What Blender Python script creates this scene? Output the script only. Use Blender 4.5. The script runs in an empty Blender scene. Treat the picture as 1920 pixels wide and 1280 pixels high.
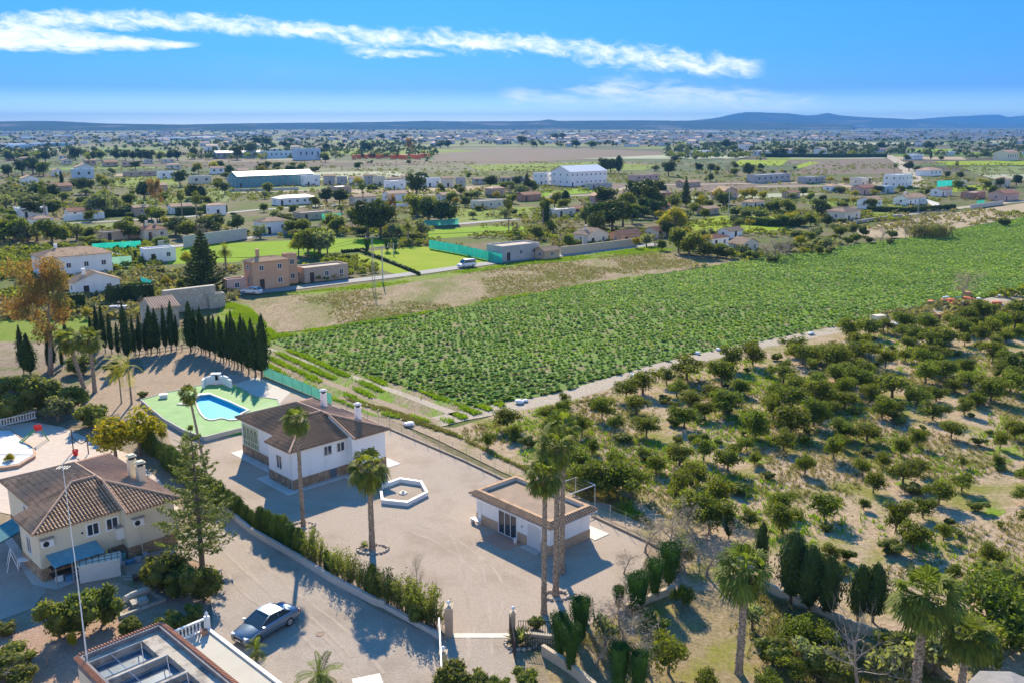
import bpy, math, random
import numpy as np
from mathutils import Vector
R = math.radians
scene = bpy.context.scene
COL = scene.collection

# ------------------------------------------------------------------ camera, sky, sun, exposure
FL = 1700.0                      # focal length in photo pixels (photo 1920 wide)
PITCH = math.atan(406 / FL)
CAMH = 33.0
cam_d = bpy.data.cameras.new('camera'); cam = bpy.data.objects.new('camera', cam_d); COL.objects.link(cam)
cam_d.sensor_fit = 'HORIZONTAL'; cam_d.sensor_width = 36; cam_d.lens = 36 * FL / 1920
cam_d.clip_start = 0.5; cam_d.clip_end = 60000
cam.location = (0, 0, CAMH); cam.rotation_euler = (math.pi / 2 - PITCH, 0, 0)
scene.camera = cam

SUN_EL, SUN_AZ = 29.5, -10.0     # azimuth from +Y towards +X; sun stands ahead, a little left
w = bpy.data.worlds.new('World'); scene.world = w; w.use_nodes = True
NT = w.node_tree; NT.nodes.clear()
def wn(t, **k):
    n = NT.nodes.new(t)
    for a, b in k.items(): setattr(n, a, b)
    return n
def wl(a, b): NT.links.new(a, b)
def wm(op, a, b=None, c=None, clamp=False):
    n = wn('ShaderNodeMath', operation=op, use_clamp=clamp)
    for i, v in enumerate((a, b, c)):
        if v is None: continue
        if isinstance(v, (int, float)): n.inputs[i].default_value = v
        else: wl(v, n.inputs[i])
    return n.outputs[0]
sky = wn('ShaderNodeTexSky', sky_type='NISHITA'); sky.sun_disc = False
sky.sun_elevation = R(SUN_EL); sky.sun_rotation = R(SUN_AZ); sky.altitude = 50; sky.air_density = 1.0; sky.dust_density = 0.1; sky.ozone_density = 3.5
tc = wn('ShaderNodeTexCoord')
sep = wn('ShaderNodeSeparateXYZ'); wl(tc.outputs['Generated'], sep.inputs[0])
EL = wm('ARCSINE', sep.outputs[2]); AZ = wm('ARCTAN2', sep.outputs[0], sep.outputs[1])
ELD = wm('MULTIPLY', EL, 57.2958); AZD = wm('MULTIPLY', AZ, 57.2958)
hs = wn('ShaderNodeHueSaturation'); wl(sky.outputs[0], hs.inputs['Color']); hs.inputs['Saturation'].default_value = 1.0
tint = wn('ShaderNodeMix', data_type='RGBA', blend_type='MULTIPLY'); tint.inputs[0].default_value = 1
# deep polarised blue above, paler towards the horizon
ramp = wn('ShaderNodeValToRGB'); wl(wm('MULTIPLY', ELD, 1 / 90.0, clamp=True), ramp.inputs[0])
cr = ramp.color_ramp
cr.elements[0].position = 0.0; cr.elements[0].color = (0.56, 0.70, 0.82, 1)
cr.elements[1].position = 1.0; cr.elements[1].color = (0.34, 0.88, 1.0, 1)
for p, c in ((.010, (0.27, 0.42, 0.65, 1)), (.022, (0.085, 0.20, 0.53, 1)), (.045, (0.068, 0.21, 0.60, 1)), (.09, (0.07, 0.24, 0.72, 1)), (.16, (0.10, 0.34, 0.85, 1)), (.35, (0.24, 0.72, 1.0, 1))):
    e = cr.elements.new(p); e.color = c
wl(hs.outputs[0], tint.inputs[6]); wl(ramp.outputs[0], tint.inputs[7])
SKY_TINT = ramp
def curve(inp, pts, lo, hi, vlo, vhi):
    """piecewise curve through (x, y) points; returns a socket"""
    t = wn('ShaderNodeMapRange', clamp=True); wl(inp, t.inputs[0]); t.inputs[1].default_value = lo; t.inputs[2].default_value = hi
    fc = wn('ShaderNodeFloatCurve'); wl(t.outputs[0], fc.inputs['Value'])
    c = fc.mapping.curves[0]; q = [((x - lo) / (hi - lo), (y - vlo) / (vhi - vlo)) for x, y in pts]
    c.points[0].location = q[0]; c.points[1].location = q[-1]
    for a in q[1:-1]: c.points.new(*a)
    fc.mapping.update()
    return wm('MULTIPLY_ADD', fc.outputs[0], vhi - vlo, vlo)
def azel(x, y):
    u, v = x - 960, 640 - y; c, s = math.cos(PITCH), math.sin(PITCH)
    ry, rz = FL * c + v * s, -FL * s + v * c
    return math.degrees(math.atan2(u, ry)), math.degrees(math.atan2(rz, math.hypot(u, ry)))
def band(pts, scale, stretch, soft, gain, seed, detail=9, rough=.58):
    """cloud streak: (photo x, top y, bottom y) gives its course over the sky as azimuth and elevation"""
    mid = [azel(x, (a + b) / 2) for x, a, b in pts]; th = [(m[0], max(.02, azel(x, a)[1] - azel(x, b)[1])) for m, (x, a, b) in zip(mid, pts)]
    lo, hi = mid[0][0], mid[-1][0]
    ec = curve(AZD, mid, lo, hi, -1, 12); tk = curve(AZD, th, lo, hi, 0, 5)
    d = wm('DIVIDE', wm('SUBTRACT', ELD, ec), wm('MULTIPLY', tk, .5))
    prof = wm('SUBTRACT', 1.0, wm('MULTIPLY', d, d))
    cv = wn('ShaderNodeCombineXYZ'); wl(wm('MULTIPLY', AZD, scale), cv.inputs[0]); wl(wm('MULTIPLY_ADD', ELD, scale * stretch, wm('MULTIPLY', AZD, scale * .25)), cv.inputs[1]); cv.inputs[2].default_value = seed
    nz = wn('ShaderNodeTexNoise'); wl(cv.outputs[0], nz.inputs['Vector']); nz.inputs['Scale'].default_value = 1; nz.inputs['Detail'].default_value = detail; nz.inputs['Roughness'].default_value = rough; nz.inputs['Distortion'].default_value = .35
    x = wm('ADD', prof, wm('MULTIPLY', wm('SUBTRACT', nz.outputs[0], .5), gain))
    m = wn('ShaderNodeMapRange', clamp=True, interpolation_type='SMOOTHSTEP'); wl(x, m.inputs[0]); m.inputs[1].default_value = 0.0; m.inputs[2].default_value = soft
    # fade both ends of the streak
    e0 = wn('ShaderNodeMapRange', clamp=True); wl(AZD, e0.inputs[0]); e0.inputs[1].default_value = hi; e0.inputs[2].default_value = hi - 1.5
    e1 = wn('ShaderNodeMapRange', clamp=True); wl(AZD, e1.inputs[0]); e1.inputs[1].default_value = lo; e1.inputs[2].default_value = lo + 1.2
    return wm('MULTIPLY', wm('MULTIPLY', m.outputs[0], e0.outputs[0]), e1.outputs[0])
b1 = band([(-300, 18, 72), (0, 22, 74), (120, 16, 60), (250, 16, 60), (380, 22, 64), (480, 28, 72), (620, 40, 82), (700, 46, 96), (760, 48, 92), (900, 54, 106), (1010, 62, 104), (1120, 72, 128), (1250, 86, 140), (1350, 98, 150), (1440, 110, 146)], .75, 2.2, 1.9, 3.7, 3.1, 13, .64)
b2 = band([(-300, 40, 120), (0, 38, 104), (100, 40, 106), (170, 55, 104), (240, 66, 98), (330, 76, 94), (380, 80, 88)], .6, 3.5, 1.4, 2.6, 9.7, 12, .62)
b3 = band([(640, 84, 104), (700, 86, 112), (780, 92, 110), (840, 100, 108)], 1.1, 3.5, 1.8, 3.2, 1.3, 12, .62)
b4 = band([(930, 160, 200), (1050, 160, 215), (1180, 130, 215), (1300, 150, 225), (1420, 160, 218), (1560, 180, 214)], .45, 4.0, 2.6, 3.6, 5.5, 12, .62)
b5 = band([(-300, 205, 232), (0, 206, 230), (90, 214, 232), (200, 224, 232)], .5, 4.0, 2.6, 2.6, 6.5)
b6 = band([(380, 90, 220), (600, 100, 225), (800, 130, 225), (1000, 150, 230), (1250, 170, 235)], .25, 5.0, 8.0, 3.0, 2.5)
cl = wm('MAXIMUM', wm('MAXIMUM', b1, b2), wm('MAXIMUM', wm('MULTIPLY', b3, .85), wm('MAXIMUM', wm('MULTIPLY', b4, 1.0), wm('MAXIMUM', wm('MULTIPLY', b5, .6), wm('MULTIPLY', b6, .35)))))
# added cloud bank, unseen behind the camera, brightens the walls facing it
cv = wn('ShaderNodeCombineXYZ'); wl(wm('MULTIPLY', AZD, .05), cv.inputs[0]); wl(wm('MULTIPLY', ELD, .12), cv.inputs[1])
nz = wn('ShaderNodeTexNoise'); wl(cv.outputs[0], nz.inputs['Vector']); nz.inputs['Scale'].default_value = 1; nz.inputs['Detail'].default_value = 6
x = wm('SUBTRACT', wm('MULTIPLY_ADD', nz.outputs[0], 22, 9), ELD); m = wn('ShaderNodeMapRange', clamp=True); wl(x, m.inputs[0]); m.inputs[1].default_value = 0; m.inputs[2].default_value = 5
m2 = wn('ShaderNodeMapRange', clamp=True); wl(wm('ABSOLUTE', AZD), m2.inputs[0]); m2.inputs[1].default_value = 85; m2.inputs[2].default_value = 105
cl = wm('MAXIMUM', cl, wm('MULTIPLY', m.outputs[0], m2.outputs[0]))
cmix = wn('ShaderNodeMix', data_type='RGBA'); wl(cl, cmix.inputs[0]); wl(tint.outputs[2], cmix.inputs[6])
SKY_ST = 0.15
CLOUD = 1.0
cmix.inputs[7].default_value = (5.0, 5.15, 5.3, 1)
bg = wn('ShaderNodeBackground'); wl(cmix.outputs[2], bg.inputs[0]); bg.inputs[1].default_value = SKY_ST
wo = wn('ShaderNodeOutputWorld'); wl(bg.outputs[0], wo.inputs[0])

sd = bpy.data.lights.new('sun', 'SUN'); sd.energy = 5.0; sd.angle = R(.55); sd.color = (1.0, .86, .64)
so = bpy.data.objects.new('sun', sd); COL.objects.link(so)
sdir = Vector((math.sin(R(SUN_AZ)) * math.cos(R(SUN_EL)), math.cos(R(SUN_AZ)) * math.cos(R(SUN_EL)), math.sin(R(SUN_EL))))
so.rotation_euler = sdir.to_track_quat('Z', 'Y').to_euler(); so.location = (-60, 200, 150)
vs = scene.view_settings; vs.view_transform = 'Standard'; vs.look = 'None'; vs.exposure = 0.9; vs.gamma = 1; vs.use_curve_mapping = False
cy = scene.cycles
cy.max_bounces = 5; cy.diffuse_bounces = 3; cy.glossy_bounces = 2; cy.transmission_bounces = 3; cy.transparent_max_bounces = 6; cy.volume_bounces = 0
cy.use_denoising = True; cy.use_adaptive_sampling = True; cy.adaptive_threshold = .02
cy.caustics_reflective = False; cy.caustics_refractive = False; cy.sample_clamp_indirect = 4

# ------------------------------------------------------------------ photo pixel -> point on the ground (or at height z)
def G(x, y, z=0.0):
    u, v = x - 960, 640 - y; c, s = math.cos(PITCH), math.sin(PITCH)
    ry, rz = FL * c + v * s, -FL * s + v * c
    t = (z - CAMH) / rz
    return Vector((u * t, ry * t, z))
def PX(p):
    """ground point back to photo pixels: only used to word labels and to pick regions"""
    c, s = math.cos(PITCH), math.sin(PITCH)
    d = p[1] * c - (p[2] - CAMH) * s; h = (p[2] - CAMH) * c + p[1] * s
    return 960 + FL * p[0] / d, 640 - FL * h / d
def mpp(Y): return Y / (FL * math.cos(PITCH))      # metres a photo pixel covers sideways, about

# ------------------------------------------------------------------ materials
def lin(c):
    return tuple(((v / 255) / 12.92 if v / 255 <= .04045 else ((v / 255 + .055) / 1.055) ** 2.4) for v in c)
def nodes(m): return m.node_tree.nodes, m.node_tree.links
MATS = {}
def mat(name, c, c2=None, scale=2.0, rough=.8, metal=0, bump=0, bscale=None, spec=.3, detail=4, island=0, objrnd=0, c3=None, s3=.2, t3=(.5, .6), trans=0, tcol=None, stretch=None, coords='Object', coat=0, fine=0, fs=9):
    if name in MATS: return MATS[name]
    m = bpy.data.materials.new(name); m.use_nodes = True; MATS[name] = m
    N, L = nodes(m); b = N['Principled BSDF']
    b.inputs['Roughness'].default_value = rough; b.inputs['Metallic'].default_value = metal; b.inputs['Specular IOR Level'].default_value = spec
    b.inputs['Coat Weight'].default_value = coat
    col = None
    if c2 is None: b.inputs['Base Color'].default_value = (*c, 1)
    t = N.new('ShaderNodeTexCoord'); vec = t.outputs[coords]
    if stretch:
        mp = N.new('ShaderNodeMapping'); L.new(vec, mp.inputs[0]); mp.inputs['Scale'].default_value = stretch[0]; mp.inputs['Rotation'].default_value = (0, 0, stretch[1]); vec = mp.outputs[0]
    def noise(sc, det=detail, ro=.6):
        n = N.new('ShaderNodeTexNoise'); L.new(vec, n.inputs['Vector']); n.inputs['Scale'].default_value = sc; n.inputs['Detail'].default_value = det; n.inputs['Roughness'].default_value = ro
        return n.outputs[0]
    def mixc(f, a, bb, mode='MIX'):
        x = N.new('ShaderNodeMix'); x.data_type = 'RGBA'; x.blend_type = mode
        if isinstance(f, (int, float)): x.inputs[0].default_value = f
        else: L.new(f, x.inputs[0])
        for i, v in ((6, a), (7, bb)):
            if isinstance(v, tuple): x.inputs[i].default_value = (*v, 1)
            else: L.new(v, x.inputs[i])
        return x.outputs[2]
    def rng(f, a, bb):
        r = N.new('ShaderNodeMapRange'); r.clamp = True; L.new(f, r.inputs[0]); r.inputs[1].default_value = a; r.inputs[2].default_value = bb
        return r.outputs[0]
    if c2 is not None:
        col = mixc(rng(noise(scale), .33, .67), c, c2)
        if c3 is not None: col = mixc(rng(noise(s3, 6, .65), *t3), col, c3)
    if fine:
        fr = N.new('ShaderNodeMapRange'); L.new(noise(fs, 3, .7), fr.inputs[0]); fr.inputs[1].default_value = .3; fr.inputs[2].default_value = .7; fr.inputs[3].default_value = 1 - fine; fr.inputs[4].default_value = 1 + fine * .8
        col = mixc(1.0, col, fr.outputs[0], 'MULTIPLY')
    if island:
        g = N.new('ShaderNodeNewGeometry'); a = mixc(g.outputs['Random Per Island'], (1 - island,) * 3, (1 + island,) * 3)
        col = mixc(1.0, col if col is not None else c, a, 'MULTIPLY')
    if objrnd:
        oi = N.new('ShaderNodeObjectInfo'); hv = N.new('ShaderNodeHueSaturation'); L.new(col, hv.inputs['Color'])
        mh = N.new('ShaderNodeMapRange'); L.new(oi.outputs['Random'], mh.inputs[0]); mh.inputs[3].default_value = .5 - .05 * objrnd; mh.inputs[4].default_value = .5 + .02 * objrnd; L.new(mh.outputs[0], hv.inputs['Hue'])
        mv = N.new('ShaderNodeMath'); mv.operation = 'MULTIPLY'; L.new(oi.outputs['Random'], mv.inputs[0]); mv.inputs[1].default_value = 7.31
        mf = N.new('ShaderNodeMath'); mf.operation = 'FRACT'; L.new(mv.outputs[0], mf.inputs[0])
        mr = N.new('ShaderNodeMapRange'); L.new(mf.outputs[0], mr.inputs[0]); mr.inputs[3].default_value = 1 - .35 * objrnd; mr.inputs[4].default_value = 1 + .35 * objrnd; L.new(mr.outputs[0], hv.inputs['Value'])
        col = hv.outputs[0]
    if col is not None: L.new(col, b.inputs['Base Color'])
    if bump:
        bp = N.new('ShaderNodeBump'); bp.inputs['Strength'].default_value = 1; bp.inputs['Distance'].default_value = bump
        L.new(noise(bscale or scale * 3, 3), bp.inputs['Height']); L.new(bp.outputs[0], b.inputs['Normal'])
    if trans:
        tr = N.new('ShaderNodeBsdfTranslucent')
        if tcol is not None and col is not None: L.new(mixc(1.0, col, tcol, 'MULTIPLY'), tr.inputs[0])
        elif col is not None: L.new(col, tr.inputs[0])
        else: tr.inputs[0].default_value = (*c, 1)
        ms = N.new('ShaderNodeMixShader'); ms.inputs[0].default_value = trans
        L.new(b.outputs[0], ms.inputs[1]); L.new(tr.outputs[0], ms.inputs[2]); L.new(ms.outputs[0], N['Material Output'].inputs[0])
    return m
def foliage(name, c, c2, scale=.9, island=.35, objrnd=.5, trans=.45, tcol=(1.35, 1.45, .5), rough=.7, spec=.14):
    return mat(name, c, c2, scale=scale, rough=rough, island=island, objrnd=objrnd, trans=trans, tcol=tcol, spec=spec, detail=2)

# ------------------------------------------------------------------ mesh helpers
class MB:
    def __init__(s): s.v, s.f, s.m = [], [], []
    def add(s, v, f, mi=0):
        o = len(s.v); s.v.extend([tuple(p) for p in v])
        for q in f: s.f.append(tuple(i + o for i in q)); s.m.append(mi)
        return s
    def box(s, c, d, rz=0, mi=0, tilt=None):
        x, y, z = d[0] / 2, d[1] / 2, d[2] / 2; cs, sn = math.cos(rz), math.sin(rz)
        P = []
        for a in (-x, x):
            for b in (-y, y):
                for k in (-z, z): P.append((c[0] + a * cs - b * sn, c[1] + a * sn + b * cs, c[2] + k))
        return s.add(P, [(0, 1, 3, 2), (4, 6, 7, 5), (0, 4, 5, 1), (2, 3, 7, 6), (0, 2, 6, 4), (1, 5, 7, 3)], mi)
    def bx(s, x0, y0, z0, x1, y1, z1, mi=0): return s.box(((x0 + x1) / 2, (y0 + y1) / 2, (z0 + z1) / 2), (abs(x1 - x0), abs(y1 - y0), abs(z1 - z0)), 0, mi)
    def prism(s, poly, z0, z1, mi=0, top=True, bottom=False, tmi=None):
        poly = list(poly); a = sum(poly[i][0] * poly[(i + 1) % len(poly)][1] - poly[(i + 1) % len(poly)][0] * poly[i][1] for i in range(len(poly)))
        if a < 0: poly.reverse()
        n = len(poly); V = [(p[0], p[1], z0) for p in poly] + [(p[0], p[1], z1) for p in poly]
        s.add(V, [(i, (i + 1) % n, n + (i + 1) % n, n + i) for i in range(n)], mi)
        if top: s.add([(p[0], p[1], z1) for p in poly], [tuple(range(n))], mi if tmi is None else tmi)
        if bottom: s.add([(p[0], p[1], z0) for p in poly], [tuple(range(n - 1, -1, -1))], mi)
        return s
    def tube(s, pts, rad, n=8, mi=0, cap=True):
        pts = [Vector(p) for p in pts]; k = len(pts)
        if not hasattr(rad, '__len__'): rad = [rad] * k
        V = []; ref = None
        for i, p in enumerate(pts):
            t = (pts[min(i + 1, k - 1)] - pts[max(i - 1, 0)]).normalized()
            if ref is None: ref = Vector((1, 0, 0)) if abs(t.x) < .8 else Vector((0, 1, 0))
            a = (ref - t * ref.dot(t)).normalized(); b = t.cross(a); ref = a
            for j in range(n):
                q = 2 * math.pi * j / n; V.append(p + (a * math.cos(q) + b * math.sin(q)) * rad[i])
        F = [(i * n + j, i * n + (j + 1) % n, (i + 1) * n + (j + 1) % n, (i + 1) * n + j) for i in range(k - 1) for j in range(n)]
        if cap: F += [tuple(range(n - 1, -1, -1)), tuple((k - 1) * n + j for j in range(n))]
        return s.add(V, F, mi)
    def lathe(s, prof, n=16, mi=0, c=(0, 0, 0)):
        V = [(c[0] + r * math.cos(2 * math.pi * j / n), c[1] + r * math.sin(2 * math.pi * j / n), c[2] + z) for r, z in prof for j in range(n)]
        F = [(i * n + j, i * n + (j + 1) % n, (i + 1) * n + (j + 1) % n, (i + 1) * n + j) for i in range(len(prof) - 1) for j in range(n)]
        F += [tuple(range(n - 1, -1, -1)), tuple((len(prof) - 1) * n + j for j in range(n))]
        return s.add(V, F, mi)
    def build(s, name, mats, parent=None, smooth=False):
        me = bpy.data.meshes.new(name); me.from_pydata(s.v, [], s.f)
        for m in (mats if isinstance(mats, (list, tuple)) else [mats]): me.materials.append(m)
        if any(s.m): me.polygons.foreach_set('material_index', s.m)
        if smooth: me.polygons.foreach_set('use_smooth', [True] * len(me.polygons))
        me.update(); o = bpy.data.objects.new(name, me); COL.objects.link(o)
        if parent is not None: o.parent = parent
        return o
def npmesh(name, V, F, mats, mi=None):
    """V (n,3), F (m,k) all faces with k corners"""
    me = bpy.data.meshes.new(name); V = np.ascontiguousarray(V, np.float32); F = np.ascontiguousarray(F, np.int32); k = F.shape[1]
    me.vertices.add(len(V)); me.vertices.foreach_set('co', V.ravel())
    me.loops.add(F.size); me.loops.foreach_set('vertex_index', F.ravel())
    me.polygons.add(len(F)); me.polygons.foreach_set('loop_start', np.arange(0, F.size, k, dtype=np.int32))
    try: me.polygons.foreach_set('loop_total', np.full(len(F), k, np.int32))
    except Exception: pass
    for m in (mats if isinstance(mats, (list, tuple)) else [mats]): me.materials.append(m)
    if mi is not None: me.polygons.foreach_set('material_index', np.ascontiguousarray(mi, np.int32))
    me.update(calc_edges=True); return me
def link(name, me, parent=None):
    o = bpy.data.objects.new(name, me); COL.objects.link(o)
    if parent is not None: o.parent = parent
    return o
def tag(o, label, cat, group=None, kind=None):
    if label: o['label'] = label
    if cat: o['category'] = cat
    if group: o['group'] = group
    if kind: o['kind'] = kind
    return o
def thing(name, label, cat, loc=(0, 0, 0), rz=0, group=None):
    o = bpy.data.objects.new(name, None); o.empty_display_size = .5; COL.objects.link(o); o.location = loc; o.rotation_euler = (0, 0, rz)
    return tag(o, label, cat, group)
def struct(o): o['kind'] = 'structure'; return o
def dup(root, loc, rz=0, sc=(1, 1, 1), label=None, group=None):
    r = root.copy(); COL.objects.link(r); r.location = loc; r.rotation_euler = (0, 0, rz); r.scale = sc
    if label: r['label'] = label
    if group: r['group'] = group
    for ch in root.children:
        c = ch.copy(); COL.objects.link(c); c.parent = r
        for g in ch.children: d = g.copy(); COL.objects.link(d); d.parent = c
    return r
def inpoly(P, poly):
    P = np.asarray(P, float); x, y = P[:, 0], P[:, 1]; r = np.zeros(len(P), bool); n = len(poly)
    for i in range(n):
        x0, y0 = poly[i][0], poly[i][1]; x1, y1 = poly[(i + 1) % n][0], poly[(i + 1) % n][1]
        c = ((y0 > y) != (y1 > y)) & (x < (x1 - x0) * (y - y0) / ((y1 - y0) or 1e-9) + x0); r ^= c
    return r
def scatter(rg, poly, n):
    poly = np.array([(p[0], p[1]) for p in poly]); lo, hi = poly.min(0), poly.max(0); out = []
    got = 0
    while got < n:
        P = rg.uniform(lo, hi, (max(200, n), 2)); P = P[inpoly(P, poly)]; out.append(P); got += len(P)
    return np.concatenate(out)[:n]
def parea(poly): return abs(sum(poly[i][0] * poly[(i + 1) % len(poly)][1] - poly[(i + 1) % len(poly)][0] * poly[i][1] for i in range(len(poly)))) / 2
# ------------------------------------------------------------------ setting: ground and field sheets
def gp(pts, z=0.0): return [G(x, y) for x, y in pts]
LAYER = [0.0]
def sheet(name, pts, m, z, jit=0.0, seg=0, seed=1):
    """flat polygon sheet; pts photo pixels, projected to the ground; ragged edge when jit > 0"""
    P = gp(pts)
    if jit:
        rg = random.Random(seed); Q = []
        for i, p in enumerate(P):
            q = P[(i + 1) % len(P)]; L = (q - p).length; k = max(1, int(L / seg))
            nrm = Vector((-(q - p).y, (q - p).x, 0)).normalized() if L > 0 else Vector((0, 0, 0))
            for j in range(k): Q.append(p.lerp(q, j / k) + nrm * rg.uniform(-jit, jit))
        P = Q
    me = bpy.data.meshes.new(name); me.from_pydata([(p.x, p.y, z) for p in P], [], [tuple(range(len(P)))]); me.materials.append(m)
    o = link(name, me); 
    if me.polygons[0].normal.z < 0: me.flip_normals()
    return struct(o)
def ribbon(name, pts, wd, m, z):
    P = gp(pts); V = []; F = []
    for i, p in enumerate(P):
        t = (P[min(i + 1, len(P) - 1)] - P[max(i - 1, 0)]).normalized(); n = Vector((-t.y, t.x, 0)); hw = (wd[i] if hasattr(wd, '__len__') else wd) / 2
        V += [(p.x + n.x * hw, p.y + n.y * hw, z), (p.x - n.x * hw, p.y - n.y * hw, z)]
    for i in range(len(P) - 1): F.append((2 * i, 2 * i + 1, 2 * i + 3, 2 * i + 2))
    me = bpy.data.meshes.new(name); me.from_pydata(V, [], F); me.materials.append(m); return struct(link(name, me))

# far farmland: patchwork of plots, real colour differences between plots
def farmland():
    m = bpy.data.materials.new('farmland'); m.use_nodes = True; N, L = nodes(m); b = N['Principled BSDF']; b.inputs['Roughness'].default_value = .95; b.inputs['Specular IOR Level'].default_value = .1
    t = N.new('ShaderNodeTexCoord'); mp = N.new('ShaderNodeMapping'); L.new(t.outputs['Object'], mp.inputs[0]); mp.inputs['Rotation'].default_value = (0, 0, R(38)); mp.inputs['Scale'].default_value = (1 / 190, 1 / 85, 1)
    v = N.new('ShaderNodeTexVoronoi'); v.distance = 'CHEBYCHEV'; L.new(mp.outputs[0], v.inputs['Vector']); v.inputs['Scale'].default_value = 1; v.inputs['Randomness'].default_value = .8
    s = N.new('ShaderNodeSeparateColor'); L.new(v.outputs['Color'], s.inputs[0])
    r = N.new('ShaderNodeValToRGB'); r.color_ramp.interpolation = 'CONSTANT'; L.new(s.outputs[0], r.inputs[0])
    cols = [(.07, .12, .025), (.14, .115, .07), (.04, .08, .02), (.12, .20, .02), (.17, .14, .09), (.085, .07, .045), (.06, .10, .03), (.12, .13, .06), (.035, .065, .025)]
    r.color_ramp.elements[0].color = (*cols[0], 1); r.color_ramp.elements[1].position = 1; r.color_ramp.elements[1].color = (*cols[0], 1)
    for i, c in enumerate(cols[1:]): e = r.color_ramp.elements.new((i + 1) / len(cols)); e.color = (*c, 1)
    n = N.new('ShaderNodeTexNoise'); L.new(t.outputs['Object'], n.inputs['Vector']); n.inputs['Scale'].default_value = .06; n.inputs['Detail'].default_value = 8
    x = N.new('ShaderNodeMix'); x.data_type = 'RGBA'; x.blend_type = 'MULTIPLY'; x.inputs[0].default_value = 1; L.new(r.outputs[0], x.inputs[6])
    mr = N.new('ShaderNodeMapRange'); L.new(n.outputs[0], mr.inputs[0]); mr.inputs[1].default_value = .3; mr.inputs[2].default_value = .7; mr.inputs[3].default_value = .6; mr.inputs[4].default_value = 1.35
    L.new(mr.outputs[0], x.inputs[7]); L.new(x.outputs[2], b.inputs['Base Color']); return m
mb = MB(); GR = 16000
mb.add([(-GR, -40, -.12), (GR, -40, -.12), (GR, 21000, -.12), (-GR, 21000, -.12)], [(0, 1, 2, 3)])
ground = struct(mb.build('ground', farmland()))

GRAVEL = mat('gravel', (.37, .30, .235), (.47, .385, .31), fine=0.16, fs=11, scale=9, rough=.95, spec=.1, bump=.02, bscale=14, c3=(.29, .225, .165), s3=.2, t3=(.48, .80), detail=6)
GRAVEL2 = mat('gravel_drive', (.35, .29, .235), (.45, .38, .315), fine=0.16, fs=11, scale=7, rough=.95, spec=.1, bump=.02, bscale=14, c3=(.29, .235, .185), s3=.2, t3=(.5, .72), detail=6)
DIRT = mat('dirt', (.30, .22, .15), (.40, .31, .22), fine=0.25, fs=6, scale=2.2, rough=.97, spec=.1, bump=.03, bscale=6, c3=(.22, .16, .11), s3=.3, t3=(.55, .75), detail=7)
REDDIRT = mat('red_dirt', (.34, .22, .16), (.43, .30, .22), fine=0.25, fs=7, scale=3, rough=.97, spec=.1, bump=.03, bscale=8, c3=(.25, .20, .12), s3=.4, t3=(.55, .7), detail=7)
ORCH = mat('orchard_soil', (.48, .36, .245), (.35, .265, .17), fine=0.38, fs=3.2, scale=1.3, rough=.97, spec=.05, bump=.05, bscale=4, c3=(.23, .225, .06), s3=.16, t3=(.47, .61), detail=8)
FALLOW = mat('fallow_soil', (.27, .205, .125), (.35, .275, .17), fine=0.35, fs=2.6, scale=.9, rough=.97, spec=.05, bump=.05, bscale=3, c3=(.17, .18, .055), s3=.16, t3=(.44, .64), detail=8, stretch=((1, .35, 1), R(40)))
CROPSOIL = mat('crop_soil', (.24, .19, .11), (.30, .25, .14), fine=0.35, fs=3, scale=1.4, rough=.97, spec=.05, bump=.06, bscale=4, c3=(.15, .25, .05), s3=.35, t3=(.40, .52), detail=8)
WEEDY = mat('weedy_soil', (.24, .19, .12), (.32, .26, .17), fine=0.35, fs=3, scale=1.2, rough=.97, spec=.05, bump=.05, bscale=4, c3=(.16, .26, .03), s3=.2, t3=(.46, .58), detail=8, stretch=((1, .22, 1), R(-45)))
TRACK = mat('track', (.40, .34, .26), (.48, .41, .32), fine=0.22, fs=3, scale=1.5, rough=.97, spec=.05, bump=.03, bscale=5, c3=(.24, .24, .09), s3=.25, t3=(.55, .7), detail=8)
ASPH = mat('asphalt', (.26, .26, .255), (.32, .315, .30), scale=1.2, rough=.9, spec=.2, detail=5)
CONC = mat('concrete', (.46, .44, .40), (.56, .53, .48), scale=1.6, rough=.85, spec=.2, detail=6)
PALEC = mat('pale_concrete', (.62, .58, .50), (.72, .68, .60), scale=2, rough=.85, detail=5)
SPORT = mat('green_deck', (.15, .32, .09), (.21, .40, .13), scale=.8, rough=.8, detail=6, c3=(.30, .42, .22), s3=.25, t3=(.5, .75))
LAWN = mat('lawn', (.16, .28, .004), (.21, .33, .008), fine=0.12, fs=1.5, scale=.15, rough=.95, spec=.05, detail=6)
LAWN2 = mat('mown_lawn', (.21, .30, .008), (.27, .33, .018), scale=.12, rough=.95, spec=.05, detail=6)
GREEN = mat('meadow', (.14, .22, .02), (.21, .25, .045), fine=0.25, fs=1.5, scale=.2, rough=.95, spec=.05, detail=7, c3=(.27, .23, .12), s3=.05, t3=(.55, .7))
DULL = mat('dull_meadow', (.15, .20, .06), (.21, .25, .09), scale=.2, rough=.95, spec=.05, detail=7)
BROWN = mat('ploughed', (.17, .13, .10), (.22, .17, .13), fine=0.2, fs=1.5, scale=.2, rough=.95, spec=.05, detail=7, c3=(.15, .16, .07), s3=.03, t3=(.5, .65))
TAN = mat('stubble', (.37, .29, .18), (.43, .35, .23), fine=0.2, fs=1.5, scale=.2, rough=.95, spec=.05, detail=7)
PALE = mat('pale_field', (.33, .35, .22), (.40, .41, .28), scale=.1, rough=.95, spec=.05, detail=5)
GARD = mat('garden_ground', (.33, .25, .15), (.25, .20, .10), fine=0.35, fs=4, scale=1.5, rough=.97, spec=.05, bump=.03, c3=(.22, .22, .04), s3=.25, t3=(.50, .66), detail=8)

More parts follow.
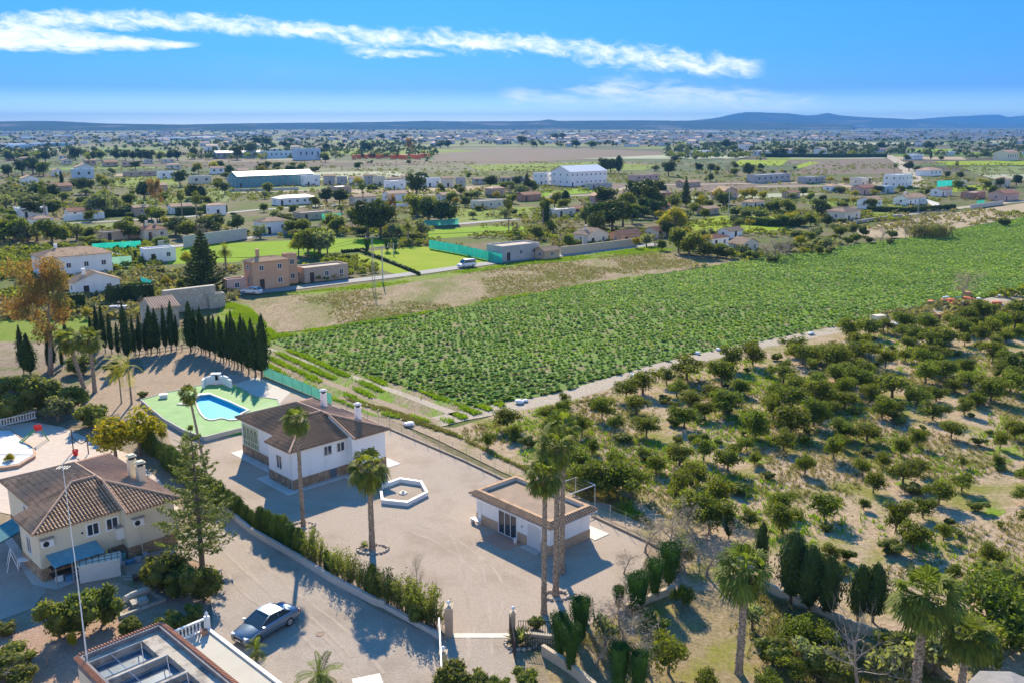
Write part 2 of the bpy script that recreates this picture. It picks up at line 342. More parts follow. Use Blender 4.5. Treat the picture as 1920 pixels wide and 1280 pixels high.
# base of the near country, then plots on it, each sheet a little above the last
sheet('near_ground', [(-500, 1500), (-600, 560), (-300, 420), (0, 335), (960, 322), (1920, 322), (2300, 420), (2600, 600), (2500, 1500)], mat('rough_ground', (.14, .125, .065), (.22, .175, .105), fine=0.3, fs=1.2, scale=.35, rough=.97, spec=.05, detail=8, c3=(.11, .14, .035), s3=.035, t3=(.42, .56)), -.06)
sheet('yard_soil', [(-400, 640), (480, 640), (900, 880), (1300, 1010), (1320, 1420), (2300, 1420), (2600, 3400), (-1600, 3400), (-900, 1420)], mat('yard_soil', (.27, .21, .15), (.34, .27, .19), fine=0.3, fs=4, scale=1.5, rough=.97, spec=.05, detail=8, c3=(.18, .17, .08), s3=.3, t3=(.5, .7)), -.012)
z = 0.0
FIELDPX = [(500, 640), (640, 612), (860, 575), (1090, 537), (1250, 514), (1400, 490), (1480, 478), (1560, 466), (1700, 447), (1760, 437), (1920, 408), (2250, 350), (2400, 430), (2100, 515), (1920, 547), (1780, 567), (1640, 595), (1500, 627), (1350, 655), (1240, 680), (1150, 705), (1050, 735), (960, 752), (885, 762), (800, 735), (640, 690)]
sheet('artichoke_field', FIELDPX, CROPSOIL, .0, .6, 6, 3)
sheet('orchard_ground', [(850, 800), (960, 765), (1150, 715), (1350, 668), (1640, 604), (1920, 558), (2300, 500), (2800, 900), (2600, 1500), (1500, 1500), (1640, 1200), (1420, 1098), (1300, 1120), (1250, 1010), (960, 885), (760, 800)], ORCH, .004, .5, 6, 4)
sheet('fallow_field', [(425, 566), (540, 556), (700, 540), (900, 508), (1000, 494), (1200, 472), (1250, 476), (1400, 489), (1180, 522), (1050, 545), (760, 594), (560, 620), (470, 630), (430, 605)], FALLOW, .004, .8, 7, 5)
sheet('weedy_strip', [(495, 640), (640, 690), (885, 762), (960, 752), (840, 795), (700, 780), (560, 725), (480, 690), (470, 650)], WEEDY, .008, .4, 5, 6)
sheet('grass_margin', [(395, 600), (425, 566), (470, 572), (440, 600), (520, 628), (760, 592), (900, 566), (1060, 540), (1180, 519), (1240, 512), (1090, 540), (860, 578), (640, 616), (505, 640), (500, 660), (400, 655), (360, 615)], GREEN, .008, .7, 5, 7)
sheet('roadside_verge', [(520, 553), (660, 536), (930, 498), (1210, 463), (1270, 468), (1230, 478), (1000, 496), (900, 510), (700, 541), (600, 552)], GREEN, .009, .5, 5, 8)
for i, (x, y, wx, wy) in enumerate(((1680, 762, 45, 14), (1890, 850, 40, 16), (1780, 700, 40, 10), (1500, 990, 26, 10), (1600, 830, 30, 9), (1850, 735, 30, 10), (1420, 860, 26, 10), (1235, 870, 22, 12), (1700, 905, 28, 9), (1860, 960, 30, 12))):
    rq = random.Random(i); sheet('grass_patch', [(x + wx * math.cos(a) * rq.uniform(.6, 1.2), y + wy * math.sin(a) * rq.uniform(.6, 1.2)) for a in [k * .5236 for k in range(12)]], mat('patch_grass', (.15, .25, .015), (.25, .30, .06), fine=.4, fs=3, scale=.9, rough=.97, spec=.05, detail=8, c3=(.36, .28, .17), s3=.6, t3=(.48, .6)), .0085 + .0004 * i, .35, .6, i)
ribbon('dirt_track', [(780, 800), (860, 780), (960, 762), (1050, 745), (1160, 712), (1250, 685), (1360, 660), (1500, 632), (1640, 603), (1790, 575), (1925, 552), (2300, 490)], 3.4, TRACK, .012)
ribbon('dirt_track', [(500, 652), (640, 699), (760, 740), (860, 778)], [.6, 1.0, 1.2, 1.4], TRACK, .012)
ribbon('dirt_track', [(480, 672), (600, 712), (720, 755), (820, 792)], [1.0, 1.2, 1.2, 1.4], DIRT, .013)
TRK = mat('wheel_track', (.34, .275, .215), (.42, .345, .275), scale=5, rough=.95, spec=.1, detail=6, c3=(.45, .37, .30), s3=.5, t3=(.42, .6))
def wheel_tracks(pts, off=.75):
    P = gp(pts); Q = []
    for i in range(len(P) - 1):
        p0, p1, p2, p3 = P[max(i - 1, 0)], P[i], P[i + 1], P[min(i + 2, len(P) - 1)]
        for k in range(6): t = k / 6; Q.append(.5 * ((2 * p1) + (p2 - p0) * t + (2 * p0 - 5 * p1 + 4 * p2 - p3) * t * t + (3 * p1 - p0 - 3 * p2 + p3) * t ** 3))
    for s in (-1, 1):
        V = []; F = []; rg = random.Random(int(pts[0][0]) + s); LAYER[0] += .0012; zt = .0225 + LAYER[0]
        for i, p in enumerate(Q):
            t = (Q[min(i + 1, len(Q) - 1)] - Q[max(i - 1, 0)]).normalized(); n = Vector((-t.y, t.x, 0)); c = p + n * s * off; w = .11 + rg.uniform(-.04, .05)
            V += [(c.x + n.x * w, c.y + n.y * w, zt), (c.x - n.x * w, c.y - n.y * w, zt)]
        for i in range(len(Q) - 1): F.append((2 * i, 2 * i + 1, 2 * i + 3, 2 * i + 2))
        me = bpy.data.meshes.new('wheel_track'); me.from_pydata(V, [], F); me.materials.append(TRK); struct(link('wheel_track', me))
wheel_tracks([(900, 1280), (900, 1200), (895, 1120), (880, 1040), (850, 985), (800, 960)]); wheel_tracks([(908, 1190), (925, 1110), (900, 1060), (830, 1010), (760, 985)]); wheel_tracks([(700, 1270), (620, 1180), (540, 1120), (450, 1040), (410, 1000)]); wheel_tracks([(640, 1240), (560, 1160), (480, 1110), (430, 1050)])
ribbon('dirt_track', [(1260, 1010), (1120, 950), (960, 878), (830, 815), (740, 778), (640, 742)], 2.6, mat('dry_verge', (.36, .27, .19), (.42, .33, .23), fine=0.3, fs=4, scale=1, rough=.97, spec=.05, detail=8, c3=(.24, .22, .08), s3=.3, t3=(.5, .65)), .014)
YARDPX = [(270, 700), (262, 664), (330, 660), (362, 652), (425, 676), (485, 704), (560, 737), (640, 764), (730, 802), (870, 862), (960, 905), (1110, 966), (1218, 1015), (1205, 1060), (1190, 1090), (1178, 1140), (1100, 1170), (1045, 1186), (968, 1192), (852, 1192), (812, 1182), (705, 1135), (640, 1095), (560, 1045), (490, 990), (430, 968), (340, 870), (300, 800), (200, 800), (150, 740), (200, 690)]
sheet('back_yard', YARDPX, DIRT, .016, .3, 5, 9)
sheet('gravel_yard', [(300, 770), (420, 725), (430, 700), (500, 712), (560, 737), (640, 764), (730, 802), (870, 862), (960, 905), (1110, 966), (1218, 1015), (1205, 1060), (1190, 1090), (1178, 1140), (1100, 1170), (1045, 1186), (968, 1192), (852, 1192), (812, 1182), (705, 1135), (640, 1095), (560, 1045), (490, 990), (430, 968), (370, 900), (320, 830)], GRAVEL, .020)
sheet('gravel_drive', [(848, 1196), (952, 1196), (985, 1300), (1040, 1420), (300, 1420), (500, 1262), (400, 1180), (395, 1120), (390, 1060), (330, 1035), (240, 1080), (225, 1050), (315, 1010), (420, 970), (432, 972), (490, 996), (560, 1052), (640, 1102), (705, 1142), (808, 1190)], GRAVEL2, .020)
sheet('soil_bed', [(300, 1130), (330, 1040), (388, 1062), (395, 1180), (500, 1262), (300, 1420), (-100, 1420), (-100, 1215), (60, 1150), (90, 1090), (220, 1090)], REDDIRT, .018, .2, 2, 10)
sheet('gravel_drive', [(-300, 1240), (-100, 1200), (62, 1140), (92, 1098), (25, 1010), (-100, 1010), (-300, 1050)], GRAVEL2, .021)
sheet('paved_terrace', [(-200, 900), (0, 860), (0, 800), (60, 790), (115, 800), (200, 835), (240, 850), (300, 900), (340, 960), (200, 1000), (0, 960), (-200, 1000)], mat('terrace_paving', (.52, .42, .34), (.60, .50, .41), scale=1.5, rough=.9, detail=5), .022)
sheet('house_kerb', [(300, 1010), (335, 1015), (250, 1050), (105, 1105), (60, 1095), (0, 1000), (10, 990), (80, 1085), (220, 1035)], CONC, .025)
sheet('garden_ground', [(1020, 1205), (1100, 1175), (1180, 1146), (1262, 1112), (1420, 1100), (1560, 1160), (1660, 1205), (1900, 1420), (1040, 1420)], GARD, .018, .2, 3, 11)
sheet('left_meadow', [(-200, 690), (-200, 600), (60, 598), (165, 585), (170, 625), (150, 650), (60, 668)], GREEN, -.02, .5, 5, 12)
sheet('garden_ground', [(-300, 800), (-200, 690), (60, 668), (150, 650), (262, 664), (270, 700), (200, 690), (150, 740), (200, 800), (120, 800), (60, 790), (-300, 860)], mat('dark_soil', (.22, .17, .12), (.28, .23, .16), fine=0.3, fs=4, scale=1, rough=.97, spec=.05, detail=8, c3=(.12, .15, .05), s3=.3, t3=(.5, .65)), .014)  # darker brown soil with dull green patches
# far plots
for i, (nm, pts, m) in enumerate([
    ('lawn', [(315, 495), (318, 466), (430, 456), (560, 450), (700, 446), (735, 458), (660, 470), (430, 492)], LAWN),
    ('lawn', [(800, 432), (900, 424), (990, 424), (1000, 431), (905, 441), (800, 449)], LAWN),
    ('mown_lawn', [(676, 474), (700, 470), (790, 461), (928, 489), (900, 496), (800, 514)], LAWN2),
    ('mown_lawn', [(640, 482), (672, 476), (786, 514), (760, 520)], LAWN2),
    ('meadow', [(835, 408), (850, 390), (1000, 388), (990, 412), (850, 419)], GREEN),
    ('meadow', [(1290, 416), (1350, 405), (1440, 405), (1500, 420), (1440, 436), (1300, 432)], LAWN2),
    ('lawn', [(1010, 362), (1100, 352), (1135, 350), (1120, 360), (1020, 369)], LAWN),
    ('stubble_field', [(1600, 430), (1700, 412), (1920, 381), (2200, 350), (2200, 370), (1920, 407), (1760, 434), (1700, 446), (1620, 445)], TAN),
    ('meadow', [(1625, 384), (1760, 383), (1775, 392), (1640, 410)], GREEN),
    ('ploughed_field', [(1490, 327), (1530, 299), (1664, 297), (1700, 327)], BROWN),
    ('meadow', [(1365, 310), (1390, 300), (1478, 301), (1465, 311)], LAWN2), ('meadow', [(1486, 314), (1518, 303), (1537, 305), (1500, 316)], LAWN2),
    ('meadow', [(1750, 303), (1920, 301), (2200, 301), (2200, 310), (1780, 310)], LAWN2), ('ploughed_field', [(1800, 312), (2200, 312), (2200, 326), (1825, 325)], DULL),
    ('pale_field', [(1832, 327), (2200, 328), (2200, 338), (1870, 337)], PALE),
    ('ploughed_field', [(805, 288), (900, 281), (1100, 279), (1245, 285), (1230, 293), (1010, 303), (820, 303)], BROWN),
    ('meadow', [(875, 310), (1120, 304), (1240, 311), (1205, 320), (900, 321)], GREEN), ('pale_field', [(1090, 298), (1240, 291), (1410, 293), (1380, 298)], PALE),
    ('meadow', [(590, 281), (760, 277), (905, 283), (760, 291), (600, 290)], GREEN), ('pale_field', [(535, 324), (740, 321), (765, 330), (700, 340), (560, 337)], PALE),
    ('meadow', [(320, 356), (620, 348), (640, 354), (350, 368)], DULL), ('ploughed_field', [(1030, 347), (1500, 341), (1530, 353), (1185, 366)], BROWN),
    ('meadow', [(215, 336), (320, 330), (335, 346), (212, 352)], GREEN), ('meadow', [(218, 372), (330, 366), (430, 362), (430, 378), (220, 386)], DULL),
    ('meadow', [(165, 424), (225, 416), (228, 427), (170, 432)], DULL), ('meadow', [(1500, 380), (1600, 376), (1625, 384), (1540, 388)], GREEN),
    ('pale_field', [(1240, 372), (1480, 362), (1550, 364), (1300, 380)], PALE), ('meadow', [(1330, 279), (1460, 276), (1560, 277), (1400, 281)], DULL),
    ('pale_field', [(620, 358), (760, 352), (900, 350), (900, 356), (700, 366)], TAN), ('meadow', [(900, 344), (1000, 340), (1010, 348), (920, 350)], GREEN),
    ('bare_yard', [(400, 352), (450, 345), (500, 350), (440, 356)], TAN), ('pale_field', [(210, 327), (330, 322), (330, 328), (215, 331)], TAN),
    ('meadow', [(1745, 350), (1840, 347), (1870, 355), (1760, 362)], LAWN2), ('pale_field', [(1560, 345), (1700, 340), (1740, 348), (1580, 354)], TAN)]):
    sheet(nm, pts, m, -.05 + .002 * i if i > 0 else -.052)
STRIPS = []; rs = random.Random(14)
for i in range(46):   # long narrow plots out on the plain
    y = 243 + 52 * rs.random() ** 1.1; x = rs.uniform(-50, 1900); wd_ = rs.uniform(90, 320); sk = rs.uniform(-3, 3); th = (y - 236) * rs.uniform(.05, .13)
    if y > 272 and 780 < x + wd_ and x < 1260: continue
    P = [(x, y), (x + wd_, y + sk * .3), (x + wd_ + 10, y + sk * .3 + th), (x + 8, y + th)]; sheet('plain_plot', P, rs.choice([GREEN, GREEN, LAWN, DULL, DULL, BROWN, BROWN, TAN, PALE]), -.07 - .0007 * i + .03); STRIPS.append(gp(P))
rw = lambda nm, pts, wd, m=ASPH, zz=.03: ribbon(nm, pts, wd, m, zz)
rw('road', [(330, 568), (380, 559), (430, 552), (530, 543), (640, 529), (720, 520), (800, 510), (870, 500), (930, 492), (1000, 484), (1100, 474), (1190, 463), (1240, 457)], 4.2)
rw('road', [(130, 480), (330, 462), (430, 450), (560, 437), (640, 431), (760, 426), (850, 421), (945, 413), (1010, 410)], 4.5)
rw('road', [(1560, 424), (1620, 414), (1700, 402), (1800, 390), (1920, 377), (2200, 350)], 5, TRACK)
rw('road', [(1664, 291), (1690, 308), (1706, 325), (1716, 335), (1722, 352)], 9, TRACK)
rw('road', [(0, 425), (160, 418), (340, 408), (480, 394), (640, 384)], 4, ASPH)
rw('road', [(730, 368), (900, 362), (1000, 372), (1120, 365), (1180, 352), (1240, 347), (1500, 343), (1700, 352)], 5, TRACK)
rw('road', [(120, 590), (180, 583), (240, 577), (300, 572)], 4, ASPH, .028)
rw('path', [(440, 362), (600, 357), (740, 356)], 6, TRACK)
rw('path', [(1700, 340), (1560, 349), (1420, 350)], 6, TRACK)

# hills on the skyline
HILLM = mat('hill_scrub', (.045, .07, .025), (.085, .095, .045), scale=.004, rough=1, spec=.0, detail=9, c3=(.21, .18, .11), s3=.0022, t3=(.56, .64))
def ridge(name, pts, D, depth, seed, m=HILLM):
    rg = np.random.default_rng(seed); xs = np.linspace(pts[0][0], pts[-1][0], 160); ys = np.interp(xs, [p[0] for p in pts], [p[1] for p in pts])
    V = []; K = 15
    ph = rg.uniform(0, 6.28, 8)
    for x, y in zip(xs, ys):
        az, el = azel(x, y); h = math.tan(R(el)) * D / math.cos(R(az)) + CAMH; h = max(h, 2)
        bx_ = math.tan(R(az)) * D
        for k in range(K):
            t = -1 + 2 * k / (K - 1); f = math.cos(t * math.pi / 2) ** 1.6
            f *= 1 + (.22 * math.sin(bx_ / 310 + ph[0] + t * 3) + .15 * math.sin(bx_ / 140 + ph[1] - t * 5)) * (1 - math.cos(t * math.pi / 2) ** 6)
            V.append((bx_ * (1 + t * depth / D), D + t * depth, -3 + (h + 3) * f))
    F = [(i * K + k, (i + 1) * K + k, (i + 1) * K + k + 1, i * K + k + 1) for i in range(len(xs) - 1) for k in range(K - 1)]
    me = npmesh(name, np.array(V), np.array(F), m); me.polygons.foreach_set('use_smooth', [True] * len(me.polygons)); return struct(link(name, me))
ridge('hill', [(-300, 228), (0, 228), (60, 227), (120, 228), (200, 232), (330, 234), (420, 234), (480, 233)], 6500, 1500, 1)
ridge('hill', [(300, 235), (430, 232), (520, 231), (640, 230), (720, 229), (800, 227), (860, 228), (960, 228), (1010, 227), (1030, 224), (1045, 227), (1200, 226), (1300, 227), (1400, 228), (1500, 231), (1600, 233)], 8000, 1900, 2)
ridge('hill', [(1200, 231), (1260, 228), (1300, 226), (1340, 222), (1375, 215), (1400, 211), (1425, 211), (1450, 212), (1480, 213), (1510, 217), (1532, 216), (1552, 212), (1575, 217), (1620, 220), (1680, 223), (1740, 226), (1780, 231), (1850, 234), (2100, 234)], 10500, 1500, 3)
ridge('hill', [(1660, 228), (1730, 223), (1780, 219), (1810, 218), (1850, 216), (1872, 215), (1890, 220), (1920, 217), (1960, 214), (2100, 217), (2400, 225)], 13300, 1100, 4)
# ------------------------------------------------------------------ vegetation
def unit(a): return a / np.maximum(np.linalg.norm(a, axis=1, keepdims=True), 1e-9)
def leafquads(P, Nn, size, asp, rg, jit=.8, up=None):
    """rhombic leaves at P facing about Nn"""
    n = len(P); Nn = unit(Nn + rg.normal(0, jit, (n, 3))); T = rg.normal(0, 1, (n, 3))
    if up is not None: T = T * (1 - up) + np.array([0, 0, 1.]) * up * 2
    T = unit(T - Nn * (T * Nn).sum(1, keepdims=True)); B = np.cross(Nn, T)
    s = (size * rg.uniform(.65, 1.35, n))[:, None]
    V = np.stack([P - T * s, P + B * s * asp, P + T * s, P - B * s * asp], 1).reshape(-1, 3)
    return V, np.arange(4 * n).reshape(n, 4)
def shell(rg, n, c, r, lo=.65, hi=1.05, low_cut=-1.0):
    d = unit(rg.normal(0, 1, (n * 2, 3))); d = d[d[:, 2] > low_cut][:n]; 
    return np.array(c) + d * np.array(r) * rg.uniform(lo, hi, (len(d), 1)), d
def clump_crown(rg, blobs, per_area, size, asp=.5, jit=.7, lo=.6, low_cut=-.95, core=0):
    Vs, Fs, o = [], [], 0
    if core:
        for c, r in blobs:
            q = MB(); r = (r, r, r) if not hasattr(r, '__len__') else r; q.lathe([(math.sin(t_) * r[0] * core + .01, -math.cos(t_) * r[2] * core) for t_ in (.3, .8, 1.4, 2.0, 2.5, 2.9)], 7, c=c); V = np.array(q.v); F = np.array([f_ for f_ in q.f if len(f_) == 4]); Vs.append(V); Fs.append(F + o); o += len(V)
    for c, r in blobs:
        r = np.array(r if hasattr(r, '__len__') else (r, r, r), float); n = int(per_area * (r[0] * r[1] + r[0] * r[2] + r[1] * r[2]) * 4)
        P, d = shell(rg, n, c, r, lo, 1.08, low_cut); V, F = leafquads(P, d, size, asp, rg, jit); Vs.append(V); Fs.append(F + o); o += len(V)
    return np.concatenate(Vs), np.concatenate(Fs)
BARK = mat('bark', (.13, .10, .07), (.20, .16, .12), scale=6, rough=.95, bump=.02)
PALMTRUNK = mat('palm_trunk', (.14, .10, .07), (.50, .40, .30), scale=7, rough=.95, bump=.05, bscale=16, detail=3)
GREYBARK = mat('grey_bark', (.24, .20, .17), (.34, .29, .25), scale=5, rough=.95)
def branchy(rg, h, r0, spread, levels=2, n1=6, start=.35, lean=0):
    """trunk with limbs; returns an MB and the limb tips"""
    m = MB(); tips = []
    p = Vector((0, 0, 0)); pts = [p]; d = Vector((rg.normal(0, .08) + lean, rg.normal(0, .08), 1))
    for i in range(5): p = p + d * h / 5; pts.append(p); d = Vector((d.x + rg.normal(0, .12), d.y + rg.normal(0, .12), 1))
    m.tube(pts, [r0 * (1.25 - .2 * i) * (1 if i else 1.2) for i in range(6)], 6)
    def limb(a, d, L, r, lev):
        q = [a]; 
        for i in range(3): d = (d + Vector((rg.normal(0, .22), rg.normal(0, .22), rg.normal(.08, .12)))).normalized(); q.append(q[-1] + d * L / 3)
        m.tube(q, [r, r * .75, r * .5, r * .22], 4 if lev else 5, cap=False)
        tips.append(q[-1])
        if lev < levels:
            for j in range(3 + (lev == 0)):
                k = rg.integers(1, 4); limb(q[k], (d + Vector((rg.normal(0, .75), rg.normal(0, .75), rg.normal(.1, .4)))).normalized(), L * rg.uniform(.45, .7), r * .5, lev + 1)
    for i in range(n1):
        t = start + (1 - start) * (i + .5) / n1; k = min(4, int(t * 5)); a = pts[k].lerp(pts[k + 1], t * 5 - k); an = i * 2.4 + rg.uniform(0, .8)
        limb(a, Vector((math.cos(an), math.sin(an), rg.uniform(.3, .9))).normalized(), spread * rg.uniform(.7, 1.1), r0 * .5 * (1.2 - .6 * t), 0)
    return m, tips
F_ORANGE = foliage('leaf_orange', (.10, .135, .02), (.185, .21, .03), scale=.8)
F_OLEA = foliage('leaf_oleander', (0.100, 0.140, 0.027), (0.210, 0.220, 0.054), scale=1.0)
F_PINE = foliage('leaf_pine', (0.055, 0.085, 0.018), (0.100, 0.135, 0.027), scale=.5, trans=.2)
F_BROAD = foliage('leaf_broad', (0.110, 0.150, 0.024), (0.190, 0.210, 0.039), scale=.4)
F_YEL = foliage('leaf_yellow', (.24, .27, .012), (.38, .36, .02), scale=.7, tcol=(1.3, 1.15, .5))
F_OLIVE = foliage('leaf_olive', (.17, .20, .10), (.25, .27, .15), scale=.6)
F_CYP = foliage('leaf_cypress', (0.035, 0.062, 0.016), (0.065, 0.098, 0.021), scale=.9, trans=.15, objrnd=.35)
F_CLIP = foliage('leaf_clipped', (.028, .070, .012), (.048, .105, .016), scale=1.2, trans=.12, objrnd=.2)
F_HEDGE = foliage('leaf_hedge', (.05, .09, .014), (.105, .145, .02), scale=1.1, trans=.2, objrnd=.4)
F_ARAU = foliage('leaf_layered', (.07, .105, .03), (.12, .155, .045), scale=.6, trans=.2)
F_EUC = foliage('leaf_eucalyptus', (.36, .19, .06), (.20, .22, .07), scale=.28, tcol=(1.3, 1.1, .6), objrnd=0)
F_PALM = foliage('leaf_palm', (.10, .145, .028), (.19, .22, .04), scale=.8, trans=.4, objrnd=.3)
F_PALMY = foliage('leaf_palm_yellow', (0.140, 0.180, 0.018), (0.240, 0.240, 0.030), scale=.8, trans=.4, objrnd=.3)  # yellower green than the fan palm leaves
F_DEAD = foliage('leaf_dead', (.26, .19, .11), (.36, .28, .17), scale=2, trans=.2, objrnd=.1)
F_CONIF = foliage('leaf_conifer', (.12, .155, .028), (.22, .245, .045), scale=.8, trans=.2, objrnd=.2)
F_TWIG = foliage('twigs', (.34, .27, .21), (.42, .35, .28), scale=1, trans=.1, objrnd=.3)
F_REED = foliage('leaf_reed', (.22, .19, .07), (.15, .18, .05), scale=1, trans=.3)
F_ART = foliage('leaf_artichoke', (.185, .30, .075), (.30, .42, .10), scale=.06, trans=.35, tcol=(1.1, 1.15, .5), objrnd=.2, island=.3)
F_WEED = foliage('leaf_weed', (.19, .30, .02), (.28, .37, .02), scale=.12, trans=.35, objrnd=0, island=.35)
F_DRY = foliage('leaf_dry', (.30, .24, .13), (.20, .20, .07), scale=.2, trans=.3, objrnd=0)
PROTO = {}
def reg(kind, parts):
    """parts: [(name, mesh)]; remember the meshes of one variant of a kind"""
    PROTO.setdefault(kind, []).append(parts)
def meshof(m, name, mats, smooth=False):
    o = m.build(name, mats, None, smooth); me = o.data; bpy.data.objects.remove(o); return me
RG = np.random.default_rng(7)
def mk_clumpy(kind, cr, ch, base, nb, size, per, fmat, trunk_h, tr, n=3, asp=.5, flat=1.0, bark=BARK, jit=.7, lowcut=-.8, seed=0, spread=.62, core=.36):
    for k in range(n):
        rg = np.random.default_rng(seed + k * 17 + len(kind)); blobs = []
        for i in range(nb):
            a = i * 2.4 + rg.uniform(0, 1.2); q = math.sqrt((i + .4) / nb) * spread; zz = base + ch * (.5 + (rg.uniform(-.32, .40)) * (1 - q * .5)); r = cr * rg.uniform(.30, .52)
            if k % 2 and rg.uniform() < .25: continue
            blobs.append(((math.cos(a) * cr * q * rg.uniform(.7, 1.35), math.sin(a) * cr * q * rg.uniform(.8, 1.2), zz), (r, r, r * ch / cr / 1.9 * flat)))
        blobs.append(((0, 0, base + ch * .5), (cr * .5, cr * .5, ch * .42)))
        V, F = clump_crown(rg, blobs, per, size, asp, jit, low_cut=lowcut, core=core)
        m = MB(); m.tube([(0, 0, -.1), (rg.normal(0, .04) * tr * 4, rg.normal(0, .04) * tr * 4, trunk_h * .6), (0, 0, base + ch * .35)], [tr * 1.2, tr * .9, tr * .5], 6)
        for i in range(min(5, nb)):
            c = blobs[i][0]; m.tube([(0, 0, trunk_h * .7), (c[0] * .5, c[1] * .5, (trunk_h * .7 + c[2]) / 2 - .1), c], [tr * .55, tr * .4, tr * .15], 5, cap=False)
        reg(kind, [('crown', npmesh('crown', V, F, fmat)), ('trunk', meshof(m, 'trunk', bark))])
mk_clumpy('orange_tree', 1.45, 2.35, .25, 11, .095, 50, F_ORANGE, 1.1, .09, n=7, spread=.72)
mk_clumpy('round_bush', 1.3, 1.95, .0, 15, .10, 46, F_OLEA, .6, .08, n=3, lowcut=-1, spread=.7, core=.78)
mk_clumpy('broadleaf_tree', 3.0, 5.2, .7, 12, .34, 5.0, F_BROAD, 2.2, .2, n=3)
mk_clumpy('pine_tree', 3.2, 5.6, .9, 12, .36, 5.5, F_PINE, 3.2, .26, n=3, flat=.9)
mk_clumpy('olive_tree', 2.2, 3.1, .5, 9, .24, 8, F_OLIVE, 1.2, .2, n=2)
mk_clumpy('yellow_tree', 2.2, 3.7, .7, 10, .16, 16, F_YEL, 1.7, .14, n=2)
def mk_euc():
    rg = np.random.default_rng(5); m, tips = branchy(rg, 13, .30, 4.0, 1, 11, .30, lean=-.05); blobs = []
    for t in tips: r = rg.uniform(.8, 1.5); blobs.append(((t.x, t.y, t.z), (r, r, r * 1.1)))
    V, F = clump_crown(rg, blobs, 13, .20, .35, 1.0)
    reg('eucalyptus_tree', [('crown', npmesh('crown', V, F, F_EUC)), ('trunk', meshof(m, 'trunk', GREYBARK, True))])
mk_euc()
def mk_column(kind, prof, per, size, fmat, n=2, up=.6, core=True, trunk=None, jit=.5, asp=.4, seed=3, lump=.12):
    """upright crown given by a (height, radius) profile"""
    zs = np.array([p[0] for p in prof]); rs = np.array([p[1] for p in prof])
    for k in range(n):
        rg = np.random.default_rng(seed + k); area = np.trapz(rs, zs) * 6.28 + rs[-1] ** 2 * 3; N = int(per * area)
        zz = rg.uniform(zs[0], zs[-1], N * 3); rr = np.interp(zz, zs, rs); keep = rg.uniform(0, rs.max(), N * 3) < rr; zz, rr = zz[keep][:N], rr[keep][:N]; N = len(zz)
        a = rg.uniform(0, 6.283, N); ph = rg.uniform(0, 6.28, 3)
        rr = rr * (1 + lump * np.sin(3 * a + zz * 2.1 + ph[0]) + lump * .7 * np.sin(5 * a - zz * 3.3 + ph[1])) * rg.uniform(.74, 1.12, N) * (1 + .10 * np.sin(9 * a + zz * 5 + ph[2]) * (lump > .1))
        P = np.stack([np.cos(a) * rr, np.sin(a) * rr, zz], 1); D = np.stack([np.cos(a), np.sin(a), np.full(N, .25)], 1)
        if rs[-1] > .15:   # flat top
            M = int(per * rs[-1] ** 2 * 5); a2 = rg.uniform(0, 6.283, M); r2 = rs[-1] * np.sqrt(rg.uniform(0, 1, M))
            P = np.concatenate([P, np.stack([np.cos(a2) * r2, np.sin(a2) * r2, zs[-1] + rg.uniform(-.05, .12, M)], 1)]); D = np.concatenate([D, np.tile([0, 0, 1.], (M, 1))])
        V, F = leafquads(P, D, size, asp, rg, jit, up)
        parts = []
        if core:
            m = MB(); m.lathe([(max(.02, r * .74), z_) for z_, r in prof], 10); Vc = np.array(m.v)
            F4 = np.array([q for q in m.f if len(q) == 4]); V = np.concatenate([V, Vc]); F = np.concatenate([F, F4 + len(V) - len(Vc)])
        parts.append(('crown', npmesh('crown', V, F, fmat)))
        t = MB(); t.tube([(0, 0, -.1), (0, 0, zs[0] + .5)], [trunk or .09, (trunk or .09) * .8], 6); parts.append(('trunk', meshof(t, 'trunk', BARK)))
        reg(kind, parts)
mk_column('cypress_tree', [(.9, .25), (1.4, .60), (2.6, .74), (4.4, .66), (6.0, .42), (7.6, .06)], 52, .15, F_CYP, n=5, trunk=.10, asp=.35, lump=.20)
mk_column('wide_cypress', [(.6, .3), (1.1, .75), (2.0, 1.0), (3.1, .98), (4.0, .70), (4.6, .22)], 70, .12, F_CYP, n=2, trunk=.12, lump=.12)
mk_column('topiary_cypress', [(.3, .30), (.8, .42), (1.5, .58), (2.2, .70), (2.45, .66)], 190, .055, F_CLIP, n=3, trunk=.10, lump=.03, jit=.6)
mk_column('hedge_cypress', [(0, .55), (.6, .72), (1.5, .74), (2.2, .6), (2.7, .3)], 110, .075, F_HEDGE, n=3, trunk=.1, lump=.16, jit=.7)
def mk_oleander():
    for k in range(3):
        rg = np.random.default_rng(40 + k); P, D = [], []; m = MB()
        for i in range(34):
            a = rg.uniform(0, 6.28); tilt = rg.uniform(.05, .6); L = rg.uniform(1.5, 2.7); d = np.array([math.cos(a) * tilt, math.sin(a) * tilt, 1.0]); b = np.array([math.cos(a), math.sin(a), 0]) * rg.uniform(0, .5)
            m.tube([tuple(b), tuple(b + d * L * .9)], [.02, .008], 3, cap=False)
            t = rg.uniform(.3, 1.02, 34)[:, None]; P.append(b + d * L * t + rg.normal(0, .10, (34, 3))); D.append(rg.normal(0, 1, (34, 3)) + [0, 0, .5])
        V, F = leafquads(np.concatenate(P), np.concatenate(D), .13, .26, rg, .3, .35)
        reg('oleander_shrub', [('crown', npmesh('crown', V, F, F_OLEA)), ('stem', meshof(m, 'stem', BARK))])
mk_oleander()
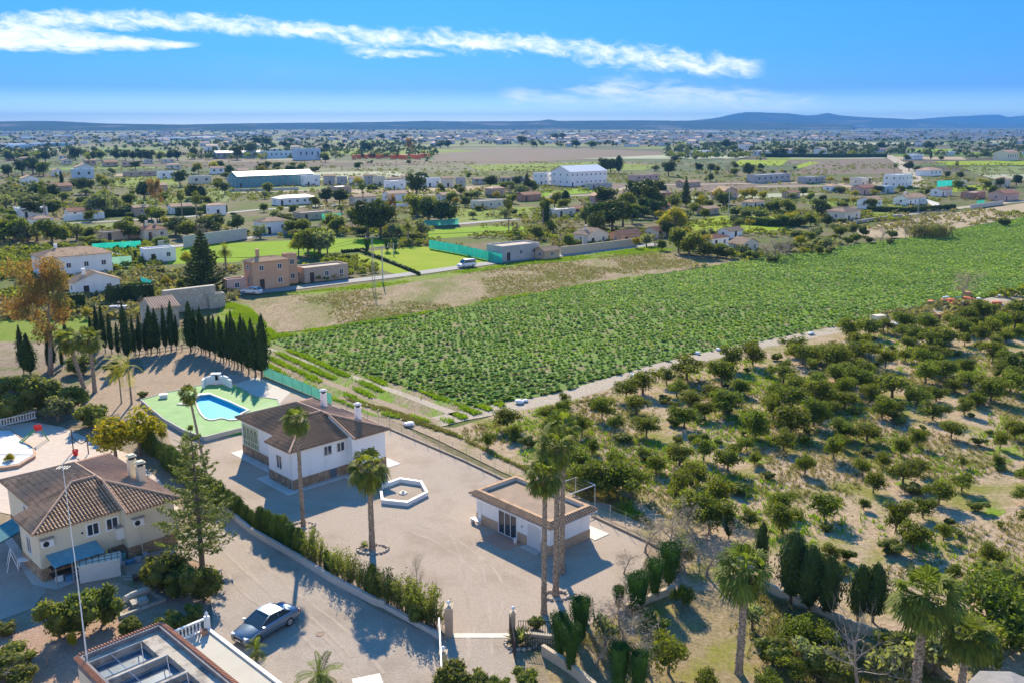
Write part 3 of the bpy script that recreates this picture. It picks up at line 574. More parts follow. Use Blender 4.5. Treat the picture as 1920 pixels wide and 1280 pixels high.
def fan_leaf(rg, L, R_, az, el, droop, nseg=19):
    """one fan leaf: curved stalk and a pleated blade of pointed segments with hanging tips; returns verts, quads"""
    d = np.array([math.cos(az) * math.cos(el), math.sin(az) * math.cos(el), math.sin(el)]); side = np.array([-math.sin(az), math.cos(az), 0.]); up = np.cross(d, side)
    if up[2] < 0: up = -up
    V, F = [], []
    pts = []; p = np.zeros(3); dd = d.copy()
    for i in range(4): pts.append(p.copy()); dd = dd + np.array([0, 0, -droop * .12]); dd /= np.linalg.norm(dd); p = p + dd * L / 3
    hub = pts[-1]; d = dd; up = np.cross(d, side); up = up if up[2] > 0 else -up
    for i in range(3):
        o = len(V); V += [pts[i] + side * .035, pts[i] - side * .035, pts[i + 1] - side * .03, pts[i + 1] + side * .03]; F.append((o, o + 1, o + 2, o + 3))
    roll = rg.uniform(-.5, .5); s2 = side * math.cos(roll) + up * math.sin(roll)
    for i in range(nseg):
        t = (i / (nseg - 1) - .5) * 2; a = t * 1.75; q = d * math.cos(a) + s2 * math.sin(a); w = R_ * .068
        tang = -d * math.sin(a) + s2 * math.cos(a); rr = R_ * (1 - .18 * abs(t)) * rg.uniform(.9, 1.08)
        cupz = up * (.08 * R_) * (1 if i % 2 else -1) * .5
        mid = hub + q * rr * .62 + cupz + np.array([0, 0, -.05 * droop]); tip = hub + q * rr * .93 + np.array([0, 0, -(.16 + .30 * rg.uniform()) * rr * (.5 + droop)])
        o = len(V); V += [hub, mid - tang * w, tip, mid + tang * w]; F.append((o, o + 1, o + 2, o + 3))
    return V, F
def feather_leaf(rg, L, az, el, droop, nl=16, wl_=.32):
    p = np.zeros(3); d = np.array([math.cos(az) * math.cos(el), math.sin(az) * math.cos(el), math.sin(el)]); side = np.array([-math.sin(az), math.cos(az), 0.]); V, F = [], []
    prev = p
    for i in range(nl):
        d = d + np.array([0, 0, -droop / nl]); d /= np.linalg.norm(d); q = prev + d * L / nl; t = i / nl
        o = len(V); V += [prev + side * .03, prev - side * .03, q - side * .025, q + side * .025]; F.append((o, o + 1, o + 2, o + 3))
        ll = wl_ * L * math.sin(math.pi * (.12 + .85 * t)) ** .6 * rg.uniform(.85, 1.1); upv = np.cross(d, side); upv = upv if upv[2] > 0 else -upv
        for s in (-1, 1):
            e = side * s * .8 + d * .55 + upv * .25; e /= np.linalg.norm(e); tip = q + e * ll + np.array([0, 0, -.18 * ll]); o = len(V); m_ = q + e * ll * .5; V += [q, m_ + d * .045, tip, m_ - d * .045]; F.append((o, o + 1, o + 2, o + 3))
        prev = q
    return V, F
def mk_palm(kind, n, H, r0, r1, leaves, fan=True, crown_r=1.0, seed=0, fm=None, skirt=14, boots=True, wind=.25, stalk=.85, blade=.85):
    for k in range(n):
        rg = np.random.default_rng(seed + k); V, F, mi = [], [], []
        for i in range(leaves):
            t = i / (leaves - 1); el = 1.35 - 2.25 * t ** .9 + rg.normal(0, .08); az = i * 2.399 + rg.uniform(-.2, .2)
            # a steady wind from the right combs the leaves over
            az = az + wind * math.sin(az) * 1.0
            if fan: v, f = fan_leaf(rg, stalk * crown_r * rg.uniform(.85, 1.1), blade * crown_r * rg.uniform(.85, 1.1), az, el, .5 + .7 * t)
            else: v, f = feather_leaf(rg, 1.9 * crown_r * rg.uniform(.85, 1.1), az, max(el, -.5), 1.0 + .5 * t)
            v = np.array(v); v[:, 0] -= wind * .10 * np.maximum(0, np.linalg.norm(v, axis=1)) ; o = len(V); V += [tuple(q + np.array([0, 0, H])) for q in v]; F += [tuple(np.array(q) + o) for q in f]
        crown = npmesh('crown', np.array(V), np.array(F), fm or F_PALM)
        V, F = [], []
        for i in range(skirt):
            az = i * 2.4; v, f = (fan_leaf(rg, .5 * crown_r, .55 * crown_r, az, -1.0 + rg.normal(0, .12), .9, 9) if fan else feather_leaf(rg, 1.0 * crown_r, az, -.9, .4, 9))
            o = len(V); V += [tuple(np.array(q) + np.array([0, 0, H - .15])) for q in v]; F += [tuple(np.array(q) + o) for q in f]
        parts = [('crown', crown)]
        if skirt: parts.append(('dead_leaves', npmesh('dead_leaves', np.array(V), np.array(F), F_DEAD)))
        m = MB(); K = 26; bend = rg.uniform(-.25, .25) * H / 10
        pts = [(bend * math.sin(math.pi * i / K) * .6, 0, H * i / K - .1) for i in range(K + 1)]
        rad = [r1 + (r0 - r1) * max(0, 1 - (i / K)) ** 1.2 + (.35 * r0 if i == 0 else .15 * r0 if i == 1 else 0) for i in range(K + 1)]
        m.tube(pts, rad, 10)
        if boots:   # old leaf bases standing off the trunk
            nb = int(H * 26)
            for i in range(nb):
                zz = rg.uniform(.2, H * .99); a = rg.uniform(0, 6.28); u = zz / H; rr = r1 + (r0 - r1) * (1 - u) ** 1.2; cx = bend * math.sin(math.pi * u) * .6
                c = (cx + math.cos(a) * (rr + .0), math.sin(a) * (rr + .0), zz); m.box(c, (.05, .06, .09), a)
        parts.append(('trunk', meshof(m, 'trunk', PALMTRUNK))); reg(kind, parts)
mk_palm('fan_palm', 3, 10.0, .20, .14, 36, seed=60, wind=.6, stalk=.80, blade=.80)
mk_palm('young_fan_palm', 2, 6.3, .225, .17, 38, seed=70, wind=.4, crown_r=1.1)
mk_palm('date_palm', 2, 5.0, .26, .20, 34, fan=False, seed=80, crown_r=1.15, skirt=8, wind=.2, fm=F_PALMY)
mk_palm('low_palm', 2, .9, .18, .15, 18, fan=False, seed=90, crown_r=.95, skirt=0, wind=.1)
mk_palm('queen_palm', 1, 4.6, .13, .10, 16, fan=False, seed=95, crown_r=1.2, skirt=0, boots=False, wind=1.2, fm=F_YEL)
def mk_conifer(kind, n, H, Rb, fm, whorls, seed, arms=6, curl=.25, tuft=.16, dens=44, per=26):
    for k in range(n):
        rg = np.random.default_rng(seed + k); m = MB(); m.tube([(0, 0, -.1), (.05, 0, H * .5), (0, 0, H)], [.20 * H / 11, .12 * H / 11, .015], 7); P, D = [], []
        for w_ in range(whorls):
            t = w_ / (whorls - 1); zz = H * (.14 + .84 * t); L = Rb * (1 - t) ** .8 * (1.0 if t > .06 else .8) + .15
            for a in range(arms):
                an = a * 6.283 / arms + w_ * .5 + rg.normal(0, .12); Lr = L * rg.uniform(.75, 1.12); pts = []
                for q in range(5):
                    s = q / 4; pts.append((math.cos(an) * Lr * s, math.sin(an) * Lr * s, zz - .10 * Lr * math.sin(s * 3.14) + curl * Lr * s * s))
                m.tube(pts, [.035, .03, .02, .015, .006], 3, cap=False)
                N = int(per * Lr + 6); s = rg.uniform(.12, 1.02, N); c = np.array([np.interp(s, np.linspace(0, 1, 5), [p[j] for p in pts]) for j in range(3)]).T
                sd_ = np.array([-math.sin(an), math.cos(an), 0.]); wd = .30 * Lr * (1 - s * .75)[:, None] * rg.uniform(-1, 1, (N, 1)); P.append(c + sd_ * wd + rg.normal(0, .05, (N, 3))); D.append(rg.normal(0, .5, (N, 3)) + [0, 0, 1])
        V, F = leafquads(np.concatenate(P), np.concatenate(D), tuft, .35, rg, .35)
        reg(kind, [('crown', npmesh('crown', V, F, fm)), ('trunk', meshof(m, 'trunk', BARK))])
mk_conifer('conifer_tree', 1, 10.5, 2.9, F_CONIF, 13, 11, arms=6, per=50, curl=.22, tuft=.14)
mk_conifer('dark_conifer', 1, 11, 3.9, F_ARAU, 18, 12, arms=8, tuft=.32, per=34, curl=.12)
def mk_bare(kind, n, h, r0, spread, seed, levels=2, n1=8, m_=GREYBARK, start=.25, twig=0):
    for k in range(n):
        rg = np.random.default_rng(seed + k); m, tips = branchy(rg, h, r0, spread, levels, n1, start); parts = [('trunk', meshof(m, 'trunk', m_))]
        if twig:
            T = np.array([tuple(t) for t in tips]); P = np.repeat(T, twig, 0) + rg.normal(0, .28, (len(T) * twig, 3)); V, F = leafquads(P, rg.normal(0, 1, P.shape), .22, .07, rg, 1)
            parts.insert(0, ('crown', npmesh('crown', V, F, F_TWIG)))
        reg(kind, parts)
mk_bare('bare_tree', 3, 3.2, .11, 1.6, 21, 2, 8, twig=6)
def mk_reed():
    rg = np.random.default_rng(3); N = 700; P = np.stack([rg.uniform(-5, 5, N), rg.uniform(-1.2, 1.2, N), rg.uniform(.5, 3.6, N) * rg.uniform(.7, 1, N)], 1); V, F = leafquads(P, rg.normal(0, 1, P.shape), .7, .10, rg, .5, .85)
    reg('reed_clump', [('crown', npmesh('crown', V, F, F_REED))])
mk_reed()
def mk_agave():
    rg = np.random.default_rng(6); V, F = [], []
    for i in range(34):
        a = i * 2.4; el = 1.3 - 1.1 * (i / 34); d = np.array([math.cos(a) * math.cos(el), math.sin(a) * math.cos(el), math.sin(el)]); s = np.array([-math.sin(a), math.cos(a), 0]); L = .7
        o = len(V); V += [s * .05, d * L * .55 + s * .07, d * L, d * L * .55 - s * .07]; F.append((o, o + 1, o + 2, o + 3))
    reg('spiky_succulent', [('crown', npmesh('crown', np.array(V) + [0, 0, .1], np.array(F), F_OLIVE))])
mk_agave()

NAT = {'orange_tree': 2.7, 'round_bush': 1.95, 'broadleaf_tree': 6.2, 'pine_tree': 6.8, 'olive_tree': 3.8, 'yellow_tree': 4.4, 'eucalyptus_tree': 17, 'cypress_tree': 7.6, 'wide_cypress': 4.6, 'topiary_cypress': 2.5, 'hedge_cypress': 2.7,
       'oleander_shrub': 2.5, 'fan_palm': 11.2, 'young_fan_palm': 7.7, 'date_palm': 6.6, 'low_palm': 2.2, 'queen_palm': 6.2, 'conifer_tree': 10.5, 'dark_conifer': 11, 'bare_tree': 5.0, 'reed_clump': 3.6, 'spiky_succulent': .75}
CAT = {'orange_tree': 'orange tree', 'round_bush': 'bush', 'broadleaf_tree': 'tree', 'pine_tree': 'pine tree', 'olive_tree': 'olive tree', 'yellow_tree': 'tree', 'eucalyptus_tree': 'eucalyptus', 'cypress_tree': 'cypress', 'wide_cypress': 'cypress', 'topiary_cypress': 'topiary',
       'hedge_cypress': 'hedge shrub', 'oleander_shrub': 'shrub', 'fan_palm': 'palm tree', 'young_fan_palm': 'palm tree', 'date_palm': 'palm tree', 'low_palm': 'palm', 'queen_palm': 'palm tree', 'conifer_tree': 'conifer', 'dark_conifer': 'conifer', 'bare_tree': 'bare tree', 'reed_clump': 'reeds', 'spiky_succulent': 'succulent'}
PR = random.Random(11)
def plant(kind, loc, h, label, group=None, wide=1.0, var=None, rz=None, flat=False, tall=None):
    """one tree or shrub: an Empty with its crown and trunk under it (flat: one mesh, for those too small to show parts)"""
    vs_ = PROTO[kind]; parts = vs_[(PR.randrange(len(vs_)) if var is None else var) % len(vs_)]; s = h / NAT[kind]; sw = s * wide
    rz = PR.uniform(0, 6.28) if rz is None else rz
    t = thing(kind, label, CAT[kind], (loc[0], loc[1], loc[2] if len(loc) > 2 else 0), rz, group); t.scale = (sw, sw, s)
    for n, me in parts: link(n, me, t)
    return t
# ------------------------------------------------------------------ near buildings
WHITE = mat('white_render', (.79, .79, .775), (.86, .86, .845), scale=.7, rough=.85, spec=.2, detail=7, c3=(.70, .69, .66), s3=.9, t3=(.56, .8), stretch=((1, 1, .35), 0))
CREAM = mat('cream_render', (.66, .58, .42), (.72, .65, .49), scale=.7, rough=.88, spec=.2, detail=6, c3=(.50, .45, .36), s3=.6, t3=(.62, .8))
FRAMEW = mat('white_frame', (.78, .78, .76), rough=.5)
GLASS = mat('window_glass', (.03, .045, .06), rough=.08, spec=.8)
DARK = mat('dark_void', (.02, .022, .028), rough=.6)
METAL = mat('grey_metal', (.38, .39, .40), (.45, .46, .47), scale=3, rough=.4, metal=.6)
WHITEM = mat('white_metal', (.75, .75, .74), rough=.4)
RUST = mat('dark_metal', (.06, .05, .045), rough=.5, metal=.3)
TERR = mat('terracotta', (.42, .20, .12), (.52, .28, .17), scale=5, rough=.8)
def stone_mat(name, c, c2, mortar, sc=2.4):
    m = bpy.data.materials.new(name); m.use_nodes = True; N, L = nodes(m); b = N['Principled BSDF']; b.inputs['Roughness'].default_value = .9
    t = N.new('ShaderNodeTexCoord'); v = N.new('ShaderNodeTexVoronoi'); L.new(t.outputs['Object'], v.inputs[0]); v.inputs['Scale'].default_value = sc
    e = N.new('ShaderNodeTexVoronoi'); e.feature = 'DISTANCE_TO_EDGE'; L.new(t.outputs['Object'], e.inputs[0]); e.inputs['Scale'].default_value = sc
    s = N.new('ShaderNodeSeparateColor'); L.new(v.outputs['Color'], s.inputs[0])
    x = N.new('ShaderNodeMix'); x.data_type = 'RGBA'; L.new(s.outputs[0], x.inputs[0]); x.inputs[6].default_value = (*c, 1); x.inputs[7].default_value = (*c2, 1)
    r = N.new('ShaderNodeMapRange'); L.new(e.outputs[0], r.inputs[0]); r.inputs[1].default_value = .02; r.inputs[2].default_value = .07
    y = N.new('ShaderNodeMix'); y.data_type = 'RGBA'; L.new(r.outputs[0], y.inputs[0]); y.inputs[6].default_value = (*mortar, 1); L.new(x.outputs[2], y.inputs[7]); L.new(y.outputs[2], b.inputs['Base Color']); return m
STONE = stone_mat('stone_cladding', (.28, .17, .09), (.44, .31, .19), (.16, .12, .09))
STONEW = stone_mat('old_masonry', (.40, .36, .30), (.50, .46, .39), (.33, .29, .24), 1.2)
CLAD = mat('tile_cladding', (.42, .29, .19), (.50, .36, .25), scale=3, rough=.8)
def tile_mat(name, c, c2, c3, amt=(.52, .68)):
    return mat(name, c, c2, scale=3.5, rough=.85, spec=.15, detail=5, c3=c3, s3=.7, t3=amt)
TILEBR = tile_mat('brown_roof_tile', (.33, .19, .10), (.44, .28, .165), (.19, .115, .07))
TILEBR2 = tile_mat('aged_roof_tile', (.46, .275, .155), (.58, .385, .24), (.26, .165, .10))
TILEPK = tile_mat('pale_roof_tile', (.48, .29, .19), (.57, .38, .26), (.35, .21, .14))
TILERD = tile_mat('red_roof_tile', (.34, .15, .09), (.42, .21, .13), (.20, .10, .07))
GROOVE_SHADE = mat('tile_groove_shade', (.14, .09, .06), (.22, .145, .095), scale=2, rough=.9)  # dark tone: shade painted into the tile grooves and course steps
def tiles(m, poly, zf, along, pitch=.26, amp=.065, thick=.09, mi=0, course=0):
    """corrugated tiled slope over a convex polygon in plan; tiles run down 'along'"""
    al = Vector(along).normalized(); ac = Vector((-al.y, al.x)); P = [Vector(p[:2]) for p in poly]
    us = [p.dot(ac) for p in P]; vs_ = [p.dot(al) for p in P]; u0, u1 = min(us), max(us); n = max(2, int((u1 - u0) / pitch * 6)); prev = None
    for i in range(n + 1):
        u = u0 + (u1 - u0) * i / n; u = min(max(u, u0 + 1e-4), u1 - 1e-4); hit = []
        for k in range(len(P)):
            a, b = us[k], us[(k + 1) % len(P)]
            if (a - u) * (b - u) <= 0 and abs(a - b) > 1e-9: t = (u - a) / (b - a); hit.append(vs_[k] + (vs_[(k + 1) % len(P)] - vs_[k]) * t)
        if len(hit) < 2: prev = None; continue
        lo, hi = min(hit), max(hit); ph = (u / pitch) % 1; off = amp * (math.sin(math.pi * ph / .6) if ph < .6 else -.5 * math.sin(math.pi * (ph - .6) / .4))
        row = []
        for v in (lo, hi):
            q = ac * u + al * v; row.append((q.x, q.y, zf(q.x, q.y) + off))
        low = row[0] if row[0][2] < row[1][2] else row[1]
        if prev:
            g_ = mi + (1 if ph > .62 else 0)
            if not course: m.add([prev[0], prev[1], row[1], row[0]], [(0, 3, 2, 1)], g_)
            else:
                for k in range(int(math.floor(min(pl_, lo) / course)), int(math.ceil(max(ph_, hi) / course))):
                    Q = []
                    for uu_, l_, h_, of_ in ((pu_, pl_, ph_, po_), (u, lo, hi, off)):
                        va, vb = min(max(k * course, l_), h_), max(min((k + 1) * course, h_), l_)
                        for v, up in ((va, .04), (vb, 0)): q = ac * uu_ + al * v; Q.append((q.x, q.y, zf(q.x, q.y) + of_ + up))
                    if Q[0] == Q[1] and Q[2] == Q[3]: continue
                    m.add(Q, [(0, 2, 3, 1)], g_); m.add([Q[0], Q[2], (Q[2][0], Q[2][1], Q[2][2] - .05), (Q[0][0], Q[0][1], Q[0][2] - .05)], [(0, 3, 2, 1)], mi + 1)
            pl = prev[0] if prev[0][2] < prev[1][2] else prev[1]
            m.add([pl, low, (low[0], low[1], low[2] - thick), (pl[0], pl[1], pl[2] - thick)], [(0, 1, 2, 3)], mi)
        prev = row; pu_, pl_, ph_, po_ = u, lo, hi, off
    return m
def ridge_tile(m, a, b, r=.11, mi=0): m.tube([a, b], r, 6, mi); return m
def window(parent, c, wd, ht, nrm, frame=FRAMEW, bars=1, name='window', hbars=0, glass=GLASS, fw=.07, recess=True, sill=False, label=None):
    """window on a wall: c its centre on the wall face in the parent's coordinates, nrm 'x-','x+','y-','y+' the way it looks"""
    ax = nrm[0]; s = -1 if nrm[1] == '-' else 1
    def put(m, u0, u1, z0, z1, d0, d1, mi=0):
        if ax == 'y': m.bx(c[0] + u0, c[1] + s * d0, c[2] + z0, c[0] + u1, c[1] + s * d1, c[2] + z1, mi)
        else: m.bx(c[0] + s * d0, c[1] + u0, c[2] + z0, c[0] + s * d1, c[1] + u1, c[2] + z1, mi)
    W, H_ = wd / 2, ht / 2; m = MB()
    put(m, -W - fw, W + fw, H_, H_ + fw, -.02, .06); put(m, -W - fw, W + fw, -H_ - fw, -H_, -.02, .08)
    put(m, -W - fw, -W, -H_, H_, -.02, .06); put(m, W, W + fw, -H_, H_, -.02, .06)
    for i in range(bars): u = -W + (i + 1) * wd / (bars + 1); put(m, u - .03, u + .03, -H_, H_, .012, .05)
    for i in range(hbars): v = -H_ + (i + 1) * ht / (hbars + 1); put(m, -W, W, v - .025, v + .025, .012, .045)
    o = m.build(name, frame, parent)
    if label: o['label'] = label
    g = MB(); put(g, -W, W, -H_, H_, -.02, .010); g.build('pane', glass, o)
    return o
ZR = lambda ang: math.pi / 2 - R(ang)
def villa(name, label, origin, ang, wallm, roofm, roofm2, plinthm, E=3.85):
    t = thing(name, label, 'house', (origin[0], origin[1], 0), ZR(ang))
    fp = [(0, 0), (6, 0), (6, -1), (9.9, -1), (9.9, 12.3), (1.6, 12.3), (1.6, 4.2), (0, 4.2)]
    w_ = MB(); w_.prism(fp, 0, E, top=True); w_.build('wall', wallm, t)
    p = MB(); o = .05
    for (x0, y0, x1, y1) in ((-o, -o, 0, 4.2), (0, -o, 4.0, 0), (4.8, -o, 6 - o, 0), (6 - o, -1 - o, 6, 0), (6, -1 - o, 9.9 + o, -1), (9.9, -1, 9.9 + o, 12.3), (0, 4.2, 1.6 - o, 4.2 + o), (1.6 - o, 4.2, 1.6, 12.3), (1.6, 12.3, 9.9, 12.3 + o)): p.bx(x0, y0, 0, x1, y1, 1.0)
    p.build('plinth', plinthm, t)
    s = .34; r = MB(); e = .45; B0 = E + .04
    P1 = lambda a, b: B0 + s * (b + e); P2 = lambda a, b: B0 + s * (a + e); P3 = lambda a, b: B0 + s * (b + 1 + e); P4 = lambda a, b: B0 + s * (10.35 - a); P5 = lambda a, b: B0 + s * (a - 1.6 + e); P6 = lambda a, b: B0 + s * (12.75 - b)
    apx = 5.85
    tiles(r, [(-e, -e), (6.0, -e), (6.0, 4.05), (4.05, 4.05)], P1, (0, 1), course=.42); tiles(r, [(-e, -e), (4.05, 4.05), (-e, 4.05)], P2, (1, 0), course=.42)
    tiles(r, [(6.0, -1 - e), (10.35, -1 - e), (6.0, 2.9)], P3, (0, 1), course=.42)
    tiles(r, [(1.15, 4.05), (apx - .1, 4.05), (apx - .1, 8.35), (1.15, 12.75)], P5, (1, 0), course=.42)
    tiles(r, [(1.15, 12.75), (apx, 8.3), (10.35, 12.75)], P6, (0, -1), course=.42)
    ro = r.build('roof', [roofm, GROOVE_SHADE], t)
    r2 = MB(); tiles(r2, [(10.35, -1 - e), (10.35, 12.75), (apx + .1, 8.3), (apx + .1, 2.9)], P4, (-1, 0), course=.42); o2 = r2.build('roof', [roofm2, GROOVE_SHADE], t); o2['label'] = 'paler far slope of the tiled roof'
    g = MB()   # ridges, hips and closing boards
    zA = P1(4, 4.05)
    for a, b in (((-e, -e, P1(0, -e)), (4.05, 4.05, zA)), ((4.05, 4.05, zA), (6.0, 4.05, zA)), ((10.35, -1 - e, P3(0, -1 - e)), (6.0, 2.9, P3(0, 2.9))), ((6.0, 2.9, P3(0, 2.9)), (apx, 8.3, P4(apx, 0))), ((apx, 8.3, P4(apx, 0)), (1.15, 12.75, B0)), ((apx, 8.3, P4(apx, 0)), (10.35, 12.75, B0)), ((6.0, -1 - e, B0), (6.0, 2.9, P3(0, 2.9)))):
        ridge_tile(g, (a[0], a[1], a[2] + .05), (b[0], b[1], b[2] + .05))
    g.build('ridge_tiles', TILEPK, ro)
    c = MB()   # gable infill where one slope stands higher than the next
    c.add([(-.1, 4.05, E), (4.0, 4.05, E), (4.0, 4.05, zA - .06), (-.1, 4.05, P2(-.1, 0) - .06)], [(0, 1, 2, 3)])
    c.add([(6.0, -1, E), (6.0, 2.9, E), (6.0, 2.9, P3(0, 2.9) - .06), (6.0, -1, P3(0, -1) - .06)], [(0, 1, 2, 3)]); c.add([(4, 4.06, E), (apx, 4.06, E), (apx, 4.06, P5(apx, 0)), (4, 4.06, P5(4, 0))], [(0, 1, 2, 3)])
    c.bx(-e + .05, -e + .05, E - .03, 6, 0, E - .001); c.bx(-e + .05, 0, E - .03, 0, 4.0, E - .001); c.bx(6.0, -1.4, E - .03, 10.3, -1.0, E - .001); c.bx(9.9, -1, E - .03, 10.3, 12.7, E - .001); c.bx(1.2, 4.2, E - .03, 1.6, 12.7, E - .001)
    c.build('eaves', wallm, t)
    window(t, (0, 2.2, 2.25), .85, 1.25, 'x-', bars=1, fw=.06); window(t, (3.9, 0, 2.95), .8, .85, 'y-', fw=.11); window(t, (5.35, 0, 2.95), .8, .85, 'y-', fw=.11)
    return t
def chimney(t, a, b, z0, z1, m_, w_=.5):
    m = MB(); m.bx(a - w_ / 2, b - w_ / 2, z0, a + w_ / 2, b + w_ / 2, z1 - .42)
    for sx in (-1, 1):
        for sy in (-1, 1): m.bx(a + sx * (w_ / 2 - .1) - .1 * (sx > 0) - .0, b + sy * (w_ / 2 - .1) - .1 * (sy > 0), z1 - .42, a + sx * (w_ / 2 - .1) + .1 * (sx < 0) + .0, b + sy * (w_ / 2 - .1) + .1 * (sy < 0), z1 - .18)
    m.bx(a - w_ / 2 - .05, b - w_ / 2 - .05, z1 - .18, a + w_ / 2 + .05, b + w_ / 2 + .05, z1 - .08); m.bx(a - w_ / 2 + .05, b - w_ / 2 + .05, z1 - .08, a + w_ / 2 - .05, b + w_ / 2 - .05, z1)
    o = m.build('chimney', m_, t); d = MB(); d.bx(a - w_ / 2 + .09, b - w_ / 2 + .09, z1 - .42, a + w_ / 2 - .09, b + w_ / 2 - .09, z1 - .2); d.build('flue', DARK, o)

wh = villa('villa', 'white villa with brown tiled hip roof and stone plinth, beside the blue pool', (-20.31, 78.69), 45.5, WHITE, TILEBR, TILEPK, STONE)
chimney(wh, 8.8, 8.0, 3.9, 6.3, WHITE); chimney(wh, 8.75, 1.8, 3.9, 6.2, WHITE)
# glazed porch with arched white frames
m = MB(); y0, y1 = 9.0, 11.9
for yy in np.linspace(y0, y1, 5): m.bx(1.50, yy - .05, 1.15, 1.60, yy + .05, 3.35)
for zz in (1.15, 1.75, 3.25): m.bx(1.50, y0, zz - .04, 1.60, y1, zz + .06)
for k in range(4):
    a0 = y0 + (y1 - y0) * k / 4; a1 = y0 + (y1 - y0) * (k + 1) / 4; c_ = (a0 + a1) / 2; r_ = (a1 - a0) / 2
    for j in range(6):
        t0, t1 = math.pi * j / 6, math.pi * (j + 1) / 6; m.tube([(1.53, c_ + r_ * math.cos(t0), 2.75 + .42 * math.sin(t0)), (1.53, c_ + r_ * math.cos(t1), 2.75 + .42 * math.sin(t1))], .035, 4)
    m.bx(1.51, c_ - .02, 1.15, 1.55, c_ + .02, 2.75)
po = m.build('porch_window', mat('pale_green_frame', (.55, .62, .42), rough=.6), wh); g = MB(); g.bx(1.575, y0, 1.15, 1.592, y1, 3.3); g.build('pane', mat('porch_glass', (.24, .27, .22), (.12, .14, .13), scale=2, rough=.15, spec=.7), po)
m = MB(); m.bx(4.0, -.02, 0, 4.8, .05, .98); m.build('door', mat('slate_door', (.10, .13, .16), rough=.6), wh)
m = MB(); m.box((6.15, -.5 - .62, 1.75), (.12, .25, .35)); m.build('wall_lamp', METAL, wh)
m = MB(); m.bx(-.02, .05, 0, -.06, .13, 3.8); m.build('downpipe', WHITEM, wh); m = MB(); m.bx(1.52, 4.3, 0, 1.6, 4.4, 3.8); m.build('downpipe', WHITEM, wh)

lh = villa('villa', 'cream villa with aged tiled hip roof and lean-to shed, at the left edge', tuple(G(81.25, 1090))[:2], 45, CREAM, TILEBR2, TILEPK, STONE, E=3.95)
chimney(lh, 9.0, 4.4, 4.2, 6.5, CREAM, .6); chimney(lh, 9.2, 3.2, 4.2, 6.2, CREAM, .6)
window(lh, (1.6, 7.6, 2.4), 1.5, 1.3, 'x-', fw=.12, bars=2)
def ac_unit(t, c, nrm='y'):
    m = MB(); m.box(c, (.82, .32, .56) if nrm == 'y' else (.32, .82, .56)); o = m.build('air_conditioner', WHITEM, t)
    f = MB(); f.tube([(c[0] - .12, c[1] - .162, c[2]), (c[0] - .12, c[1] - .172, c[2])], .22, 12); f.build('fan_grille', DARK, o)
    b = MB(); b.box((c[0], c[1] - .03, c[2] + .38), (1.0, .55, .04)); b.build('hood', METAL, o)
ac_unit(lh, (.55, -.18, 3.0)); ac_unit(lh, (6.9, -1.18, 2.95))
m = MB(); m.box((5.75, -.24, 2.1), (.55, .42, .95)); o = m.build('boiler', WHITEM, lh); m = MB(); m.bx(5.4, -.6, 2.62, 6.0, 0, 2.68); m.build('hood', METAL, o)
m = MB(); m.tube([(7.05, -1.06, .2), (7.05, -1.06, 2.7)], .04, 5); m.build('downpipe', CREAM, lh)
for k, (a, b, z0, r_) in enumerate(((3.1, -.02, 2.9, .08),)):
    m = MB(); m.tube([(a, b, z0), (a, b - .05, z0)], r_, 8); m.build('vent', DARK, lh)
# awning on the side, lower tiled roof at the far left
m = MB(); m.add([(-1.6, 4.6, 2.0), (-1.6, 7.4, 2.0), (.0 + 1.55, 7.4, 2.9), (0 + 1.55, 4.6, 2.9)], [(0, 3, 2, 1)]); m.add([(-1.6, 4.6, 1.9), (-1.6, 7.4, 1.9), (1.55, 7.4, 2.8), (1.55, 4.6, 2.8)], [(0, 1, 2, 3)]); m.build('awning', mat('teal_sheet', (.05, .17, .19), (.07, .22, .24), scale=2, rough=.6), lh)
def L2W(t, a, b, z=0):
    q = t.rotation_euler.z; c, s = math.cos(q), math.sin(q); return Vector((t.location.x + a * c - b * s, t.location.y + a * s + b * c, z))
# lean-to with a blue sheet roof
ls = thing('lean_to_shed', 'blue-roofed open lean-to shed against the cream villa wall', 'shed', tuple(L2W(lh, 0, 0)), lh.rotation_euler.z)
m = MB(); 
for i in range(28):
    a0 = .35 + i * .13; m.add([(a0, -1.75, 1.62 + .02 * (i % 2)), (a0 + .13, -1.75, 1.62 + .02 * ((i + 1) % 2)), (a0 + .13, -.06, 2.02 + .02 * ((i + 1) % 2)), (a0, -.06, 2.02 + .02 * (i % 2))], [(0, 1, 2, 3)])
m.build('roof', mat('blue_sheet', (.10, .27, .34), (.15, .35, .42), scale=2, rough=.5), ls)
for a in (.45, 1.6, 2.8, 3.9): m = MB(); m.bx(a - .04, -1.7, 0, a + .04, -1.62, 1.62); m.build('post', METAL, ls)
m = MB(); m.bx(.45, -1.68, .95, 3.9, -1.62, 1.0); m.bx(.4, -.9, .5, 3.9, -.2, .55); m.bx(.4, -.9, 1.1, 3.9, -.2, 1.15); m.build('shelf', RUST, ls)
CLUT = [mat('clutter_%s' % n, c, rough=.6) for n, c in (('white', (.7, .72, .74)), ('blue', (.10, .25, .42)), ('teal', (.12, .35, .36)), ('grey', (.3, .32, .35)), ('yellow', (.70, .50, .04)), ('brown', (.22, .14, .08)))]
cr_ = random.Random(4)
def pot(loc, r, h, mt, name='plant_pot', label='', cat='pot', group=None, wob=None):
    m = MB(); m.lathe([(r * .7, 0), (r * .95, h * .8), (r, h * .82), (r, h), (r * .85, h), (r * .8, h * .86)], 12); o = m.build(name, mt); o.location = loc; return tag(o, label, cat, group)
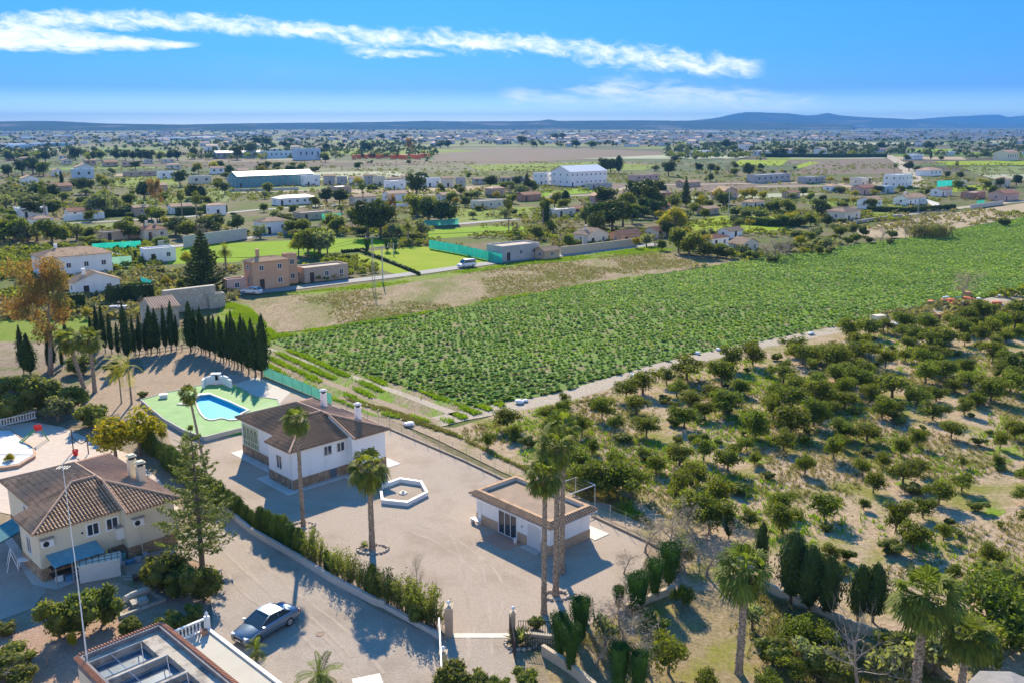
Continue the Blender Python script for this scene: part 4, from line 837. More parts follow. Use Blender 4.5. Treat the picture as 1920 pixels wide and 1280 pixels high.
def crate(loc, s, rz, mt, label, cat='crate', name='storage_crate', group=None):
    m = MB(); x, y, z_ = s; tk = .04
    m.box((0, 0, tk / 2), (x, y, tk)); 
    for sx in (-1, 1): m.box((sx * (x - tk) / 2, 0, z_ / 2 + tk / 2), (tk, y, z_)); m.box((0, sx * (y - tk) / 2, z_ / 2 + tk / 2), (x - 2 * tk, tk, z_))
    m.box((0, 0, z_ + tk * .9), (x + .04, y + .04, tk)); m.box((0, 0, z_ * .6), (x + .02, y + .02, .04)); o = m.build(name, mt); o.location = loc; o.rotation_euler = (0, 0, rz); return tag(o, label, cat, group)
k = 0
for a, b, s, mi, lab in ((.9, -.7, (.5, .4, .45), 0, 'white crate on the ground at the left end of the lean-to'), (1.5, -1.2, (.6, .4, .4), 1, 'blue crate on the ground inside the lean-to'), (2.2, -.6, (.5, .5, .6), 0, 'white crate in the middle of the lean-to'), (2.9, -1.1, (.45, .4, .5), 3, 'grey crate beside the white one in the lean-to'), (3.5, -.7, (.4, .4, .7), 2, 'tall teal crate at the right end of the lean-to'),
                     (4.6, -.6, (.4, .3, .7), 5, 'brown box by the villa wall right of the lean-to'), (5.9, -1.7, (.9, .3, .25), 1, 'long blue box on the ground right of the lean-to')):
    crate(tuple(L2W(lh, a, b)), s, lh.rotation_euler.z + cr_.uniform(-.2, .2), CLUT[mi], lab)
def barrel(a, b, r, h, mi, lab, cat='barrel', nm='barrel'):
    m = MB(); m.lathe([(r * .85, 0), (r, h * .25), (r, h * .75), (r * .85, h * .97), (r * .5, h), (r * .2, h * 1.02)], 12); o = m.build(nm, CLUT[mi]); o.location = L2W(lh, a, b); tag(o, lab, cat)
barrel(5.2, -1.0, .22, .95, 0, 'tall white barrel by the cream villa wall'); barrel(5.0, -1.5, .17, .5, 0, 'short white drum in front of the tall barrel'); barrel(6.3, -1.9, .25, .45, 3, 'grey drum below the villa wall'); barrel(5.7, -.7, .2, .6, 2, 'teal drum under the boiler'); barrel(7.0, -1.7, .2, .5, 3, 'dark grey drum at the villa stone plinth')
m = MB(); m.tube([(0, 0, 0), (0, 0, 1.1), (0, 0, 1.5)], [.22, .16, .03], 8); m.box((0, 0, .02), (.4, .4, .04)); o = m.build('parasol', CLUT[4]); o.location = L2W(lh, 4.25, -1.3); tag(o, 'folded yellow parasol standing beside the blue lean-to roof', 'parasol')
# cabinet with battened white top
cab = thing('storage_cabinet', 'large white storage cabinet with battened top in front of the lean-to', 'cabinet', tuple((G(150, 1100) + G(226, 1085)) / 2 + Vector((-.45, 1.05, 0))), math.atan2(1.21, 2.48))
m = MB(); m.bx(-1.4, -.6, 0, 1.4, .6, 1.35); m.build('body', mat('cabinet_body', (.62, .60, .56), (.68, .66, .61), scale=2), cab)
m = MB(); m.bx(-1.46, -.66, 1.35, 1.46, .66, 1.42); 
m.build('top', mat('cabinet_top', (.76, .72, .62), (.70, .65, .54), scale=2), cab)
m = MB()
for x in np.linspace(-1.3, 1.3, 7): m.bx(x - .035, -.66, 1.421, x + .035, .66, 1.46)
m.bx(-1.46, -.33, 1.421, 1.46, -.27, 1.468); m.bx(-1.46, .27, 1.421, 1.46, .33, 1.468); m.build('batten', mat('batten', (.28, .22, .17)), cab)
# table by the side of the villa, white swing frame
t = thing('garden_table', 'small white table beside the cream villa side wall', 'table', tuple(G(47, 1064)), R(20)); m = MB(); m.bx(-.45, -.35, .70, .45, .35, .75); m.build('tabletop', WHITEM, t)
for sx in (-1, 1):
    for sy in (-1, 1): m = MB(); m.bx(sx * .4 - .03, sy * .3 - .03, 0, sx * .4 + .03, sy * .3 + .03, .7); m.build('leg', WHITEM, t)
t = thing('clothes_rack', 'white metal a-frame rack standing on the gravel left of the villa', 'rack', tuple(G(24, 1064)), R(-60)); m = MB()
for s in (-1, 1): m.tube([(s * .7, -.4, 0), (s * .55, 0, 1.5)], .03, 5); m.tube([(s * .7, .4, 0), (s * .55, 0, 1.5)], .03, 5)
m.tube([(-.55, 0, 1.5), (.55, 0, 1.5)], .035, 5); m.build('frame', WHITEM, t)

# paved slab round the white villa
m = MB(); z_ = .034
m.prism([tuple(L2W(wh, *p))[:2] for p in ((-1.0, -.75), (5.2, -.75), (5.2, -1.6), (11.3, -1.6), (11.3, 13.2), (.6, 13.2), (.6, 5.0), (-1.0, 5.0))], .0, .05); struct(m.build('pavement', mat('slab_paving', (.50, .49, .46), (.58, .57, .54), scale=1.5, detail=5)))

# ------------------------------------------------------------------ pool house
ph = thing('pool_house', 'small white flat-roofed building with tiled parapet behind the three tall palms', 'outbuilding', (2.98, 65.51, 0), ZR(47))
W_, D_, E_ = 4.6, 8.8, 2.55
m = MB(); m.prism([(0, 0), (W_, 0), (W_, D_), (0, D_)], 0, E_); m.build('wall', WHITE, ph)
m = MB()
for a, b in ((0, 1.0), (2.6, 3.7), (6.05, 8.15), (8.62, 8.8)): m.bx(-.04, a, 0, 0, b, .85)
m.bx(-.04, -.04, 0, W_ + .04, 0, .85); m.bx(W_, 0, 0, W_ + .04, D_, .85); m.bx(0, D_, 0, W_, D_ + .04, .85); m.build('plinth', CLAD, ph)
m = MB(); m.bx(.25, .25, E_ + .0, W_ - .25, D_ - .25, E_ + .06); m.build('roof', mat('roof_screed', (.30, .215, .15), (.36, .265, .185), scale=.7, rough=.95, detail=6, c3=(.27, .20, .15), s3=.4, t3=(.5, .7)), ph)
m = MB(); pz = E_ + .34
for a, b, c, d in ((0, 0, W_, .25), (0, D_ - .25, W_, D_), (0, .25, .25, D_ - .25), (W_ - .25, .25, W_, D_ - .25)): m.bx(a, b, E_ - .002, c, d, pz)
par = m.build('parapet', GRW if 'GRW' in globals() else mat('grey_render', (.48, .46, .42), (.56, .54, .49), scale=.8, rough=.9, detail=6), ph)
m = MB(); o_ = .5; s = .45
zf = {'f': lambda a, b: pz - .02 + s * b, 'b': lambda a, b: pz - .02 - s * (b - D_), 'l': lambda a, b: pz - .02 + s * a, 'r': lambda a, b: pz - .02 - s * (a - W_)}
q = .28
tiles(m, [(-o_, -o_), (W_ + o_, -o_), (W_ - .0, 0), (0, 0)], zf['f'], (0, 1)); tiles(m, [(-o_, D_ + o_), (0, D_), (W_, D_), (W_ + o_, D_ + o_)], zf['b'], (0, -1))
tiles(m, [(-o_, -o_), (0, 0), (0, D_), (-o_, D_ + o_)], zf['l'], (1, 0)); tiles(m, [(W_ + o_, -o_), (W_, 0), (W_, D_), (W_ + o_, D_ + o_)], zf['r'], (-1, 0))
for a, b, c, d in ((-.02, -.02, W_ + .02, .27), (-.02, D_ - .27, W_ + .02, D_ + .02), (-.02, .27, .27, D_ - .27), (W_ - .27, .27, W_ + .02, D_ - .27)): m.bx(a, b, pz, c, d, pz + .05)
m.build('roof_tiles', [TILEBR2, GROOVE_SHADE], ph)
m = MB(); m.bx(-o_ + .06, -o_ + .06, E_ - .16, W_ + o_ - .06, 0, E_ - .10); m.bx(-o_ + .06, 0, E_ - .16, -.002, D_ + o_ - .06, E_ - .10); m.build('eaves', WHITE, ph)
window(ph, (0, 4.88, 1.06), 2.1, 1.95, 'x-', bars=2, hbars=0, name='glass_door', fw=.08)
m = MB(); m.bx(-.05, 1.05, 0, .01, 2.5, 1.95); o = m.build('roller_door', mat('roller_door', (.66, .66, .66), rough=.5), ph); o['label'] = 'white up-and-over door'
m = MB(); 
for i in range(9): m.bx(-.062, 1.1, .1 + i * .2, -.05, 2.45, .12 + i * .2)
m.build('slat', METAL, o)
m = MB(); m.bx(-.05, 8.16, 0, .01, 8.6, 1.8); m.build('door', WHITEM, ph)
m = MB(); m.tube([(-.05, 3.1, 1.5), (-.15, 3.1, 1.5)], .07, 6); m.build('wall_lamp', METAL, ph)
m = MB(); m.prism([tuple(L2W(ph, *p))[:2] for p in ((-1.95, 3.1), (-.05, 3.1), (-.05, 6.0), (-1.95, 6.0))], .0, .06); struct(m.build('terracotta_patio', mat('patio_tile', (.44, .24, .17), (.50, .29, .21), scale=4, rough=.8)))
m = MB(); m.prism([tuple(L2W(ph, *p))[:2] for p in ((W_ + .05, -.6), (6.4, -.6), (6.4, 9.4), (W_ + .05, 9.4))], .0, .06); struct(m.build('pavement', PALEC))
m = MB(); m.prism([tuple(L2W(ph, *p))[:2] for p in ((-.7, .8), (-.02, .8), (-.02, 2.7), (-.7, 2.7))], .0, .07); struct(m.build('doorstep', CONC))
pot(L2W(ph, -.5, 3.45), .16, .5, WHITEM, label='tall white pot beside the glass door of the pool house')
t = thing('garden_bench', 'low white bench at the far corner of the pool house', 'bench', tuple(L2W(ph, -.35, 8.5)), ph.rotation_euler.z + math.pi / 2); m = MB(); m.bx(-.5, -.2, .38, .5, .2, .43); m.build('seat', WHITEM, t)
for s in (-1, 1): m = MB(); m.bx(s * .42 - .03, -.18, 0, s * .42 + .03, .18, .38); m.build('leg', WHITEM, t)

# ------------------------------------------------------------------ roofs of the building at the bottom left and its terrace
P0, P1_, P2_ = G(152, 1237, 3.2), G(301, 1169, 3.2), G(437, 1280, 3.2)
uu = (P2_ - P1_).normalized(); rzb = math.atan2(uu.y, uu.x)
tb = thing('flat_roofed_house', 'low house with tile-edged flat roof and sunken courts, bottom left corner', 'house', (P1_.x, P1_.y, 0), rzb)
Wb, Lb, Hb = 5.0, 15.0, 3.0          # local x runs along the roof edge towards the camera, local -y back to the left
SCR = mat('roof_concrete', (.44, .39, .32), (.54, .48, .40), scale=.9, rough=.95, detail=7, c3=(.15, .13, .12), s3=.7, t3=(.48, .66))
m = MB(); m.bx(0, -Wb, 0, Lb, 0, Hb - .5); m.build('wall', CREAM, tb)
m = MB(); pits = [(1.35, -4.3, 3.4, -.95), (4.0, -4.3, 6.1, -.95), (6.7, -4.3, 8.8, -.95), (9.4, -4.3, 11.5, -.95)]
pits = [(.75, -4.6, 2.95, -1.5), (3.25, -4.6, 5.4, -1.1), (5.7, -4.6, 7.9, -1.1), (8.2, -4.6, 10.4, -1.1)]
x = .25
for p in pits: m.bx(x, -4.75, Hb - .5, p[0], -.25, Hb); x = p[2]; m.bx(p[0], p[3], Hb - .5, p[2], -.25, Hb); m.bx(p[0], -4.75, Hb - .5, p[2], p[1], Hb)
m.bx(x, -4.75, Hb - .5, Lb, -.25, Hb); m.build('roof', SCR, tb)
pm = mat('wet_sheet', (.05, .09, .13), (.10, .17, .23), scale=1.2, rough=.35, spec=.5, c3=(.015, .02, .025), s3=1.1, t3=(.56, .62))
for i, p in enumerate(pits):
    m = MB(); m.bx(p[0], p[1], Hb - .498, p[2], p[3], Hb - .42); m.build('roof_light', pm, tb)
    m = MB()
    for xx in (p[0] + .03, p[2] - .03): m.tube([(xx, p[1], Hb + .02), (xx, p[3], Hb + .02)], .03, 4)
    m.tube([(p[0], p[3] - .1, Hb + .06), (p[2], p[3] - .9, Hb + .06)], .025, 4); m.tube([(p[0], p[1] + 1.2, Hb + .05), (p[2], p[1] + 1.2, Hb + .05)], .025, 4); m.tube([(p[0] + .9, p[1], Hb + .08), (p[0] + .9, p[3], Hb + .08)], .02, 4); m.build('metal_bar', METAL, tb)
m = MB()
for a, b, c, d in ((0, -Wb, .25, 0), (.25, -.25, Lb, 0), (.25, -Wb, Lb, -Wb + .25)): m.bx(a, b, Hb - .5, c, d, Hb + .28)
pr = m.build('parapet', mat('parapet_dark', (.14, .14, .16), (.22, .21, .21), scale=2, rough=.8), tb)
m = MB(); n_ = int(Lb / .18)
for i in range(n_): m.tube([(.1 + i * .18, -.10, Hb + .30), (.1 + i * .18, .20, Hb + .24)], .065, 6); m.tube([(.1 + i * .18, -Wb - .2, Hb + .24), (.1 + i * .18, -Wb + .1, Hb + .3)], .065, 6)
for i in range(int(Wb / .18)): m.tube([(-.2, -.1 - i * .18, Hb + .24), (.1, -.1 - i * .18, Hb + .30)], .065, 6)
m.build('coping_tiles', TILERD, pr)
mast = thing('radio_mast', 'tall thin white aerial mast rising from the bottom left roof', 'mast', (P0.x + .3, P0.y + .1, 2.9), 0)
m = MB(); m.tube([(0, 0, 0), (0, 0, 6), (-.05, 0, 12.2)], [.05, .035, .02], 6); m.build('pole', WHITEM, mast)
m = MB(); m.tube([(-.05, 0, 10.5), (.45, .1, 11.6)], .012, 4); m.tube([(-.35, 0, 12.0), (.3, 0, 12.0)], .012, 4)
for i in range(5): m.tube([(-.3 + i * .14, -.25, 12.0), (-.3 + i * .14, .25, 12.0)], .01, 3)
m.build('aerial', METAL, mast)
T = [G(335, 1196, 1.0), G(390, 1178, 1.0), G(455, 1223, 1.0), G(530, 1285, 1.0)]
vdir = Vector((-uu.y, uu.x, 0)); pb = [P1_ + uu * 1.4, P1_ + uu * 1.4 + vdir * 3.1, P1_ + uu * 15 + vdir * 3.1, P1_ + uu * 15]
t0 = T[1]; a_ = (t0 - Vector((P1_.x, P1_.y, 1.0))); ua, va = a_.dot(uu), a_.dot(vdir)
tr = thing('terrace', 'pale paved raised terrace with white balustrade beside the bottom left house', 'terrace', (P1_.x, P1_.y, 0), rzb)
m = MB(); m.bx(ua, .02, 0, Lb, va, 1.0); m.build('paving', mat('terrace_slab', (.47, .44, .37), (.52, .49, .42), scale=.6, rough=.85, detail=6), tr)
m = MB(); m.bx(ua + .2, va - .16, 1.0, Lb, va + .06, 1.12); m.build('kerb', FRAMEW, tr)
bal = thing('balustrade', 'short white balustrade with square corner post on the raised terrace', 'balustrade', tuple(P1_ + uu * ua), rzb); bal.location.z = 1.0
m = MB(); m.bx(-.02, .1, .78, .14, va - .15, .88); m.bx(-.02, .1, 0, .14, va - .15, .1); m.build('rail', FRAMEW, bal)
m = MB(); m.bx(-.1, va - .2, 0, .2, va + .1, .95); m.lathe([(.05, .95), (.12, 1.05), (.12, 1.15), (.03, 1.28)], 8, c=(.05, va - .05, 0)); m.build('post', FRAMEW, bal)
for i in range(int((va - .4) / .24)): m = MB(); m.lathe([(.05, .1), (.08, .25), (.04, .5), (.07, .65), (.05, .78)], 8, c=(.06, .25 + i * .24, 0)); m.build('baluster', FRAMEW, bal)
m = MB()
for i in range(int((va - .4) / .24)): pass
pot(tuple(P1_ + uu * (ua + .5) + vdir * (va - .5)), .22, .35, TERR, label='terracotta pot in the corner of the raised terrace').location.z = 1.0

# ------------------------------------------------------------------ yard: planter, walls, gates, fences
hx = [G(*p) for p in ((711, 916), (750, 902), (791, 908), (803, 929), (764, 949), (715, 944))]
hc = sum(hx, Vector()) / 6; t = thing('hexagonal_planter', 'white hexagonal low-walled planter on the gravel yard', 'planter', tuple(hc))
m = MB()
for i in range(6):
    a, b = hx[i] - hc, hx[(i + 1) % 6] - hc; ia, ib = a * .90, b * .90
    V = [(a.x, a.y, 0), (b.x, b.y, 0), (b.x, b.y, .42), (a.x, a.y, .42), (ia.x, ia.y, 0), (ib.x, ib.y, 0), (ib.x, ib.y, .42), (ia.x, ia.y, .42)]; m.add(V, [(0, 1, 2, 3), (4, 7, 6, 5), (3, 2, 6, 7)])
m.build('rim', FRAMEW, t)
m = MB(); m.lathe([(.42, .03), (.42, .10), (.12, .16), (.12, .30)], 6); m.build('centre_stone', PALEC, t)
def wall_run(pts, h, th, mt, label, name='boundary_wall', z=0.0, cap=None, group=None, cat='wall'):
    P = [Vector((p[0], p[1], 0)) for p in pts]; o = P[0].copy(); t = thing(name, label, cat, tuple(o), 0, group); m = MB(); c = MB()
    for i in range(len(P) - 1):
        a, b = P[i] - o, P[i + 1] - o; d = b - a; L_ = d.length; r_ = math.atan2(d.y, d.x); mid = (a + b) / 2; m.box((mid.x, mid.y, h / 2 + z), (L_ + th * .5, th, h), r_)
        c.box((mid.x, mid.y, h + z + .03), (L_ + th * .5, th + .08, .06), r_)
    m.build('wall_body', mt, t); c.build('coping', cap or mt, t); return t
GRW = mat('grey_render', (.48, .46, .42), (.56, .54, .49), scale=.8, rough=.9, detail=6)
KERBM = mat('kerb_stone', (.30, .24, .18), (.37, .30, .23), scale=2, rough=.95)
BEIGEW = mat('beige_render', (.50, .41, .29), (.58, .48, .35), scale=.8, rough=.9, detail=6, c3=(.38, .31, .22), s3=.5, t3=(.55, .75))
wall_run(gp([(418, 955), (470, 1000), (545, 1043), (620, 1090), (700, 1132), (722, 1140)]), .55, .16, GRW, 'low pale wall under the hedge between the drive and the gravel yard')
wall_run(gp([(722, 1140), (808, 1188), (826, 1200)]), .35, .16, GRW, 'lower end of the hedge wall next to the gate')
wall_run(gp([(985, 1200), (1040, 1206)]), .55, .2, BEIGEW, 'short beige wall under the railing right of the gate')
wall_run(gp([(1018, 1228), (1070, 1262), (1150, 1330)]), .7, .2, BEIGEW, 'beige wall running down to the bottom edge below the topiaries')
wall_run(gp([(1170, 1148), (1264, 1110)]), .55, .2, BEIGEW, 'beige wall behind the row of flared topiaries')
wall_run(gp([(1418, 1098), (1545, 1158), (1660, 1204), (1760, 1250)]), .6, .2, BEIGEW, 'beige garden wall below the dark cypresses')
wall_run(gp([(640, 766), (730, 804), (870, 864), (960, 907)]), .14, .16, KERBM, 'low kerb wall along the right side of the gravel yard')
wall_run(gp([(1112, 968), (1218, 1018), (1262, 1040)]), .14, .16, KERBM, 'low kerb wall right of the pool house')
def pillar(px, h, w_, label, m_=BEIGEW, lamp=True, wd=None, rz=0):
    t = thing('gate_pillar', label, 'pillar', tuple(G(*px)), rz); m = MB(); wd = wd or w_; m.bx(-w_ / 2, -wd / 2, 0, w_ / 2, wd / 2, h); m.build('shaft', m_, t)
    m = MB(); m.bx(-w_ / 2 - .05, -wd / 2 - .05, h, w_ / 2 + .05, wd / 2 + .05, h + .07); m.bx(-w_ / 2 + .06, -wd / 2 + .06, h + .07, w_ / 2 - .06, wd / 2 - .06, h + .12); m.build('cap', BEIGEW, t)
    if lamp: m = MB(); m.lathe([(.05, 0), (.06, .06), (.12, .12), (.13, .24), (.05, .32)], 10, c=(0, 0, h + .12)); m.build('lamp', FRAMEW, t)
    return t
PILM = mat('pillar_face', (.42, .30, .21), (.50, .38, .27), scale=2, rough=.9)
pillar((842, 1190), 2.1, .5, 'tall broad gate pillar with lamp at the left of the entrance', PILM, wd=.75)
pillar((962, 1192), 1.75, .32, 'slim gate pillar with white lamp at the right of the entrance', PILM)
pillar((832, 1262), 1.45, .42, 'shorter gate pillar nearest the bottom edge', BEIGEW, lamp=True)
t = thing('sliding_gate', 'white metal gate leaf swung back towards the camera left of the entrance', 'gate', tuple(G(824, 1198))); A = G(824, 1198); Bq = G(829, 1300) - A
m = MB(); n_ = 16
for i in range(n_ + 1): p = Bq * (i / n_); m.tube([(p.x, p.y, .1), (p.x, p.y, 1.55)], .022, 4)
m.tube([(0, 0, .12), (Bq.x, Bq.y, .12)], .03, 4); m.build('bars', RUST, t); m = MB(); m.tube([(0, 0, 1.58), (Bq.x, Bq.y, 1.58)], .06, 6); m.build('top_rail', WHITEM, t)
t = thing('sliding_gate', 'dark metal gate leaf opened outwards at the right pillar', 'gate', tuple(G(955, 1188))); A = G(955, 1188); Bq = G(966, 1242) - A
m = MB()
for i in range(13): p = Bq * (i / 12); m.tube([(p.x, p.y, .1), (p.x, p.y, 1.5)], .02, 4)
m.tube([(0, 0, .12), (Bq.x, Bq.y, .12)], .025, 4); m.tube([(0, 0, 1.5), (Bq.x, Bq.y, 1.5)], .03, 4); m.build('bars', RUST, t)
struct(ribbon('threshold', [(850, 1191), (955, 1191)], .55, PALEC, .03))
def railing(pts, h, label, z=0, step=.16, m_=RUST, name='railing', post=.02, every=None, group=None, cat='railing', rails=(0.08, 1)):
    P = [Vector((p[0], p[1], 0)) for p in pts]; o = P[0].copy(); t = thing(name, label, cat, (o.x, o.y, z), 0, group); m = MB()
    for i in range(len(P) - 1):
        a, b = P[i] - o, P[i + 1] - o; n_ = max(1, int((b - a).length / step))
        for k in range(n_ + 1): p = a.lerp(b, k / n_); m.tube([(p.x, p.y, 0), (p.x, p.y, h)], post, 4)
        for rr in rails: m.tube([(a.x, a.y, h * rr), (b.x, b.y, h * rr)], post * 1.2, 4)
    m.build('bars', m_, t); return t
railing(gp([(972, 1192), (1040, 1194)]), 1.15, 'dark metal railing between the right gate pillar and the palm', z=.0)
railing(gp([(980, 1215), (1036, 1222)]), .9, 'second dark railing just below the first one right of the gate')
for pts, lab, n_ in (([(650, 766), (735, 803), (870, 861), (956, 901)], 'tall wire fence along the kerb between gravel yard and orchard', 14), ([(1115, 966), (1218, 1014), (1270, 1036)], 'wire fence stretch right of the pool house', 6)):
    P = gp(pts); t = thing('wire_fence', lab, 'fence', tuple(P[0])); m = MB(); tot = [(P[i + 1] - P[i]).length for i in range(len(P) - 1)]; Lt = sum(tot)
    def pos(s):
        for i, l in enumerate(tot):
            if s <= l or i == len(tot) - 1: return P[i].lerp(P[i + 1], s / l) - P[0]
            s -= l
    for k in range(n_): p = pos(Lt * k / (n_ - 1)); mm = MB(); mm.tube([(p.x, p.y, 0), (p.x, p.y, 1.6)], .025, 5); mm.build('post', METAL, t)
    for hgt in (.4, .8, 1.2, 1.55):
        for k in range(n_ - 1): a, b = pos(Lt * k / (n_ - 1)), pos(Lt * (k + 1) / (n_ - 1)); m.tube([(a.x, a.y, hgt), (b.x, b.y, hgt)], .006, 3)
    m.build('wire', METAL, t)
def mesh_fence(pts, h, label, c=(.06, .48, .34), z=0, thick=.03):
    P = [Vector((p[0], p[1], 0)) for p in pts]; t = thing('mesh_fence', label, 'fence', (P[0].x, P[0].y, z)); m = MB(); rg = random.Random(len(label))
    mt = MATS.get('mesh_%.2f_%.2f' % (c[0], c[1])) or mat('mesh_%.2f_%.2f' % (c[0], c[1]), c, (c[0] * 1.4 + .02, min(.8, c[1] * 1.18), c[2] * 1.15), scale=.5, rough=.7, trans=.4)
    for i in range(len(P) - 1):
        a, b = P[i] - P[0], P[i + 1] - P[0]; n_ = max(2, int((b - a).length / 2.2)); 
        for k in range(n_):
            p, q = a.lerp(b, k / n_), a.lerp(b, (k + 1) / n_); d = (q - p).normalized(); nn = Vector((-d.y, d.x, 0)) * thick
            sag = rg.uniform(0, .12); mid = (p + q) / 2; V = [(p.x, p.y, .02), (mid.x, mid.y, .02), (q.x, q.y, .02), (p.x, p.y, h), (mid.x + nn.x, mid.y + nn.y, h - sag), (q.x, q.y, h)]; m.add(V, [(0, 1, 4, 3), (1, 2, 5, 4)])
            pm_ = MB(); pm_.tube([(p.x - nn.x, p.y - nn.y, 0), (p.x - nn.x, p.y - nn.y, h + .1)], .03, 4); 
            if h < 3 and n_ < 30 and len(P) < 6: pm_.build('post', METAL, t)
    m.build('netting', mt, t); return t
mesh_fence(gp([(495, 704), (550, 727), (622, 757)]), 1.35, 'green netting fence behind the white villa, beside the weedy strip', (.10, .42, .30))
# timber fence below the cypress rows
for pts, lab in (([(255, 670), (300, 664), (362, 654)], 'low timber fence under the left row of cypresses'), ([(362, 654), (425, 678), (490, 707)], 'low timber fence under the cypress row behind the pool')):
    P = gp(pts); t = thing('timber_fence', lab, 'fence', tuple(P[0])); m = MB(); 
    for i in range(len(P) - 1):
        a, b = P[i] - P[0], P[i + 1] - P[0]; n_ = max(1, int((b - a).length / 1.6))
        for k in range(n_ + 1): p = a.lerp(b, k / n_); mm = MB(); mm.bx(p.x - .05, p.y - .05, 0, p.x + .05, p.y + .05, 1.0); mm.build('post', mat('fence_wood', (.20, .13, .09), (.28, .19, .13), scale=3), t)
        for hh in (.35, .85): m.tube([(a.x, a.y, hh), (b.x, b.y, hh)], .04, 4)
    m.build('rail', MATS['fence_wood'], t)

# ------------------------------------------------------------------ pool and green deck
import bmesh
def ring_top(outer, inner, z, name, mt, parent):
    bm = bmesh.new(); es = []
    for loop in (outer, inner):
        vs_ = [bm.verts.new((p.x, p.y, z)) for p in loop]; es += [bm.edges.new((vs_[i], vs_[(i + 1) % len(vs_)])) for i in range(len(vs_))]
    bmesh.ops.triangle_fill(bm, use_beauty=True, use_dissolve=False, edges=es)
    for f in bm.faces:
        if f.normal.z < 0: f.normal_flip()
    me = bpy.data.meshes.new(name); bm.to_mesh(me); bm.free(); me.materials.append(mt); return link(name, me, parent)
DK = [G(x, y, .5) for x, y in ((264, 749), (305, 737), (372, 722), (440, 720), (478, 742), (520, 748), (540, 790), (447, 803), (383, 819), (345, 806), (306, 784))]
dc = G(400, 770); t = thing('pool_deck', 'raised green sports-surface deck around the blue pool', 'deck', tuple(dc))
PW = [G(x, y, .5) for x, y in ((366, 748), (374, 741), (393, 739), (430, 753.5), (464, 769), (451, 775), (449, 784), (438, 786.5), (427, 786.5), (420, 784), (413, 783.5), (404, 786), (395, 786.5), (386, 784), (378, 776), (372, 764))]
loc = lambda L_: [p - dc for p in L_]
ring_top(loc(DK), loc(PW), .5, 'deck_top', SPORT, t)
m = MB(); d = loc(DK)
for i in range(len(d)): a, b = d[i], d[(i + 1) % len(d)]; m.add([(a.x, a.y, 0), (b.x, b.y, 0), (b.x, b.y, .5), (a.x, a.y, .5)], [(0, 1, 2, 3)])
m.build('deck_side', GRW, t)
m = MB()
for i in range(len(d)):
    a, b = d[i], d[(i + 1) % len(d)]; v = b - a; mid = (a + b) / 2; m.box((mid.x, mid.y, .53), (v.length, .16, .07), math.atan2(v.y, v.x))
m.build('deck_edge', mat('deck_edge', (.34, .33, .32), (.4, .39, .38), scale=2), t)
pc = G(415, 762); pt = thing('swimming_pool', 'blue swimming pool with curved white edge on the green deck', 'pool', tuple(pc)); pw = [p - pc for p in PW]; cen = sum(pw, Vector()) / len(pw)
m = MB()
for i in range(len(pw)): a, b = pw[i], pw[(i + 1) % len(pw)]; m.add([(a.x, a.y, .07), (b.x, b.y, .07), (b.x, b.y, .52), (a.x, a.y, .52)], [(0, 3, 2, 1)])
m.add([(p.x, p.y, .07) for p in pw], [tuple(range(len(pw)))]); m.build('basin', mat('pool_basin', (.02, .62, .80), (.04, .74, .88), scale=.35, rough=.6, detail=3), pt)
m = MB()
for i in range(len(pw)):
    a, b = pw[i], pw[(i + 1) % len(pw)]; ao, bo = cen + (a - cen) * 1.09, cen + (b - cen) * 1.09; ai, bi = cen + (a - cen) * .985, cen + (b - cen) * .985
    m.add([(ai.x, ai.y, .6), (bi.x, bi.y, .6), (bo.x, bo.y, .6), (ao.x, ao.y, .6), (ai.x, ai.y, .5), (bi.x, bi.y, .5), (bo.x, bo.y, .48), (ao.x, ao.y, .48)], [(0, 1, 2, 3), (4, 5, 1, 0), (3, 2, 6, 7)])
m.build('coping', PALEC, pt)
wm_ = bpy.data.materials.new('pool_water'); wm_.use_nodes = True; N, L = nodes(wm_); N.remove(N['Principled BSDF']); a = N.new('ShaderNodeBsdfTransparent'); a.inputs[0].default_value = (.78, .96, 1, 1); g = N.new('ShaderNodeBsdfGlossy'); g.inputs['Roughness'].default_value = .04; fr = N.new('ShaderNodeFresnel'); fr.inputs[0].default_value = 1.12
bp = N.new('ShaderNodeBump'); bp.inputs['Distance'].default_value = .01; nz = N.new('ShaderNodeTexNoise'); nz.inputs['Scale'].default_value = 5; tcx = N.new('ShaderNodeTexCoord'); L.new(tcx.outputs['Object'], nz.inputs['Vector']); L.new(nz.outputs[0], bp.inputs['Height']); L.new(bp.outputs[0], g.inputs['Normal'])
mx = N.new('ShaderNodeMixShader'); L.new(fr.outputs[0], mx.inputs[0]); L.new(a.outputs[0], mx.inputs[1]); L.new(g.outputs[0], mx.inputs[2]); L.new(mx.outputs[0], N['Material Output'].inputs[0])
m = MB(); m.add([(p.x, p.y, .44) for p in [cen + (q - cen) * .999 for q in reversed(pw)]], [tuple(range(len(pw)))]); m.build('water', wm_, pt)
